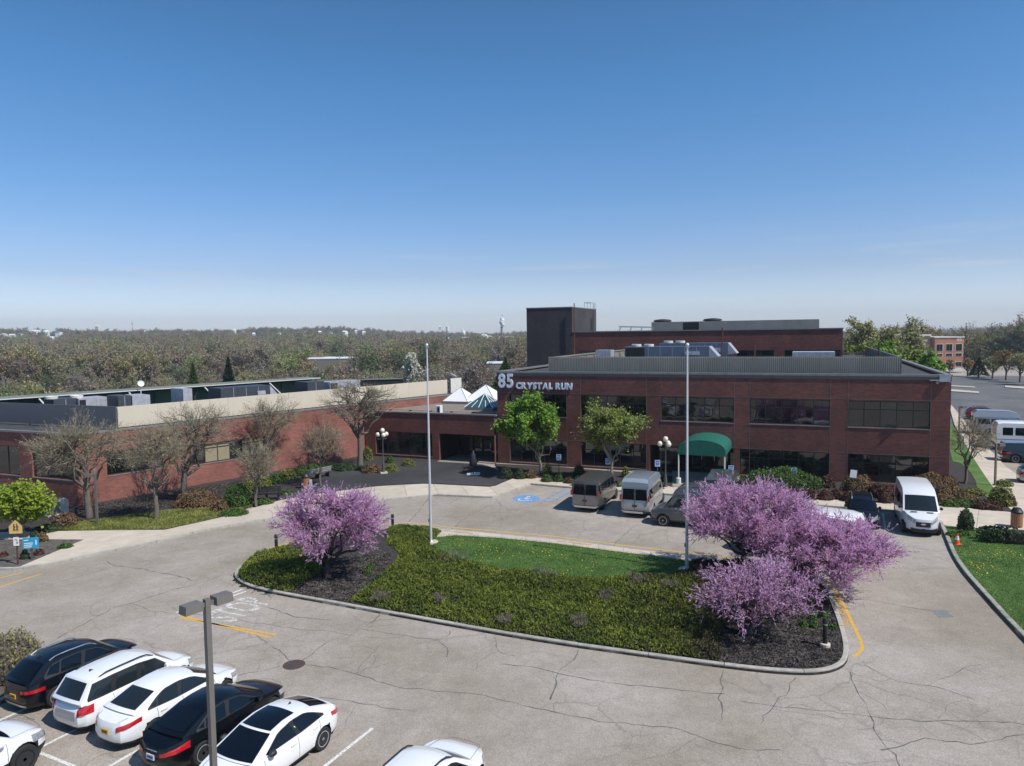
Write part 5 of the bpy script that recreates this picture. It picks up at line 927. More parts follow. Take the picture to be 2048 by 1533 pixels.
# the shaded end wall, parallel to the main front
def endw(u, v):
    d = ray(u, v); t = ((W0 - CAM) @ EY) / (d @ EY); p = CAM + d*t - W0; return float(p @ EX), float(p[2])
ez1, ez0 = endw(20, 892)[1], endw(20, 950)[1]
opn = [(endw(-110,900)[0], endw(38,900)[0], ez0, ez1), (endw(62,900)[0], endw(146,900)[0], ez0, ez1)]
we = wall_open(-60, 0, -1.2, 5.2, opn, BR_WING, lw, .3); we.rotation_euler = (0,0,RZ_MAIN-RZ_WING)
for o_, n_ in zip(opn, (6, 3)): window(lw, *o_, n_, y=.2, tr=0).rotation_euler = (0,0,RZ_MAIN-RZ_WING)
ec = np.array([-EX@WX, EX@WN]); ec = np.array([-(EX@WX), (EX@WN)])*60     # end of that wall in the wing's frame
MB().prism([(.3,.3),(42,.3),(42,46),(ec[0]+30,46),(ec[0],ec[1])][::1], 4.95, 5.12).build("roof", ROOFM, lw); coping(lw, [(ec[0]+.05,ec[1]+.12),(0.05,.13),(42,.13)], .34, 5.18, 5.32)
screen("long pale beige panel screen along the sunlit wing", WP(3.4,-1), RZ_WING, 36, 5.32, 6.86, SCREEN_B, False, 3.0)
screen("short pale panel at the far end of the beige screen", WP(40.0,-1), RZ_WING, 1.8, 5.32, 6.95, OFFW, False, .9)
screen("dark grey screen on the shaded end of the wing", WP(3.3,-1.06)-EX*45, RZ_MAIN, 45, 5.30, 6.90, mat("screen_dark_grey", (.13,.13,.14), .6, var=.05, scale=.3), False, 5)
mon = thing("clerestory", "long clerestory with green glass behind the wing's roof units", "clerestory", WP(-16,-18.5,5.1), RZ_WING); MB().box(0,50,.3,3,0,1.75).build("wall", mat("clerestory_dark", (.03,.035,.033), .6), mon)
MB().box(-.5,50,-1.3,1.5,1.80,1.90).build("roof", mat("roof_edge_green_grey", (.17,.19,.15), .7), mon); MB().box(-.5,50,-1.36,-1.305,1.78,1.86).build("gutter", OFFW, mon)
for k in range(23):
    x = .5+k*2.15; MB().box(x,x+1.9,.24,.295,.1,1.6).build("pane", GLASS_G, mon)
for k in range(6): MB().tube((4+k*7.8,-1.25,1.65),(4.6+k*7.8,-3.1,.1),.07,n=5).build("strut", OFFW, mon)
e1_, e2_ = G(636,761.5,6.6), G(806,757,6.6); t = thing("roof_edge", "low pale roof edge continuing right of the clerestory", "roof edge", (e1_[0], e1_[1], 5.12), math.atan2((e2_-e1_)[1], (e2_-e1_)[0])); Lr = float(np.linalg.norm(e2_-e1_)); MB().box(0,Lr,0,.5,0,1.38).build("wall", DARKM, t); MB().box(-.1,Lr,-.12,.6,1.385,1.5).build("cap", mat("roof_edge_green_grey", (.17,.19,.15), .7), t)
def wunit(label, u0, u1, vt, off, D=2.2, **k):
    a, b = wing(u0, vt, off), wing(u1, vt, off); t = unit(label, 0, abs(b[0]-a[0]), 0, D, 5.12, max(6.6, (a[2]+b[2])/2), root_z=RZ_WING, P=lambda x, y, z=0: WP(a[0]+x, off, z), **k); return t
wunit("boxy unit with a dark side, leftmost on the wing roof", 107, 155, 798, -12, m=UNIT_D, fans=1, louvre=False, dark=False)
wunit("wide grey tray unit with a round fan on the wing roof", 157, 215, 796, -11.5, m=UNIT_L, fans=1, louvre=False)
wunit("dark slate unit below the satellite dish", 236, 262, 792, -8, m=UNIT_D, fans=0, louvre=False, dark=False)
wunit("pale boxed unit right of the satellite dish", 264, 300, 791, -8, m=UNIT_L, fans=0, louvre=False, dark=False)
wunit("pale unit half hidden by the third bare tree", 366, 384, 778, -6, m=UNIT_L, fans=0, louvre=False, dark=False)
wunit("long slate blue unit, the largest on the wing roof", 441, 540, 774, -6, m=UNIT_D, fans=0, louvre=True, dark=False)
wunit("dark cube unit right of the long slate one", 615, 648, 764, -7, m=UNIT_D, fans=0, louvre=False, dark=False)
wunit("pale unit beyond the dark cube", 660, 720, 763, -8, m=UNIT_L, fans=0, louvre=False)
c = onY(281,768,72); t = thing("satellite_dish", "white satellite dish on a post above the wing roof", "satellite dish", (c[0],c[1],5.12), .6); h = c[2]-5.12; MB().tube((0,0,0),(0,0,h),.05).build("post", OFFW, t)
mbd = MB(); 
for i, (r_, dz) in enumerate(((0,.0),(.22,.03),(.42,.11),(.52,.18))): pass
mbd.lathe((0,0,0), [(.01,0),(.13,-.02),(.25,-.06),(.31,-.10),(.30,-.10),(.24,-.05),(.12,-.005),(.01,.02)], 20, axis='y'); d = mbd.build("dish", WHITE, t, smooth=50); d.location = (0,-.08,h); d.rotation_euler = (-.35,0,.2); MB().tube((0,-.1,h-.1),(-.1,-.6,h+.05),.02,n=5).lathe((-.1,-.6,h+.05), [(.05,-.04),(.05,.04)], 8).build("feed_arm", WHITE, t)
c = G(113,1003,1.0); t = thing("condenser_unit", "white air conditioner box standing by the wing's shaded wall", "air conditioner", (c[0],c[1],.1), RZ_WING); MB().box(-.6,.6,-.35,.35,.05,1.0).build("casing", OFFW, t); MB().box(-.5,.1,-.37,-.352,.15,.9).build("grille", GREYM, t); MB().box(-.7,.7,-.45,.45,0,.05).build("pad", CONC, t)
# far buildings
def far_box(name, label, u0, u1, vb, vt, dist, m, depth=14, rows=(), cols=0, roofm=OFFW, cat="building", rz=None, win=GLASS, z0=None, cop=.3):
    a, b = onY(u0, vb, dist), onY(u1, vb, dist); zt = onY((u0+u1)/2, vt, dist)[2]; z0 = a[2] if z0 is None else z0; L = b[0]-a[0]
    t = thing(name, label, cat, (a[0], a[1], z0), 0); H = zt-z0; MB().box(0,L,0,depth,0,H).build("wall", m, t); MB().box(-.15,L+.15,-.15,depth+.15,H,H+cop).build("roof", roofm, t)
    if cols:
        w = L/cols; k = 0; me = {}
        for (f0, f1) in rows:
            for c_ in range(cols):
                if (f0,f1) not in me: me[f0,f1] = (MB().box(w*.14,w*.86,-.05,.0,f0*H,f1*H).mesh("window", WHITE), MB().box(w*.18,w*.49,-.08,-.052,f0*H+.08,f1*H-.08).box(w*.51,w*.82,-.08,-.052,f0*H+.08,f1*H-.08).mesh("pane", win))
                f = share("window", me[f0,f1][0], t, (c_*w, -.002, 0)); share("pane", me[f0,f1][1], f)
    return t
ob = far_box("brick_office", "orange brick office with white bands at the far right", 1868, 1926, 743, 676, 195, BR_ORANGE, 22, ((.60,.82),(.44,.54),(.14,.28)), 3)
MB().box(-.02, onY(1926,700,195)[0]-onY(1868,700,195)[0]+.02,-.1,.01,.0,.9).build("plinth", OFFW, ob); MB().box(-5,-.01,2,20,0,9.5).build("wall", mat("cream_panel", (.45,.38,.26), .7), ob); MB().box(-5.3,.0,1.6,20,9.5,9.9).build("roof", OFFW, ob)
t = text_obj("sign_letters", "85", 1.3, SIGNW, ob, fmtx((onY(1926,700,195)[0]-onY(1868,700,195)[0]-1.8,-.03,8.0),(1,0,0),(0,0,1)))
far_box("grey_office", "long grey building behind the bare trees at the far right", 1924, 2060, 745, 702, 262, mat("far_grey_wall", (.11,.125,.14), .8), 20, ((.55,.75),(.2,.4)), 11, UNIT_L)
far_box("far_warehouse", "long white flat roofed building in the wood", 548, 706, 728, 719, 330, mat("far_tan_wall", (.22,.19,.16), .8), 30, (), 0, WHITE, z0=-9)
far_box("far_warehouse", "white roofed shed right of the white blossoming tree", 974, 1015, 737, 728, 230, mat("far_tan_wall", (.22,.19,.16), .8), 12, (), 0, WHITE, z0=-9)
for u0, u1, vt, d, lb in ((60,81,660,1400,"larger white storage tank near the skyline"), (86,99,661,1420,"smaller white storage tank beside the larger one")):
    a, b = onY(u0, 672, d), onY(u1, 672, d); r_ = (b[0]-a[0])/2; t = thing("storage_tank", lb, "storage tank", ((a[0]+b[0])/2, d, a[2]-4)); H = onY(u0,vt,d)[2]-a[2]+4; MB().lathe((0,0,0), [(r_,0),(r_,H*.85),(r_*.6,H*.97),(.3,H)], 20).build("tank", WHITE, t, smooth=30)
rg = random.Random(8); _o = "first second third fourth fifth sixth seventh eighth ninth tenth eleventh twelfth thirteenth fourteenth fifteenth sixteenth seventeenth eighteenth nineteenth twentieth".split(); ORD = _o + ["twenty " + q for q in _o[:12]]
hs = [(8,676,9),(25,675,10),(42,674,8),(118,670,9),(105,680,14),(196,657,7),(290,664,5),(486,667,5),(560,672,5),(610,668,7),(640,669,6),(662,671,5),(690,670,8),(712,667,5),(728,670,6),(585,677,5),(700,684,6),(722,681,5),(898,684,5),(936,681,22),(968,676,12),(975,679,16),(1013,680,30),(985,682,10),(508,672,5),(880,657,5),(895,658,4),(470,664,5)]
for i, (u, v, w) in enumerate(hs):
    d = 1150 if v > 668 else 1500; a = onY(u, v, d); L = w*d/FPX; t = thing("distant_house", ORD[sorted(hs).index((u, v, w))] + " from the left of the tiny pale roofs on the far hills", "house", (a[0], d, a[2]-4), rg.uniform(-.5,.5), "distant houses on the wooded hills"); H = 4+rg.uniform(3.0,5)
    MB().box(-L/2,L/2,-4,4,0,H).build("wall", rg.choice((WHITE, OFFW)), t); MB().add([(-L/2,-4.4,H),(L/2,-4.4,H),(L/2,0,H+2),(-L/2,0,H+2),(L/2,4.4,H),(-L/2,4.4,H)], [(0,1,2,3),(3,2,4,5),(0,3,5),(1,4,2)]).build("roof", rg.choice((OFFW, GREYM, WHITE)), t)
a = onY(1003.5,682,1300); top = onY(1004,655,1300); t = thing("smokestack", "slim dark chimney with white steam on the skyline", "chimney", (a[0],1300,a[2]-6)); MB().tube((0,0,0),(0,0,top[2]-a[2]+6),2.6,1.8,12).build("shaft", GREYM, t); MB().lathe((0,0,top[2]-a[2]+6), [(2.2,-1),(2.2,.5)], 12).build("rim", DARKM, t)
def steam(label, u0, v0, u1, v1, dist, w, n):
    a, b = onY(u0,v0,dist), onY(u1,v1,dist); bm = bmesh.new(); rg = random.Random(n)
    for i in range(n):
        f = i/(n-1); c = a*(1-f)+b*f; r_ = w*(.35+.65*math.sin(math.pi*min(1,f*1.15+.12))); q = bmesh.ops.create_icosphere(bm, subdivisions=2, radius=r_)
        for v in q['verts']: v.co = Vector((v.co.x*rg.uniform(.92,1.08), v.co.y, v.co.z*rg.uniform(.92,1.08)*1.15)) + Vector(tuple(c)) + Vector((0,0,0)); 
        dx = rg.gauss(0, w*.25)
        for v in q['verts']: v.co.x += dx
    me = bpy.data.meshes.new("steam"); bm.to_mesh(me); bm.free(); m_ = mat("steam_white", (.85,.85,.88), 1, var=0, alpha=.75); me.materials.append(m_); set_smooth(me, 180); props(link(bpy.data.objects.new("steam_plume", me)), label, kind='stuff')
steam("white steam rising from the chimney", 1004, 653, 1005, 630, 1300, 4.5, 7); steam("faint white steam near the skyline", 929, 672, 925, 660, 1250, 4.0, 5)
a = onY(264.5,655,1500); t = thing("radio_mast", "thin red and white mast on the left skyline", "mast", (a[0],1500,a[2]-10)); h = onY(264.5,641,1500)[2]-a[2]+10
for k in range(5): MB().tube((0,0,h*k/5),(0,0,h*(k+1)/5),.7,n=5).build("mast_section", mat("mast_red", (.3,.08,.06), .6) if k % 2 else OFFW, t)
# ---------------------------------------------------------------- street furniture
y0c = -4.7; cA, cB, cT = fac(1355,911,y0c), fac(1451,912,y0c), fac(1402,881,y0c)
cn = thing("entrance_canopy", "green barrel canopy on pale posts over the entrance", "canopy", LW((cA[0]+cB[0])/2,0,0), RZ_MAIN)
hwc, zc0, zc1 = (cB[0]-cA[0])/2, (cA[2]+cB[2])/2+.35, cT[2]
def arc_(k, n=14): a = math.pi*k/n; return (-hwc*math.cos(a), zc0 + (zc1-zc0)*math.sin(a)**.9)
vs = [(arc_(k)[0], y, arc_(k)[1]) for k in range(15) for y in (y0c, -.02)]; MB().add(vs, [(2*k, 2*k+1, 2*k+3, 2*k+2)[::-1] for k in range(14)]).build("canvas", GREENC, cn, smooth=60)
MB().add([(arc_(k)[0], y0c+.001, arc_(k)[1]-.003) for k in range(15)] + [(hwc,y0c+.001,zc0-.35),(-hwc,y0c+.001,zc0-.35)], [tuple(range(16, -1, -1))]).build("valance", mat("canopy_canvas_dark", (.004,.10,.07), .8), cn)
for s in (-1, 1): MB().add([(s*hwc,y0c,zc0-.35),(s*hwc,-.02,zc0-.35),(s*hwc,-.02,zc0),(s*hwc,y0c,zc0)], [(0,1,2,3)]).build("side_valance", GREENC, cn)
for s in (-1, 1):
    for y in (y0c+.06,): MB().tube((s*(hwc-.07),y,.1),(s*(hwc-.07),y,zc0+.02),.055,n=8).build("post", OFFW, cn); MB().lathe((s*(hwc-.07),y,.0), [(.2,.1),(.2,.55),(.16,.58)], 14).build("post_footing", OFFW, cn)
for k in range(4): y = y0c+.1+k*1.5; m_ = MB(); pp = [(arc_(j)[0]*.985, y, arc_(j)[1]-.03) for j in range(15)]; [m_.tube(a, b, .025, n=4, cap=False) for a, b in zip(pp, pp[1:])]; m_.build("hoop", OFFW, cn)
def flagpole(u, v, vt, label):
    b = G(u, v); t = thing("flagpole", label, "flagpole", b); H = 12 - 0; 
    for z in np.arange(9, 13, .02):
        d = np.array([b[0], b[1], z]) - CAM; vv = 766.5 - FPX*(d@UPV)/(d@FWD)
        if vv <= vt: H = z; break
    m_ = MB(); n = 4
    for k in range(n): z0, z1 = .1+(H-.3)*k/n, .1+(H-.3)*(k+1)/n; m_.tube((0,0,z0),(0,0,z1),.085-.045*k/n,.085-.045*(k+1)/n,12,cap=False)
    m_.build("pole", POLEW, t, smooth=60); MB().lathe((0,0,H-.22), [(.05,0),(.10,.02),(.10,.05),(.03,.07),(.02,.14)], 12).build("truck", ALU, t); MB().lathe((0,0,H-.06), [(.01,-.085),(.06,-.06),(.085,0),(.06,.06),(.01,.085)], 14).build("finial_ball", WHITE, t, smooth=80)
    MB().lathe((0,0,.0), [(.42,.05),(.42,.17),(.38,.19)], 20).build("footing", CONC, t); MB().lathe((0,0,.18), [(.17,0),(.16,.03),(.10,.09)], 14).build("flash_collar", ALU, t, smooth=50); MB().box(-.13,-.08,-.03,.03,1.3,1.48).build("cleat", ALU, t)
flagpole(862, 1089, 689, "flagpole on a round footing at the left tip of the island lawn"); flagpole(1373.5, 1145, 688, "flagpole rising from the junipers left of the large pink tree")
def globe_lamp(u, v, label, H=3.55):
    t = thing("globe_lamp", label, "street lamp", G(u, v, .12), .4, "four globe lamps by the entrances"); MB().box(-.3,.3,-.3,.3,-.1,.13).build("footing", CONC, t); MB().lathe((0,0,.13), [(.17,0),(.17,.08),(.13,.12),(.12,.6),(.065,.95),(.05,1.0),(.045,H-.55),(.07,H-.5),(.05,H-.4)], 12).build("post", POST, t, smooth=40)
    gm = MB().lathe((0,0,0), [(.06,-.19),(.14,-.16),(.2,-.03),(.18,.09),(.1,.18),(.01,.205)], 14).mesh("globe", GLOBE, 60)
    for k in range(3): a = 2*math.pi*k/3+.5; x, y = .42*math.cos(a), .42*math.sin(a); MB().tube((0,0,H-.62),(x,y,H-.68),.025,n=6).tube((x,y,H-.7),(x,y,H-.5),.04,n=6).build("arm", POST, t); share("globe", gm, t, (x,y,H-.28))
    MB().tube((0,0,H-.45),(0,0,H-.12),.04,n=6).build("arm", POST, t); share("globe", gm, t, (0,0,H+.08))
globe_lamp(767, 947, "four globe lamp on the dark plaza among low shrubs", 3.65); globe_lamp(1331, 977, "four globe lamp left of the green canopy", 3.7)
def shoebox(p, H, label, heads, ang, w=.125, grp="shoebox area lights", lean=(0,0)):
    t = thing("area_light", label, "street lamp", p, ang, grp); m_ = MB(); h = w/2; m_.add([(-h,-h,0),(h,-h,0),(h,h,0),(-h,h,0),(-h+lean[0],-h+lean[1],H),(h+lean[0],-h+lean[1],H),(h+lean[0],h+lean[1],H),(-h+lean[0],h+lean[1],H)], [(4,5,6,7),(0,1,5,4),(1,2,6,5),(2,3,7,6),(3,0,4,7)]); m_.build("pole", BRONZE, t)
    for s in heads:
        x0 = s*.17; x1 = s*.60; hd = MB(); hd.add([(x0,-.15,H-.20),(x1,-.15,H-.20),(x1,.15,H-.20),(x0,.15,H-.20),(x0+s*.0,-.14,H-.0),(x1-s*.02,-.14,H+.0),(x1-s*.02,.14,H+.0),(x0,.14,H-.0)], [(0,3,2,1),(4,5,6,7),(0,1,5,4),(1,2,6,5),(2,3,7,6),(3,0,4,7)]); o = hd.build("lamp_head", BRONZE, t); o.location = (lean[0],lean[1],0)
        o = MB().box(min(0,x0),max(0,x0),-.03,.03,H-.17,H-.07).build("arm", BRONZE, t); o.location = (lean[0],lean[1],0); MB().box(min(x0,x1)+.06,max(x0,x1)-.06,-.12,.12,H-.212,H-.201).build("lens", GREYM, o)
    return t
top = onY(413, 1198, 16.4); dl = top[:2]; ang = math.atan2((G(455,1200,top[2])-G(372,1228,top[2]))[1], (G(455,1200,top[2])-G(372,1228,top[2]))[0])
shoebox((dl[0],dl[1],0), top[2], "tall two headed area light among the parked cars", (-1,1), ang)
q = G(195,1048,.12); h = (onY(195,948,q[1]))[2]-.1; shoebox((q[0],q[1],.1), h, "single headed area light on the ground cover slope", (-1,), .0, .12)
q = G(1990,972,.1); h = onY(1991,890,q[1])[2]; shoebox((q[0],q[1],.1), h, "area light on the corner bed with its head to the right", (1,), .0, .12)
q = G(1917,900,.1); h = onY(1918,815,q[1])[2]; shoebox((q[0],q[1],.1), h, "area light on the verge left of the small tree", (1,), .0, .12)
def bollard(u, v, label, H=1.05):
    t = thing("bollard_light", label, "bollard light", G(u, v, .1), 0, "bollard lights on the island"); MB().lathe((0,0,0), [(.19,-.02),(.19,.13),(.16,.15)], 14).build("footing", CONC, t); MB().lathe((0,0,.15), [(.09,0),(.09,H-.35)], 14).build("post", DARKM, t, smooth=40); MB().lathe((0,0,H-.2), [(.085,0),(.085,.05)], 14).build("lens", ALU, t); MB().lathe((0,0,H-.15), [(.095,0),(.10,.14),(.07,.2)], 14).build("cap", DARKM, t, smooth=40)
bollard(1650, 1294, "bollard light at the right tip of the island, on mulch"); bollard(785.5, 1056, "bollard light on the kerb right of the left pink tree", .8); bollard(553, 1103, "bollard light at the left edge of the left pink tree", .9)
def sign(u, v, label, vc, col, sym=True, hh=.26, ww=.20, tilt=0, z0=.12, rz=RZ_MAIN+.18):
    b = G(u, v, z0); t = thing("parking_sign", label, "sign", b, rz, "small signs along the front bed"); zc = onY(u, vc, b[1])[2]-z0; p = MB().box(-.03,.03,-.02,.02,0,zc+hh).build("post", POST, t); pn = MB().box(-ww,ww,-.035,-.022,-hh,hh).build("panel", col, t); pn.location = (0,0,zc); pn.rotation_euler = (0,tilt,0)
    if sym:
        MB().box(-ww*.62,ww*.62,-.040,-.0355,-hh*.55,hh*.25).build("symbol_field", SIGND, pn); m_ = MB(); pts = [(-.02,.07),(-.02,-.03),(.04,-.03),(.06,-.10)]
        for a, b_ in zip(pts, pts[1:]): m_.tube((a[0],-.042,a[1]-.03),(b_[0],-.042,b_[1]-.03),.012,n=4)
        m_.lathe((-.02,-.042,.07), [(.022,-.002),(.022,.002)], 8, axis='y'); m_.build("wheelchair_figure", SIGNW, pn)
        MB().box(-ww*.7,ww*.7,-.0385,-.0352,hh*.45,hh*.8).build("text_line", SIGND, pn)
for u, v, vc, lb in ((1118,946,915,"blue and white accessible sign between the two green maples"),(1216,955,923,"accessible sign before the trunk of the right green maple"),(1315,965,927,"accessible sign left of the four globe lamp"),(1462,968,938,"accessible sign right of the green canopy"),(1587,978,943,"accessible sign in front of the broad green shrub")): sign(u, v, lb, vc, SIGNP)
sign(1706, 990, "plain white tilted sign above the dark SUV", 948, SIGNW, False, .28, .22, .12)
# signs at the left corner
b = G(36,1130,.1); t = thing("crossing_sign", "faded yellow five sided crossing sign with two figures", "sign", b, .1); zc = onY(36,1055,b[1])[2]-.1; MB().box(-.035,.035,-.02,.03,0,zc+.3).build("post", RUST, t)
pn = MB(); P5 = [(-.33,-.33),(.33,-.33),(.33,.07),(0,.40),(-.33,.07)]; pn.add([(x,-.03,z) for x, z in P5]+[(x,-.022,z) for x, z in P5], [(0,1,2,3,4),(9,8,7,6,5)]+[(i,i+5,(i+1)%5+5,(i+1)%5) for i in range(5)]); pn = pn.build("panel", SIGNY, t); pn.location = (0,0,zc)
for x in (-.07,.08):
    f = MB(); f.tube((x,-.034,-.02),(x,-.034,.12),.025,n=6); f.tube((x,-.034,-.02),(x-.05,-.034,-.18),.018,n=5); f.tube((x,-.034,-.02),(x+.05,-.034,-.18),.018,n=5); f.tube((x,-.034,.09),(x+.08,-.034,.0),.014,n=5); f.lathe((x,-.034,.165), [(.03,-.004),(.03,.004)], 10, axis='y'); f.build("figure", TRIM, pn)
wb = MB().box(-.14,.14,-.045,-.03,-.23,.23).build("lower_panel", SIGNW, t); wb.location = (0,0,onY(37,1083,b[1])[2]-.1); _s = MB(); _pp = [(-.05*math.cos(a), -.047, .05+.07*math.sin(a)) for a in np.linspace(0, math.pi, 7)] + [(.05,-.047,-.1)]; [_s.tube(a, b, .012, n=4) for a, b in zip(_pp, _pp[1:])]; _s.tube((.05,-.047,-.12),(.0,-.047,-.04),.012,n=4).tube((.05,-.047,-.12),(.1,-.047,-.04),.012,n=4).build("arrow_symbol", TRIM, wb)
b = G(64,1120,.1); t = thing("direction_sign", "small blue direction sign on a grey post", "sign", b, .30); zc = onY(65,1086,b[1])[2]-.1; MB().box(-.05,.05,-.02,.04,0,zc).build("post", POST, t); pn = MB().box(-.38,.38,-.06,-.022,-.30,.30).build("panel", SIGNB, t); pn.location = (0,0,zc)
for k, (w, z) in enumerate(((.22,.17),(.42,.0),(.40,-.1),(.36,-.2))): MB().box(-.32,-.32+w,-.064,-.061,z-.02,z+.02).build("text_line", SIGNW, pn)
text_obj("numeral", "1", .34, SIGNW, pn, fmtx((.17,-.062,-.1),(1,0,0),(0,0,1)), offset=.01)
def cone(u, v, label, z=0):
    t = thing("traffic_cone", label, "traffic cone", G(u, v, z), .3, "orange traffic cones"); MB().box(-.18,.18,-.18,.18,0,.04).build("base", ORANGE, t); MB().lathe((0,0,.04), [(.13,0),(.105,.22)], 14).lathe((0,0,.47), [(.062,0),(.045,.13)], 14).build("cone", ORANGE, t, smooth=40)
    MB().lathe((0,0,.26), [(.1055,0),(.088,.12)], 14).lathe((0,0,.40), [(.080,0),(.068,.07)], 14).build("reflective_band", SIGNW, t, smooth=40); MB().lathe((0,0,.38), [(.089,0),(.080,.02)], 14).build("cone_ring", ORANGE, t, smooth=40); MB().lathe((0,0,.60), [(.046,0),(.03,.12)], 10).build("tip", TRIM, t)
cone(1300, 1027, "orange cone between the silver van and the side on grey van"); cone(1914, 1089, "orange cone on the grass beside the white van", .13)
def bin_(u, v, label, z=.12, tilt=False):
    t = thing("litter_bin", label, "litter bin", G(u, v, z), 0, "wood slatted litter bins"); R_ = .29; MB().lathe((0,0,0), [(R_-.03,0),(R_-.03,.86)], 16).build("liner", TRIM, t); n = 16; me = MB().box(-.05,.05,-.012,.012,.02,.84).mesh("slat", WOODB)
    for k in range(n): a = 2*math.pi*k/n; share("slat", me, t, (R_*math.cos(a), R_*math.sin(a), 0), a+math.pi/2)
    MB().lathe((0,0,.84), [(R_+.03,0),(R_+.04,.1),(R_,.14),(R_-.08,.30),(.05,.34)], 18).build("lid", DARKM, t, smooth=40); MB().lathe((0,0,1.0), [(.02,0),(.14,.02)], 10).build("cap", GREYM, t)
bin_(612, 977, "wood slatted bin with a black lid on the dark plaza"); bin_(2033, 1054, "wood slatted bin behind the clipped hedge at the right edge", .13)
b = G(622,978,.12); t = thing("sandwich_board", "narrow pale board standing against the bin on the plaza", "board", b, .2); MB().add([(-.12,-.12,0),(.12,-.12,0),(.10,.0,.75),(-.10,0,.75),(-.12,.14,0),(.12,.14,0)], [(0,1,2,3),(5,4,3,2),(0,3,4),(1,5,2)]).build("panel", UNIT_L, t)
def bench(u, v, label, hd, col, L=1.9, back=True):
    t = thing("bench", label, "bench", G(u, v, .12), hd, "benches on the plaza")
    for k in range(4): MB().box(-L/2,L/2,-.22+k*.125,-.12+k*.125,.42,.46).build("seat_slat", col, t)
    if back:
        for k in range(3): MB().obox((0,.31+.03*k,.58+.14*k),(L/2,0,0),(0,.018,-.004),(0,.012,.055)).build("back_slat", col, t)
    for s in (-1, 0, 1): MB().box(s*L*.42-.03,s*L*.42+.03,-.2,.28,.02,.42).obox((s*L*.42,.3,.6),(.03,0,0),(0,.02,0),(0,.06,.30)).build("leg", DARKM, t)
bench(634, 957, "weathered grey bench by the bin on the plaza", R(53)-math.pi, BENCHG, 2.5); bench(533, 1000, "dark bench beside the young bare tree at the plaza edge", R(5), DARKM, 2.0)
# dark upright shape of unclear kind on a white base, by the entrance
b = G(947,949,.12); t = thing("dark_upright", "dark upright shape on a white base before the recessed entrance", "object", b, 0); MB().box(-.55,.55,-.4,.4,0,.10).build("base", WHITE, t); MB().tube((0,0,.1),(0,0,1.9),.05).build("pole", DARKM, t); MB().lathe((0,0,.7), [(.30,0),(.36,.4),(.22,1.0),(.05,1.35)], 14).build("canvas", DARKM, t, smooth=50)
t = thing("handrail", "thin metal handrail on the steps at the right corner", "handrail", LW(1.2,14,0), RZ_MAIN+1.4); m_ = MB(); m_.tube((0,0,1.0),(4,0,1.0),.03,n=6).tube((0,0,.55),(4,0,.55),.02,n=6)
for k in range(5): m_.tube((k,0,0),(k,0,1.0),.025,n=6)
m_.build("rail", GREYM, t)
# ---------------------------------------------------------------- vegetation
def tubes_np(paths, n, taper_last=True):        # paths: list of (points k x 3, radii k)
    V, F = [], []; off = 0; ang = np.linspace(0, 2*np.pi, n, endpoint=False); ca, sa = np.cos(ang), np.sin(ang)
    for P, Rr in paths:
        P = np.asarray(P, float); k = len(P); d = np.gradient(P, axis=0); d /= np.linalg.norm(d, axis=1)[:,None]+1e-9
        ref = np.where(np.abs(d[:,2:3]) < .9, np.array([[0,0,1.]]), np.array([[1.,0,0]])); a = np.cross(d, ref); a /= np.linalg.norm(a, axis=1)[:,None]+1e-9; b = np.cross(d, a); Rr = np.asarray(Rr)[:,None,None]
        V.append((P[:,None,:] + Rr*(a[:,None,:]*ca[None,:,None] + b[:,None,:]*sa[None,:,None])).reshape(-1,3))
        i = np.arange(k-1)[:,None]*n; j = np.arange(n)[None,:]; jn = (j+1) % n
        F.append(np.stack([i+j, i+n+j, i+n+jn, i+jn], -1).reshape(-1,4) + off); off += k*n
    return np.vstack(V), np.vstack(F)
def quads(P, size, rng, N=None, asp=1.0, jit=.35):     # leaf sized faces at the points P, random facing (or around N)
    n = len(P); a = rng.normal(size=(n,3)); 
    if N is not None: a = a*.55 + N
    a /= np.linalg.norm(a, axis=1)[:,None]; t = rng.normal(size=(n,3)); u = np.cross(a, t); u /= np.linalg.norm(u, axis=1)[:,None]+1e-9; v = np.cross(a, u)
    s = (size*(1+rng.uniform(-jit, jit, n)))[:,None]/2; u = u*s*asp; v = v*s
    V = np.stack([P-u-v*.55, P+u-v, P+u*.7+v, P-u+v*.8], 1).reshape(-1,3); F = np.arange(4*n).reshape(n,4); return V, F
def ticks(P, D, L, w, rng):        # thin elongated faces along D
    n = len(P); t = rng.normal(size=(n,3)); u = np.cross(D, t); u /= np.linalg.norm(u, axis=1)[:,None]+1e-9; w = np.broadcast_to(w, (n,))[:,None]; L = np.broadcast_to(L, (n,))[:,None]
    Q = P + D*L; V = np.stack([P-u*w, P+u*w, Q+u*w*.4, Q-u*w*.4], 1).reshape(-1,3); return V, np.arange(4*n).reshape(n,4)
def merge(parts):
    V, F, Mi = [], [], []; o = 0
    for v, f, m in parts: V.append(v); F.append(f+o); Mi.append(np.full(len(f), m)); o += len(v)
    return np.vstack(V), np.vstack(F), np.concatenate(Mi)
def bez(a, b, up, k, rng, wob=.06):
    L = np.linalg.norm(b-a); c = (a+b)/2 + up*L + rng.normal(size=3)*L*.10; t = np.linspace(0,1,k)[:,None]; P = a*(1-t)**2 + 2*c*t*(1-t) + b*t**2
    P[1:-1] += rng.normal(size=(k-2,3))*L*wob; return P
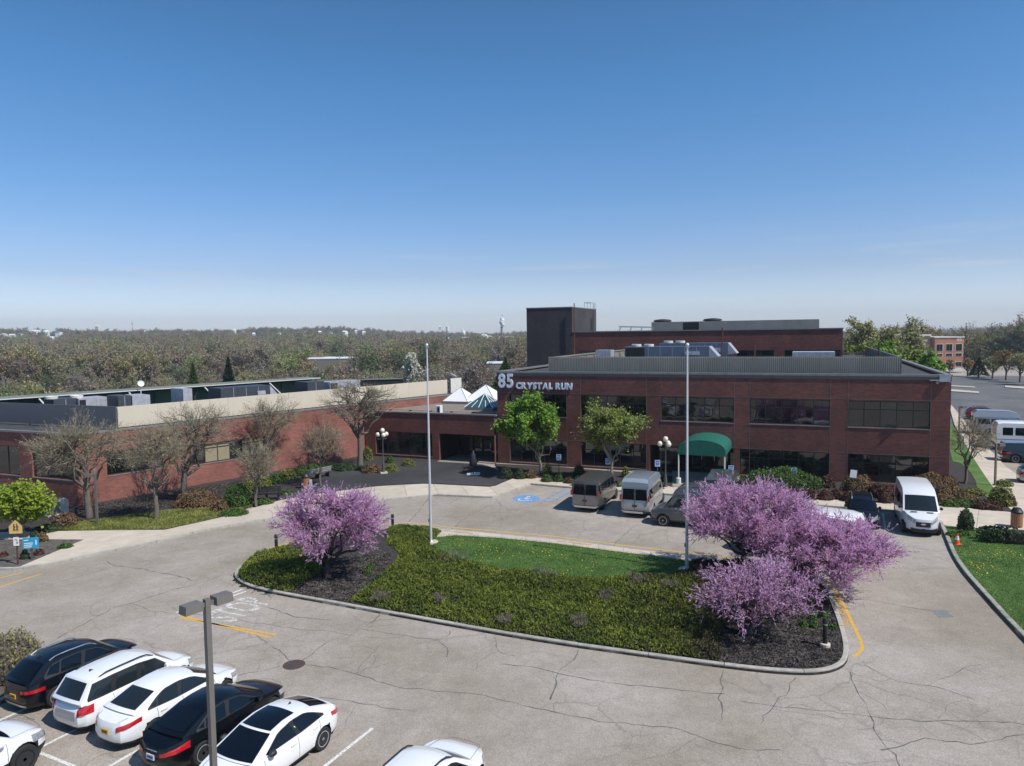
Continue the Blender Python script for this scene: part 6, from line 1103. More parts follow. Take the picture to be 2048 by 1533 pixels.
def skeleton(rng, top, trunkR, cc, cR, n1, n2, n3, twig, up=.18, fork=None, low=-.55, trunk_pts=None, clump=None):
    """limbs -> branches -> twigs filling the ellipsoid (cc, cR). All relative to the tree's base."""
    top = np.array(top, float); cc = np.array(cc, float); cR = np.array(cR, float); limbs = []; tp = np.array(trunk_pts) if trunk_pts is not None else np.stack([top*0, top*.33+rng.normal(size=3)*.05, top*.66+rng.normal(size=3)*.06, top])
    trunk = (tp, np.linspace(trunkR*1.15, trunkR*.82, len(tp)))
    for i in range(n1):
        a = 2*math.pi*(i+rng.uniform(-.3,.3))/n1; h = rng.uniform(low, .75); r_ = math.sqrt(max(.05,1-h*h))*rng.uniform(.45,.7)
        e = cc + cR*np.array([math.cos(a)*r_, math.sin(a)*r_, h*.8]); s = top*(1-rng.uniform(0,.25)); P = bez(s, e, np.array([0,0,up]), 7, rng); limbs.append((P, np.linspace(trunkR*.55, trunkR*.16, 7)))
    e = cc + cR*np.array([0,0,.5]); limbs.append((bez(top, e, np.array([0,0,.05]), 7, rng), np.linspace(trunkR*.7, trunkR*.16, 7)))
    br = []; LOB = rng.normal(size=(9,3)); LOB[:,2] = np.abs(LOB[:,2])*.7; LOB /= np.linalg.norm(LOB, axis=1)[:,None]; LP = np.array([l[0][[2,3,4,5,6]] for l in limbs]).reshape(-1,3)
    for i in range(n2):
        d = rng.normal(size=3); d[2] = abs(d[2])*(1 if rng.random() < .72 else -.75); d /= np.linalg.norm(d); lb = .58 + .52*max(0, float(np.max(LOB@d)))**4; e = cc + cR*d*rng.uniform(.62,1.0)*lb
        if clump is not None: e = e*(1-.0)
        j = np.argmin(np.linalg.norm(LP-(cc+(e-cc)*.45), axis=1) + rng.uniform(0,.6*cR[0],len(LP))); s = LP[j]; P = bez(s, e, np.array([0,0,.10]), 5, rng, .05); br.append((P, np.linspace(trunkR*.16, trunkR*.05, 5)))
    BP = np.array([b[0] for b in br]); idx = rng.integers(0, n2, n3); k = np.minimum(rng.random(n3)**.6*4, 3.999); k0 = k.astype(int); f = (k-k0)[:,None]; S = BP[idx,k0]*(1-f) + BP[idx,k0+1]*f
    ax = BP[idx,-1]-BP[idx,0]; ax /= np.linalg.norm(ax, axis=1)[:,None]+1e-9; D = ax*.7 + rng.normal(size=(n3,3))*.5 + (S-cc)/cR*.35 + np.array([0,0,.38]); D /= np.linalg.norm(D, axis=1)[:,None]
    L = twig*rng.uniform(.5,1.3,n3); return trunk, limbs, br, S, D, L
def tree_obj(name, label, cat, base, rng_seed, trunk_m, top, tr, cc, cR, n1, n2, n3, twig, leaf, group=None, up=.18, twig_m=None, low=-.55, trunk_pts=None, twr=.012, sub=2, crown_name="crown"):
    rng = np.random.default_rng(rng_seed); tk, limbs, br, S, D, L = skeleton(rng, top, tr, cc, cR, n1, n2, n3, twig, up, low=low, trunk_pts=trunk_pts)
    t = thing(name, label, cat, base, 0, group); V, F = tubes_np([tk], 10); V2, F2 = tubes_np(limbs, 7); V3, F3 = tubes_np(br, 4); V_, F_, _ = merge([(V,F,0),(V2,F2,0),(V3,F3,0)])
    link(bpy.data.objects.new("trunk", npmesh("trunk", V_, F_, trunk_m, smooth=True)), t)
    parts = []; v, f = ticks(S, D, L, twr, rng); parts.append((v, f, 0))
    k = sub; S2 = (S[:,None,:] + D[:,None,:]*L[:,None,None]*rng.uniform(.25,.95,(len(S),k,1))).reshape(-1,3); D2 = np.repeat(D, k, 0)*.8 + rng.normal(size=(len(S)*k,3))*.5 + (0,0,.1); D2 /= np.linalg.norm(D2, axis=1)[:,None]; L2 = np.repeat(L, k)*.55*rng.uniform(.6,1.2,len(S)*k)
    v, f = ticks(S2, D2, L2, twr*.7, rng); parts.append((v, f, 0)); parts += leaf(rng, S, D, L, S2, D2, L2)
    V_, F_, Mi = merge(parts); mats_ = [twig_m or TWIG] + leaf.mats; link(bpy.data.objects.new(crown_name, npmesh(crown_name, V_, F_, mats_, Mi)), t); return t
def leaves(m, per, size, asp=1.0, spread=.04, sparse=1.0, N=True):
    def f(rng, S, D, L, S2, D2, L2):
        S_, D_, L_ = np.vstack([S, S2]), np.vstack([D, D2]), np.concatenate([L, L2]); n = int(len(S_)*per); i = rng.integers(0, len(S_), n); t = rng.random(n)**.7
        P = S_[i] + D_[i]*(L_[i]*t)[:,None] + rng.normal(size=(n,3))*spread; v, q = quads(P, size, rng, np.array([[.3,-.2,.8]]) if N else None, asp); return [(v, q, 1)]
    f.mats = [m]; return f
def blossom(per, w, Ls):
    def f(rng, S, D, L, S2, D2, L2):
        S_, D_, L_ = np.vstack([S, S2]), np.vstack([D, D2]), np.concatenate([L, L2]); keep = rng.random(len(S_)) < .93; S_, D_, L_ = S_[keep], D_[keep], L_[keep]
        n = int(len(S_)*per); i = rng.integers(0, len(S_), n); t = rng.random(n)*.95; P = S_[i] + D_[i]*(L_[i]*t)[:,None] + rng.normal(size=(n,3))*.015
        Dq = D_[i] + rng.normal(size=(n,3))*.28; Dq /= np.linalg.norm(Dq, axis=1)[:,None]; v, q = ticks(P, Dq, Ls*rng.uniform(.6,1.3,n), w*rng.uniform(.7,1.3,n), rng); return [(v, q, 1)]
    f.mats = [PINK]; return f
# pink redbuds on the island
def sc(u0, u1, v0, v1, d):     # crown centre and radii at a distance d from outlines in the photograph
    a, b = onY(u0, (v0+v1)/2, d), onY(u1, (v0+v1)/2, d); t, w = onY((u0+u1)/2, v0, d), onY((u0+u1)/2, v1, d); return np.array([(a[0]+b[0])/2, d, (t[2]+w[2])/2]), (b[0]-a[0])/2, (t[2]-w[2])/2
def redbud(label, u, v, seed, box, nz=1.0, n=(8,95,3300), twig=.62, tr=.15, th=1.0, dy=0, low=-.45, per=4.6):
    b = G(u, v, .09); c, rx, rz_ = sc(*box, b[1]+dy); cc = c-b; tree_obj("redbud_tree", label, "tree", b, seed, BARK_D, (cc[0]*.22, cc[1]*.2, th), tr, cc, (rx*.92, rx*.85*nz, rz_*.88), n[0], n[1], n[2], twig, blossom(per*1.9, .0125, .085), "pink redbuds on the island", up=.16, twig_m=BARK_D, low=low, twr=.010, sub=2)
redbud("left pink redbud by itself at the left end of the island", 655, 1158, 11, (534,792,960,1152), n=(9,130,2500), th=.9)
redbud("pink redbud behind the right flagpole, its top nearest the vans", 1483, 1150, 12, (1342,1680,962,1128), n=(9,140,3100), th=1.3)
redbud("widest pink redbud, spreading right over the drive", 1588, 1180, 13, (1500,1800,1020,1205), n=(9,140,3000), th=1.0, dy=-.5)
redbud("lowest pink redbud, in the shade of the other two", 1497, 1272, 14, (1368,1650,1118,1268), n=(10,95,1250), th=.6, per=2.8)
# fresh green maples before the brick front
def maple(label, u, v, seed, box, m, n3, per, size, n2=100, spread=.07, group=None, name="maple_tree", tr=.13, twr=.008, tm=BARK_P, z=.11):
    b = G(u, v, z); c, rx, rz_ = sc(*box, b[1]); cc = c-b; return tree_obj(name, label, "tree", b, seed, tm, (cc[0]*.3, 0, max(.9, cc[2]-rz_*.95)), tr, cc, (rx*.95, rx*.85, rz_), 8, n2, n3, .6, leaves(m, per, size, .85, spread), group, twr=twr)
maple("bright green maple in front of the sign letters", 1082, 950, 21, (993,1143,786,922), MAPLE, 2100, 2.8, .16, 120, .10)
maple("yellow green maple left of the four globe lamp", 1225, 962, 22, (1146,1298,808,925), MAPLE_Y, 2300, 2.1, .12, 110, .08)
maple("lime green small tree behind the yellow crossing sign", 50, 1075, 23, (-12,100,974,1050), LIME, 1300, 3.0, .14, 70, .09, tr=.09)
# budding bare trees by the low wing
BLv = leaves(BUD, .38, .055, 1, .03); BLo = leaves(BUD_O, .55, .055, 1, .03)
def bare(label, u, v, seed, box, leaf=BLv, n=(9,100,2600), tr=.19, tm=BARK, twig=.75, th=None, twr=.0095, z=.1, low=-.55, grp="budding bare trees by the low wing", sub=3):
    b = G(u, v, z); c, rx, rz_ = sc(*box, b[1]); cc = c-b; th = th or max(1.3, (cc[2]-rz_)*.85+.6); tree_obj("bare_tree", label, "tree", b, seed, tm, (cc[0]*.15, 0, th), tr, cc, (rx*.93, rx*.8, rz_*.93), n[0], n[1], int(n[2]*.45), twig, leaf, grp, low=low, twr=twr, sub=sub)
bare("widest bare tree, in front of the wing's corner", 179, 1036, 31, (42,262,832,975), n=(10,150,3300), tr=.21)
bare("pale trunked bare tree on the olive slope behind the single lamp", 312, 1040, 32, (226,398,835,990), n=(9,130,3000), tr=.15)
bare("thick leaning bare tree against the brick between two windows", 368, 1003, 33, (292,482,795,950), n=(9,120,2600), tr=.22)
bare("slender bare tree beside the lit windows", 535, 952, 34, (470,618,785,905), n=(8,90,1900), tr=.13, twr=.010)
bare("young bare tree standing over the dark bench", 512, 1012, 35, (470,560,885,975), n=(7,60,1300), tr=.10, twr=.010)
bare("young bare tree with its thin stem on the plaza edge", 641, 972, 36, (590,705,850,935), n=(7,70,1700), tr=.09, leaf=BLo, twr=.010)
bare("tall bare tree with a dark trunk at the inner corner of the wing", 720, 935, 37, (628,812,752,875), n=(10,140,2600), tr=.24, twr=.012)
bare("multi stemmed bare tree beside the right hand sidewalk", 1930, 968, 38, (1898,1985,832,935), n=(8,70,1500), tr=.11, th=1.3, grp=None)
# shrubs
def shrub(label, u, v, w, h, m, dens=1.0, size=.085, group=None, cat="shrub", name="shrub", depth=.9, box=False, z=.1, seed=[0], squash=2.0, core=CORE, p=None, rz=0):
    seed[0] += 1; rng = np.random.default_rng(seed[0]*7+3); b = G(u, v, z) if p is None else np.array(p, float); px_ = b[1]/FPX; rx, H = w*px_/2, h*px_*1.02; ry = rx*depth if not box else depth; n = int(dens*340*(rx*ry*2+(rx+ry)*H)/ (size/.085)**1.5)+60
    d = rng.normal(size=(n,3)); d[:,2] = np.abs(d[:,2]); d /= np.linalg.norm(d, axis=1)[:,None]; lum = 1 + .11*np.sin(d[:,0]*5+seed[0])*np.cos(d[:,1]*6+d[:,2]*4) + rng.normal(size=n)*.045
    if box: d = np.sign(d)*np.abs(d)**.35; lum = 1 + rng.normal(size=n)*.02
    P = d*np.array([rx, ry, H])*(lum*rng.uniform(.82,1,n)**.5)[:,None]; N = d/np.array([rx,ry,H]); N /= np.linalg.norm(N, axis=1)[:,None]; v, f = quads(P, size, rng, N*.8, .8)
    t = thing(name, label, cat, b, rz, group); link(bpy.data.objects.new("foliage", npmesh("foliage", v, f, m)), t)
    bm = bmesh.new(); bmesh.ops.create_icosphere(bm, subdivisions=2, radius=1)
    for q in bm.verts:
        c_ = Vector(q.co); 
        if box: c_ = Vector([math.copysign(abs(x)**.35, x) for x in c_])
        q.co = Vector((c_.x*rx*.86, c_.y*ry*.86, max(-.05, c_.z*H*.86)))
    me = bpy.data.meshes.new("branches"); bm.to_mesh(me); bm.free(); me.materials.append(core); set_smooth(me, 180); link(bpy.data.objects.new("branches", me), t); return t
shrub("rounded bright green shrub left of the dark bench", 474, 1013, 56, 44, SHR_G, 1.5)
shrub("flat brown shrub mass behind the bright round shrub", 395, 1010, 90, 28, SHR_B, 1.1); shrub("brown twiggy shrub left of the bright round shrub", 440, 1022, 34, 22, SHR_B)
shrub("tan clump of shrub right of the white air conditioner", 130, 1052, 52, 26, SHR_B, 1.0); shrub("low dark shrub under the wing corner tree", 95, 1063, 50, 14, SHR_D)
for u, v, w, h, m, lb in ((498,985,32,26,SHR_Y,"gold hedge clump nearest the young tree by the dark bench"),(525,975,34,22,SHR_Y,"gold hedge clump second along the plaza edge"),(552,967,34,20,SHR_G,"green hedge clump third along the plaza edge"),(577,957,34,19,SHR_Y,"yellow green hedge clump behind the grey bench's left end"),(602,950,34,17,SHR_G,"green hedge clump behind the wood slatted bin"),(627,943,32,15,SHR_G,"green hedge clump behind the grey bench"),(655,938,40,14,SHR_D,"dark hedge clump left of the tall dark trunk"),(690,940,44,13,SHR_D,"dark ground shrub beside the tall dark trunk"),
  (745,945,42,15,SHR_B,"rusty low shrub left of the plaza globe lamp"),(783,944,28,16,SHR_Y,"gold low shrub right of the plaza globe lamp"),(780,925,18,13,SHR_G,"little grey green shrub under the link window"),(817,932,30,14,SHR_Y,"gold low shrub alone before the link window"),(735,920,24,26,SHR_Y,"upright yellow shrub by the link wall corner"),(720,940,22,8,SHR_D,"small shrub at the foot of the tall dark trunk")): shrub(lb, u, v, w, h, m, 1.2)
shrub("green tuft growing alone on the dark plaza", 572, 989, 26, 8, SHR_G, 1, .09, z=.12); shrub("green perennials along the walkway left of the dark bench", 468, 1029, 60, 9, SHR_G, 1.2, .09); shrub("green perennials below the dark bench", 530, 1008, 34, 11, SHR_G, 1.2, .09)
for u, v, w, h, m, lb in ((1013,957,30,22,SHR_D,"dark green shrub nearest the recessed entrance"),(1040,958,26,18,SHR_D,"dark shrub left of the bright maple's trunk"),(1062,957,24,18,SHR_B,"brownish shrub just left of the bright maple's trunk"),(1095,952,20,24,SHR_Y,"yellow globe shrub right of the bright maple's trunk"),(1094,964,24,15,SHR_G,"green globe shrub in front of the bright maple"),(1117,964,22,16,SHR_G,"green globe shrub below the leftmost accessible sign"),(1139,967,22,14,SHR_B,"brown shrub left of the dark van"),(1158,955,26,26,SHR_D,"dark upright shrub between the maples"),(1156,972,24,18,SHR_D,"low dark shrub by the dark van"),(1251,955,18,22,SHR_Y,"pale green globe shrub behind the silver van"),(1235,974,18,10,SHR_G,"green tuft between the two vans"),(1318,962,26,18,SHR_Y,"dry spreading shrub below the sign by the globe lamp")): shrub(lb, u, v, w, h, m, 1.1)
shrub("broad clipped green shrub right of the canopy", 1555, 978, 172, 42, SHR_G, 1.5, .10, depth=.32, name="hedge_shrub")
mr = [(1415,985,30),(1556,992,30),(1590,995,32),(1624,998,34),(1652,1000,32),(1675,997,30),(1700,1003,34),(1770,1006,30),(1795,1003,28)]
for i, (u, v, w) in enumerate(mr): shrub(ORD[i] + " from the left of the round maroon shrubs along the front sidewalk", u, v, w, 20, SHR_M, 1.0, group="round maroon shrubs along the front sidewalk")
for u, v, w, h, m, lb in ((1655,975,30,24,SHR_M,"maroon shrub against the brick pier"),(1715,985,64,36,SHR_B,"large reddish brown shrub behind the plain white sign"),(1750,990,32,24,SHR_M,"maroon shrub behind the dark SUV"),(1776,995,60,26,SHR_M,"wide maroon shrub left of the white van"),(1862,984,92,36,SHR_B,"large brown shrub at the corner of the brick front"),(1900,975,30,24,SHR_B,"brown shrub right of the corner"),
   (1890,1001,50,13,SHR_B,"low tan shrub nearest the white van"),(1925,997,56,12,SHR_B,"low tan shrub in the corner bed"),(1905,988,48,11,SHR_B,"low tan shrub behind in the corner bed"),(1948,989,46,12,SHR_Y,"gold low shrub in the corner bed"),(1965,1018,40,18,SHR_M,"dark maroon shrub beside the broad sidewalk"),(1988,1020,32,17,SHR_M,"maroon shrub left of the tallest corner shrub"),(2002,1010,50,40,SHR_Y,"tallest olive shrub at the corner of the two sidewalks"),(2020,1012,24,22,SHR_B,"brown shrub at the tip of the corner bed"),(2008,972,34,12,SHR_Y,"dry grass clump by the sidewalk lamp")): shrub(lb, u, v, w, h, m, 1.1)
shrub("green ground cover strip in the corner bed", 1925, 1013, 92, 14, SHR_G, 1.5, .09, depth=.35)
cs = shrub("leaning upright evergreen shrub on the lawn edge", 1931, 1060, 30, 42, SHR_D, 2.2, .10); 
shrub("clipped dark hedge on the right hand lawn", 2060, 1088, 190, 30, SHR_D, 1.6, .10, box=True, depth=.55, cat="hedge", name="clipped_hedge", rz=RZ_MAIN+.12)
shrub("bright green tuft left of the grass cone", 1906, 1072, 30, 9, SHR_G, 1.3, .09, z=.13); shrub("bright green tuft behind the grass cone", 1926, 1070, 26, 9, SHR_G, 1.3, .09, z=.13)
for u, v, w, h, m, lb in ((84,1083,26,17,SHR_B,"tan clipped shrub behind the blue sign"),(70,1080,20,18,SHR_D,"dark shrub behind the blue sign"),(50,1118,18,18,SHR_D,"dark green globe shrub between the signs"),(78,1110,20,11,SHR_M,"maroon low shrub right of the blue sign post"),(130,1096,30,8,SHR_G,"green strip of perennials at the point of the bed"),(8,1113,16,9,SHR_M,"small maroon shrub at the left edge")): shrub(lb, u, v, w, h, m, 1.0, z=.11)
t = shrub("large loose shrub with yellow green tips beside the black SUV", 28, 1352, 128, 92, mat("shrub_tips", (.17,.16,.04), .8, var=.3, scale=2, island=.35, col2=(.24,.22,.07)), .55, .07, core=mat("shrub_inner_grey", (.10,.08,.065), .95, var=.5, scale=14))
rng = np.random.default_rng(9); n = 5200; d = rng.normal(size=(n,3)); d[:,2] = np.abs(d[:,2]); d /= np.linalg.norm(d, axis=1)[:,None]; px_ = 26/FPX; Rr = np.array([64*px_*1.0, 64*px_*.9, 90*px_]); P = d*Rr*rng.uniform(.45,.92,(n,1)); D = d + rng.normal(size=(n,3))*.4 + (0,0,.4); D /= np.linalg.norm(D, axis=1)[:,None]
v, f = ticks(P, D, .2, .008, rng); link(bpy.data.objects.new("twigs", npmesh("twigs", v, f, TWIGS)), t)
# ---------------------------------------------------------------- juniper carpet, lawn blades, dandelions, mulch chips
rng = np.random.default_rng(3)
def lump(P, s=1.0): x, y = P[:,0]*s, P[:,1]*s; return .5+.22*np.sin(x*1.3+np.sin(y*1.7)*1.2)+.18*np.sin(y*2.1+x*.7)+.14*np.sin(x*3.7+1)*np.sin(y*4.1+2)+.22*np.sin(x*7.3+y*2)*np.sin(y*8.1-x*1.5)+.14*np.sin(x*13.1-y*5)*np.sin(y*11.7+x*3)
def carpet(name, label, poly, m, n, h=.42, size=.085, base=CORE, z0=.08, up=.9, falloff=.5):
    P = scatter(poly, n, rng); e = np.clip(edge_dist(poly, P)/falloff, 0, 1)**.5; H = z0 + h*e*(.45+lump(P)*.75); P3 = np.column_stack([P, H + rng.uniform(-.10,.03,n)*e]); N = np.array([[.1,-.3,up]]) + rng.normal(size=(n,3))*.45
    D = N/np.linalg.norm(N, axis=1)[:,None]; v1, f1 = ticks(P3, D, size*rng.uniform(.7,1.5,n), size*.26, rng); v2, f2 = quads(P3[::2], size*.95, rng, D[::2], .7); V, F, Mi = merge([(v1,f1,0),(v2,f2,0)])
    o = props(link(bpy.data.objects.new(name, npmesh(name, V, F, m))), label, kind='stuff')
    lo, hi = np.array([p[:2] for p in poly]).min(0), np.array([p[:2] for p in poly]).max(0); g = .22; xs, ys = np.arange(lo[0],hi[0]+g,g), np.arange(lo[1],hi[1]+g,g); X, Y = np.meshgrid(xs, ys, indexing='ij'); Q = np.column_stack([X.ravel(), Y.ravel()]); ins = inside(poly, Q); ee = np.clip(edge_dist(poly, Q)/falloff, 0, 1)**.5*ins
    Z = z0 - .05 + (h*ee*(.45+lump(Q)*.75) - .10*ee); V = np.column_stack([Q, Z]); ny = len(ys); F = [(i*ny+j, (i+1)*ny+j, (i+1)*ny+j+1, i*ny+j+1) for i in range(len(xs)-1) for j in range(ny-1) if ins[i*ny+j] or ins[(i+1)*ny+j+1]]
    props(link(bpy.data.objects.new(name+"_stems", npmesh(name+"_stems", V, np.array(F), base, smooth=True)), o)); return o
J1 = px([(474,1160),(482,1140),(500,1125),(545,1108),(600,1095),(640,1100),(650,1120),(640,1150),(610,1172),(575,1190),(530,1182),(490,1172)]); J2 = px([(700,1208),(745,1172),(790,1130),(800,1105),(850,1090),(875,1108),(925,1130),(1010,1146),(1130,1161),(1240,1166),(1330,1162),(1400,1156),(1420,1200),(1450,1250),(1420,1300),(1400,1325),(1300,1311),(1200,1296),(1100,1282),(1000,1266),(900,1248),(800,1228)])
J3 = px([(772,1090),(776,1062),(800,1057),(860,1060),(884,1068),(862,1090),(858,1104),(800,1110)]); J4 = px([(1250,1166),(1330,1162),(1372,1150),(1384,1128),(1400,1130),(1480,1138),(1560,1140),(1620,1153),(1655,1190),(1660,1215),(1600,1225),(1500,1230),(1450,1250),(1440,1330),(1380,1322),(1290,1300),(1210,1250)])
carpet("juniper_bed", "bright green juniper mound at the left tip of the island", J1, JUN, 9000); carpet("juniper_bed", "broad juniper carpet sloping to the near kerb of the island", J2, JUN, 60000, h=.5, falloff=.8); carpet("juniper_bed", "small juniper patch by the left flagpole", J3, JUN, 9000, h=.3)
carpet("juniper_bed", "olive brown juniper darkened for the shadow under the pink trees", J4, JUN_D, 24000, h=.46, size=.095)
for k, (u, v, w) in enumerate(((1090,1148,50),(1272,1160,44),(905,1115,60),(760,1190,36),(1160,1245,36),(1010,1235,30),(880,1200,24),(1210,1190,30),(1340,1175,40))):
    c = G(u, v, .5)[:2]; r_ = w*c[1]/FPX/2; poly = [c + np.array([math.cos(a)*r_*(1+.2*math.sin(3*a+k)), math.sin(a)*r_*1.2]) for a in np.linspace(0, 2*math.pi, 15)[:-1]]
    P = scatter(poly, 340, rng); e = .5+lump(P)*.75*.55; n = len(P); P3 = np.column_stack([P, .10+.5*(.45+lump(P)*.75)+rng.uniform(-.02,.08,n)]); N = rng.normal(size=(n,3))*.6+(0,0,.8); v1, f1 = ticks(P3, N/np.linalg.norm(N, axis=1)[:,None], .16, .008, rng); props(link(bpy.data.objects.new("dead_juniper_twigs", npmesh("dead_juniper_twigs", v1, f1, TWIGS))), "grey bare patch of twigs in the juniper carpet", kind='stuff')
def blades(name, label, poly, n, z=.13, h=.05, w=.006, m=GRASSB): P = scatter(poly, n, rng); N = rng.normal(size=(n,3))*.35+(0,0,1); v, f = ticks(np.column_stack([P, np.full(n, z-.01)]), N/np.linalg.norm(N, axis=1)[:,None], h*rng.uniform(.6,1.4,n), w, rng); return props(link(bpy.data.objects.new(name, npmesh(name, v, f, m))), label, kind='stuff')
blades("grass", "short grass of the island lawn", LAWNI, 42000, w=.009); LR2 = [p for p in LAWNR]; vis = px([(1886,1060),(1960,1066),(2250,1090),(2420,1400),(2130,1366),(2048,1282),(2008,1240),(1968,1195),(1928,1150),(1905,1115)]); blades("grass", "short grass of the right hand lawn", vis, 90000, w=.009)
GC = px([(92,1065),(130,1053),(210,1042),(300,1031),(440,1018),(500,1009),(520,1009),(460,1030),(400,1046),(330,1062)]); blades("ground_cover", "low leafy ground cover left of the walkway", GC, 22000, .12, .12, .022, mat("ground_cover_leaves", (.15,.18,.03), .8, var=.35, scale=.9, island=.35, col2=(.28,.28,.07)))
def dots(label, poly, n, z=.16, clus=14):
    c = scatter(poly, clus, rng); P = c[rng.integers(0, clus, n)] + rng.normal(size=(n,2))*.55; P = P[inside(poly, P)]; v, f = quads(np.column_stack([P, np.full(len(P), z)]), .045, rng, np.array([[0,-.3,3.]]), 1); props(link(bpy.data.objects.new("dandelions", npmesh("dandelions", v, f, DAND))), label, kind='stuff')
dots("yellow dandelions in the island lawn", LAWNI, 220, clus=22); dots("yellow dandelions in the right hand lawn", vis, 620, clus=40)
def chips(label, poly, n, z=.10): P = scatter(poly, n, rng); v, f = quads(np.column_stack([P, z+rng.uniform(0,.02,n)]), .055, rng, np.array([[0,0,1.2]]), 2.0); props(link(bpy.data.objects.new("mulch_chips", npmesh("mulch_chips", v, f, mat("mulch_chip", (.035,.029,.027), .9, var=.3, island=.6, col2=(.10,.085,.075))))), label, kind='stuff')
chips("dark mulch chips under the right hand pink trees", px([(1400,1325),(1450,1250),(1600,1225),(1660,1215),(1680,1270),(1690,1315),(1660,1340),(1560,1340),(1450,1330)]), 26000); chips("dark mulch chips under the left pink tree", px([(580,1190),(650,1120),(780,1110),(780,1140),(700,1210)]), 12000)
chips("mulch chips in the bed under the bare trees", px([(180,1040),(330,1020),(500,1005),(560,975),(500,960),(150,1020)]), 9000, .11)
for u, v, lb in ((735,1148,"green bulb clump right of the left pink tree"),(760,1160,"green bulb clump at the juniper edge"),(742,1138,"small green bulb clump on the mulch"),(1648,1235,"bright green clump behind the island tip bollard"),(1626,1240,"green clump left of the island tip bollard"),(1608,1253,"small green clump on the mulch"),(1663,1258,"green clump right of the island tip bollard"),(1628,1256,"low green clump before the island tip bollard")): shrub(lb, u, v, 20, 12, SHR_G, 1.3, .06, name="bulb_clump", cat="plant")
# ---------------------------------------------------------------- woodland
def wood_tree(seed, H=16, R_=5.5, shape=0):
    rng = np.random.default_rng(seed); top = np.array([0,0,H*.34]); cc = np.array([0,0,H*.62]); cR = np.array([R_, R_, H*.40]); tk, limbs, br, S, D, L = skeleton(rng, top, .22, cc, cR, 7, 55, 620, 1.5, .12)
    V, F = tubes_np([tk], 6); V2, F2 = tubes_np(limbs, 4); V3, F3 = tubes_np(br, 3); tv, tf, _ = merge([(V,F,0),(V2,F2,0),(V3,F3,0)]); v1, f1 = ticks(S, D, L, .055, rng); i = rng.integers(0, len(S), 1500); P = S[i] + D[i]*(L[i]*rng.random(1500))[:,None] + rng.normal(size=(1500,3))*.3; v2, f2 = quads(P, .34, rng, np.array([[.2,-.2,.6]]), 1)
    cv, cf, _ = merge([(v1,f1,0),(v2,f2,0)]); return npmesh("trunk", tv, tf, BARK), npmesh("crown", cv, cf, WOOD)
variants = [wood_tree(100+i, 15+2*(i % 3), 4.8+.7*(i % 2)) for i in range(6)]
R2 = random.Random(77); cand = []
def terr_z(x, y): r_ = math.hypot(x, y); az = math.degrees(math.atan2(x, y)); return float(th(np.array([r_]), np.array([az]))[0])
def blocked(x, y):
    l = loc((x, y, 0)); 
    if -62 < l[0] < 10 and -30 < l[1] < 62: return True
    a = (np.array([x, y, 0]) - W0); wa, wo = a@WX, a@WN
    if -70 < wa < 48 and -50 < wo < 5: return True
    return (x > -5 and math.hypot(x, y) < 232 and l[0] > -20) or abs(x/max(y,1)) > .9
while len(cand) < 300:
    az = R2.uniform(-41, 24); r_ = 118 + 190*R2.random()**.8; x, y = r_*math.sin(R(az)), r_*math.cos(R(az))
    if blocked(x, y) or any((x-a)**2+(y-b)**2 < 36 for a, b in cand): 
        if R2.random() < .002: break
        continue
    cand.append((x, y))
first = None
for i, (x, y) in enumerate(cand):
    tm, cm = variants[i % 6]; s = R2.uniform(.6, .85); t = thing("woodland_tree", "budding tree in the wood behind the low wing", "tree", (x, y, terr_z(x, y)-.3), R2.uniform(0, 6.28), "trees of the wood behind the low wing"); t.scale = (s, s, s*R2.uniform(.9, 1.1)); share("trunk", tm, t); share("crown", cm, t)
# the far wood as one mass: instances of the same crowns
srcs = [o for o in bpy.data.objects if o.name.startswith("crown") and o.data in [c for _, c in variants]][:0]; seen = {}
for o in bpy.data.objects:
    if o.type == 'MESH' and o.data in [c for _, c in variants] and o.data.name not in seen: seen[o.data.name] = o
srcs = list(seen.values()); pts = []
for k in range(60000):
    r_ = 290*math.exp(R2.random()*math.log(3300/290.)); az = R2.uniform(-44, 44)
    if R2.random() > min(1, (r_/700)**.0): continue
    x, y = r_*math.sin(R(az)), r_*math.cos(R(az))
    if az > 26 and r_ < 300: continue
    pts.append((x, y, terr_z(x, y)-.5))
pts = pts[:26000]
def uv(p):
    d = np.array(p) - CAM; w = d@FWD; return 1024 + FPX*(d@RGT)/w, 766.5 - FPX*(d@UPV)/w
shows = [(u, v+2, w/2+1, 1150 if v > 668 else 1500) for u, v, w in hs] + [(70,668,13,1400),(92,668,9,1400),(627,727,80,330),(994,735,24,230),(1003,672,3,1300),(929,672,4,1250)]
SH = np.array(shows)
def clear_(p):
    u, v = uv((p[0], p[1], p[2]+15)); cw = 4.5*FPX/p[1]; return not np.any((np.abs(SH[:,0]-u) < SH[:,2]+cw*.8) & (SH[:,1] > v) & (p[1] < SH[:,3]+16))
pts = [p for p in pts if clear_(p)]
me = bpy.data.meshes.new("far_wood"); me.from_pydata(pts, [], []); fw = props(link(bpy.data.objects.new("far_wood", me)), "mass of budding woodland covering the distant hills", kind='stuff')
ng = bpy.data.node_groups.new("far_wood", 'GeometryNodeTree'); ng.interface.new_socket("Geometry", in_out='INPUT', socket_type='NodeSocketGeometry'); ng.interface.new_socket("Geometry", in_out='OUTPUT', socket_type='NodeSocketGeometry')
N_, K_ = ng.nodes, ng.links; gi, go = N_.new("NodeGroupInput"), N_.new("NodeGroupOutput"); jn = N_.new("GeometryNodeJoinGeometry"); iop = N_.new("GeometryNodeInstanceOnPoints"); iop.inputs["Pick Instance"].default_value = True
for o in srcs: oi = N_.new("GeometryNodeObjectInfo"); oi.inputs["Object"].default_value = o; oi.inputs["As Instance"].default_value = True; K_.new(oi.outputs["Geometry"], jn.inputs[0])
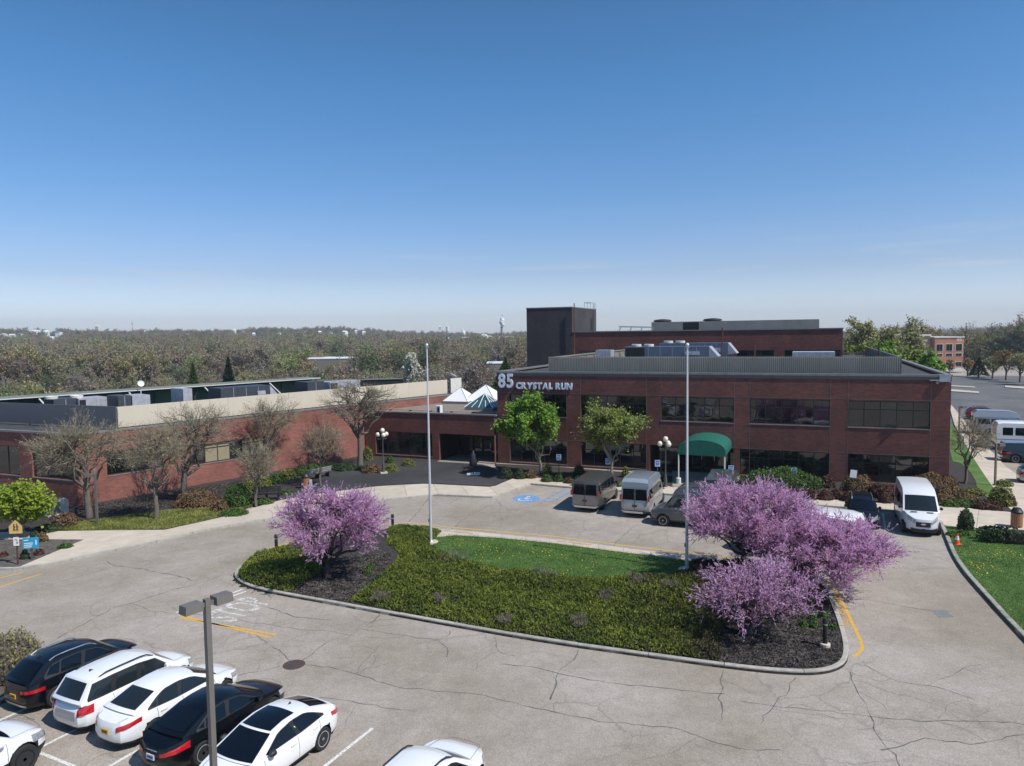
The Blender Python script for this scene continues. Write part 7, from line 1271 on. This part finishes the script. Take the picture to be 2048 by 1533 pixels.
K_.new(gi.outputs[0], iop.inputs["Points"]); K_.new(jn.outputs[0], iop.inputs["Instance"])
rr = N_.new("FunctionNodeRandomValue"); rr.data_type = 'FLOAT_VECTOR'; rr.inputs[0].default_value = (0,0,0); rr.inputs[1].default_value = (.1,.1,6.28); K_.new(rr.outputs[0], iop.inputs["Rotation"])
rs_ = N_.new("FunctionNodeRandomValue"); rs_.data_type = 'FLOAT'; rs_.inputs[2].default_value = .8; rs_.inputs[3].default_value = 1.25; rs_.inputs["Seed"].default_value = 4; K_.new(rs_.outputs[1], iop.inputs["Scale"])
ri = N_.new("FunctionNodeRandomValue"); ri.data_type = 'INT'; ri.inputs[4].default_value = 0; ri.inputs[5].default_value = max(0, len(srcs)-1); ri.inputs["Seed"].default_value = 9; K_.new(ri.outputs[2], iop.inputs["Instance Index"])
K_.new(iop.outputs[0], go.inputs[0]); fw.modifiers.new("wood", 'NODES').node_group = ng
def single(name, label, u, vt, vb, d, w, m, seed, conif=False, zb=None, n=3000, size=.28, group=None):
    b = onY(u, vb, d); zt_ = onY(u, vt, d)[2]; zb = terr_z(b[0], d) if zb is None else zb; H = zt_-zb; R_ = w*d/FPX/2; rng = np.random.default_rng(seed); t = thing(name, label, "tree", (b[0], d, zb), 0, group)
    if conif:
        k = n; h = rng.random(k); a = rng.uniform(0, 2*np.pi, k); lay = 1-.25*((h*14) % 1); r_ = R_*(1-h)*lay*rng.uniform(.35,1,k)**.4; P = np.column_stack([np.cos(a)*r_, np.sin(a)*r_, H*(.12+.88*h)]); D = np.column_stack([np.cos(a), np.sin(a), rng.normal(size=k)*.2-.15]); D /= np.linalg.norm(D, axis=1)[:,None]; v1, f1 = ticks(P, D, R_*(.32*(1-h)+.05), .07, rng); v2, f2 = quads(P, size, rng, D, .8); V, F, _ = merge([(v1,f1,0),(v2,f2,0)])
        MB().tube((0,0,0),(0,0,H*.95),.22,.03,7).build("trunk", BARK_D, t)
    else:
        tk, limbs, br, S, D, L = skeleton(rng, (0,0,H*.3), .2, (0,0,H*.6), (R_,R_,H*.42), 7, 70, 900, R_*.22, .12); V, F = tubes_np([tk]+limbs, 5); link(bpy.data.objects.new("trunk", npmesh("trunk", V, F, BARK)), t); i = rng.integers(0, 900, n); P = S[i]+D[i]*(L[i]*rng.random(n))[:,None]+rng.normal(size=(n,3))*.25; v1, f1 = ticks(S, D, L, .03, rng); v2, f2 = quads(P, size, rng, np.array([[.2,-.3,.6]]), 1); V, F, _ = merge([(v1,f1,0),(v2,f2,0)])
    link(bpy.data.objects.new("crown", npmesh("crown", V, F, m)), t)
single("conifer", "dark spruce standing above the wing roof", 459, 715, 790, 118, 84, CONIF, 51, True, n=5000); single("conifer", "greener rounded conifer left of the dark spruce", 388, 728, 790, 120, 84, CONIF_G, 52, True, n=5000)
single("blossoming_tree", "white blossoming tree above the beige screen", 827, 707, 780, 135, 48, BLOSW, 53, n=4200, size=.3)
single("conifer", "dark pine beside the left edge of the office roof", 1012, 716, 790, 122, 80, CONIF_G, 54, True)
for u, vt, vb, d, w, m, lb, sz in ((1722,625,730,118,78,BUD,"tallest airy tree behind the right end of the rear block",.26),(1775,638,730,120,70,BUD,"airy tree in the middle of the group right of the rear block",.26),(1822,640,740,124,64,BUD,"airy tree nearest the orange office",.26),(1712,678,740,108,50,MAPLE_Y,"yellow green tree low beside the rear block",.3),(1765,668,750,106,74,MAPLE,"brightest green tree behind the roof edge",.32),(1825,690,770,104,70,MAPLE_Y,"yellow green tree sloping towards the orange office",.3),(1860,705,775,100,50,MAPLE,"small green tree touching the right roof corner",.3)): single("airy_tree", lb, u, vt, vb, d, w, m, int(u), zb=0, n=3600, size=sz)
for k, (u, vt, vb, d, w, m, con) in enumerate(((1957,715,752,175,34,CONIF,True),(1935,718,752,180,26,BUD_O,False),(1985,712,755,170,36,BUD,False),(2012,700,757,165,50,BUD_O,False),(2040,706,760,158,44,BUD,False),(2070,700,762,150,48,BUD_O,False),(1900,720,748,185,16,BUD_O,False))): single("lot_tree", ("dark conifer at the far edge of the lot","rusty small tree left of the lot's conifer","bare tree right of the lot's conifer","spreading bare tree at the lot edge","bare tree nearest the right edge","bare tree just outside the lot edge","tiny tree by the orange office")[k], u, vt, vb, d, w, m, 300+k, con, zb=0, n=1400, size=.22)
# ---------------------------------------------------------------- haze
def haze(dens):
    m = bpy.data.materials.new("haze_air"); m.use_nodes = True; nt = m.node_tree; nt.nodes.remove(nt.nodes["Principled BSDF"]); pv = nt.nodes.new("ShaderNodeVolumePrincipled"); pv.inputs["Density"].default_value = dens; pv.inputs["Color"].default_value = (.84,.91,1.0,1); pv.inputs["Anisotropy"].default_value = .2
    nt.links.new(pv.outputs[0], nt.nodes["Material Output"].inputs["Volume"]); props(MB().box(-3800, 3800, -400, 4200, -45, 120).build("haze", m), "pale air between the camera and the hills", kind='stuff')
haze(.0002)
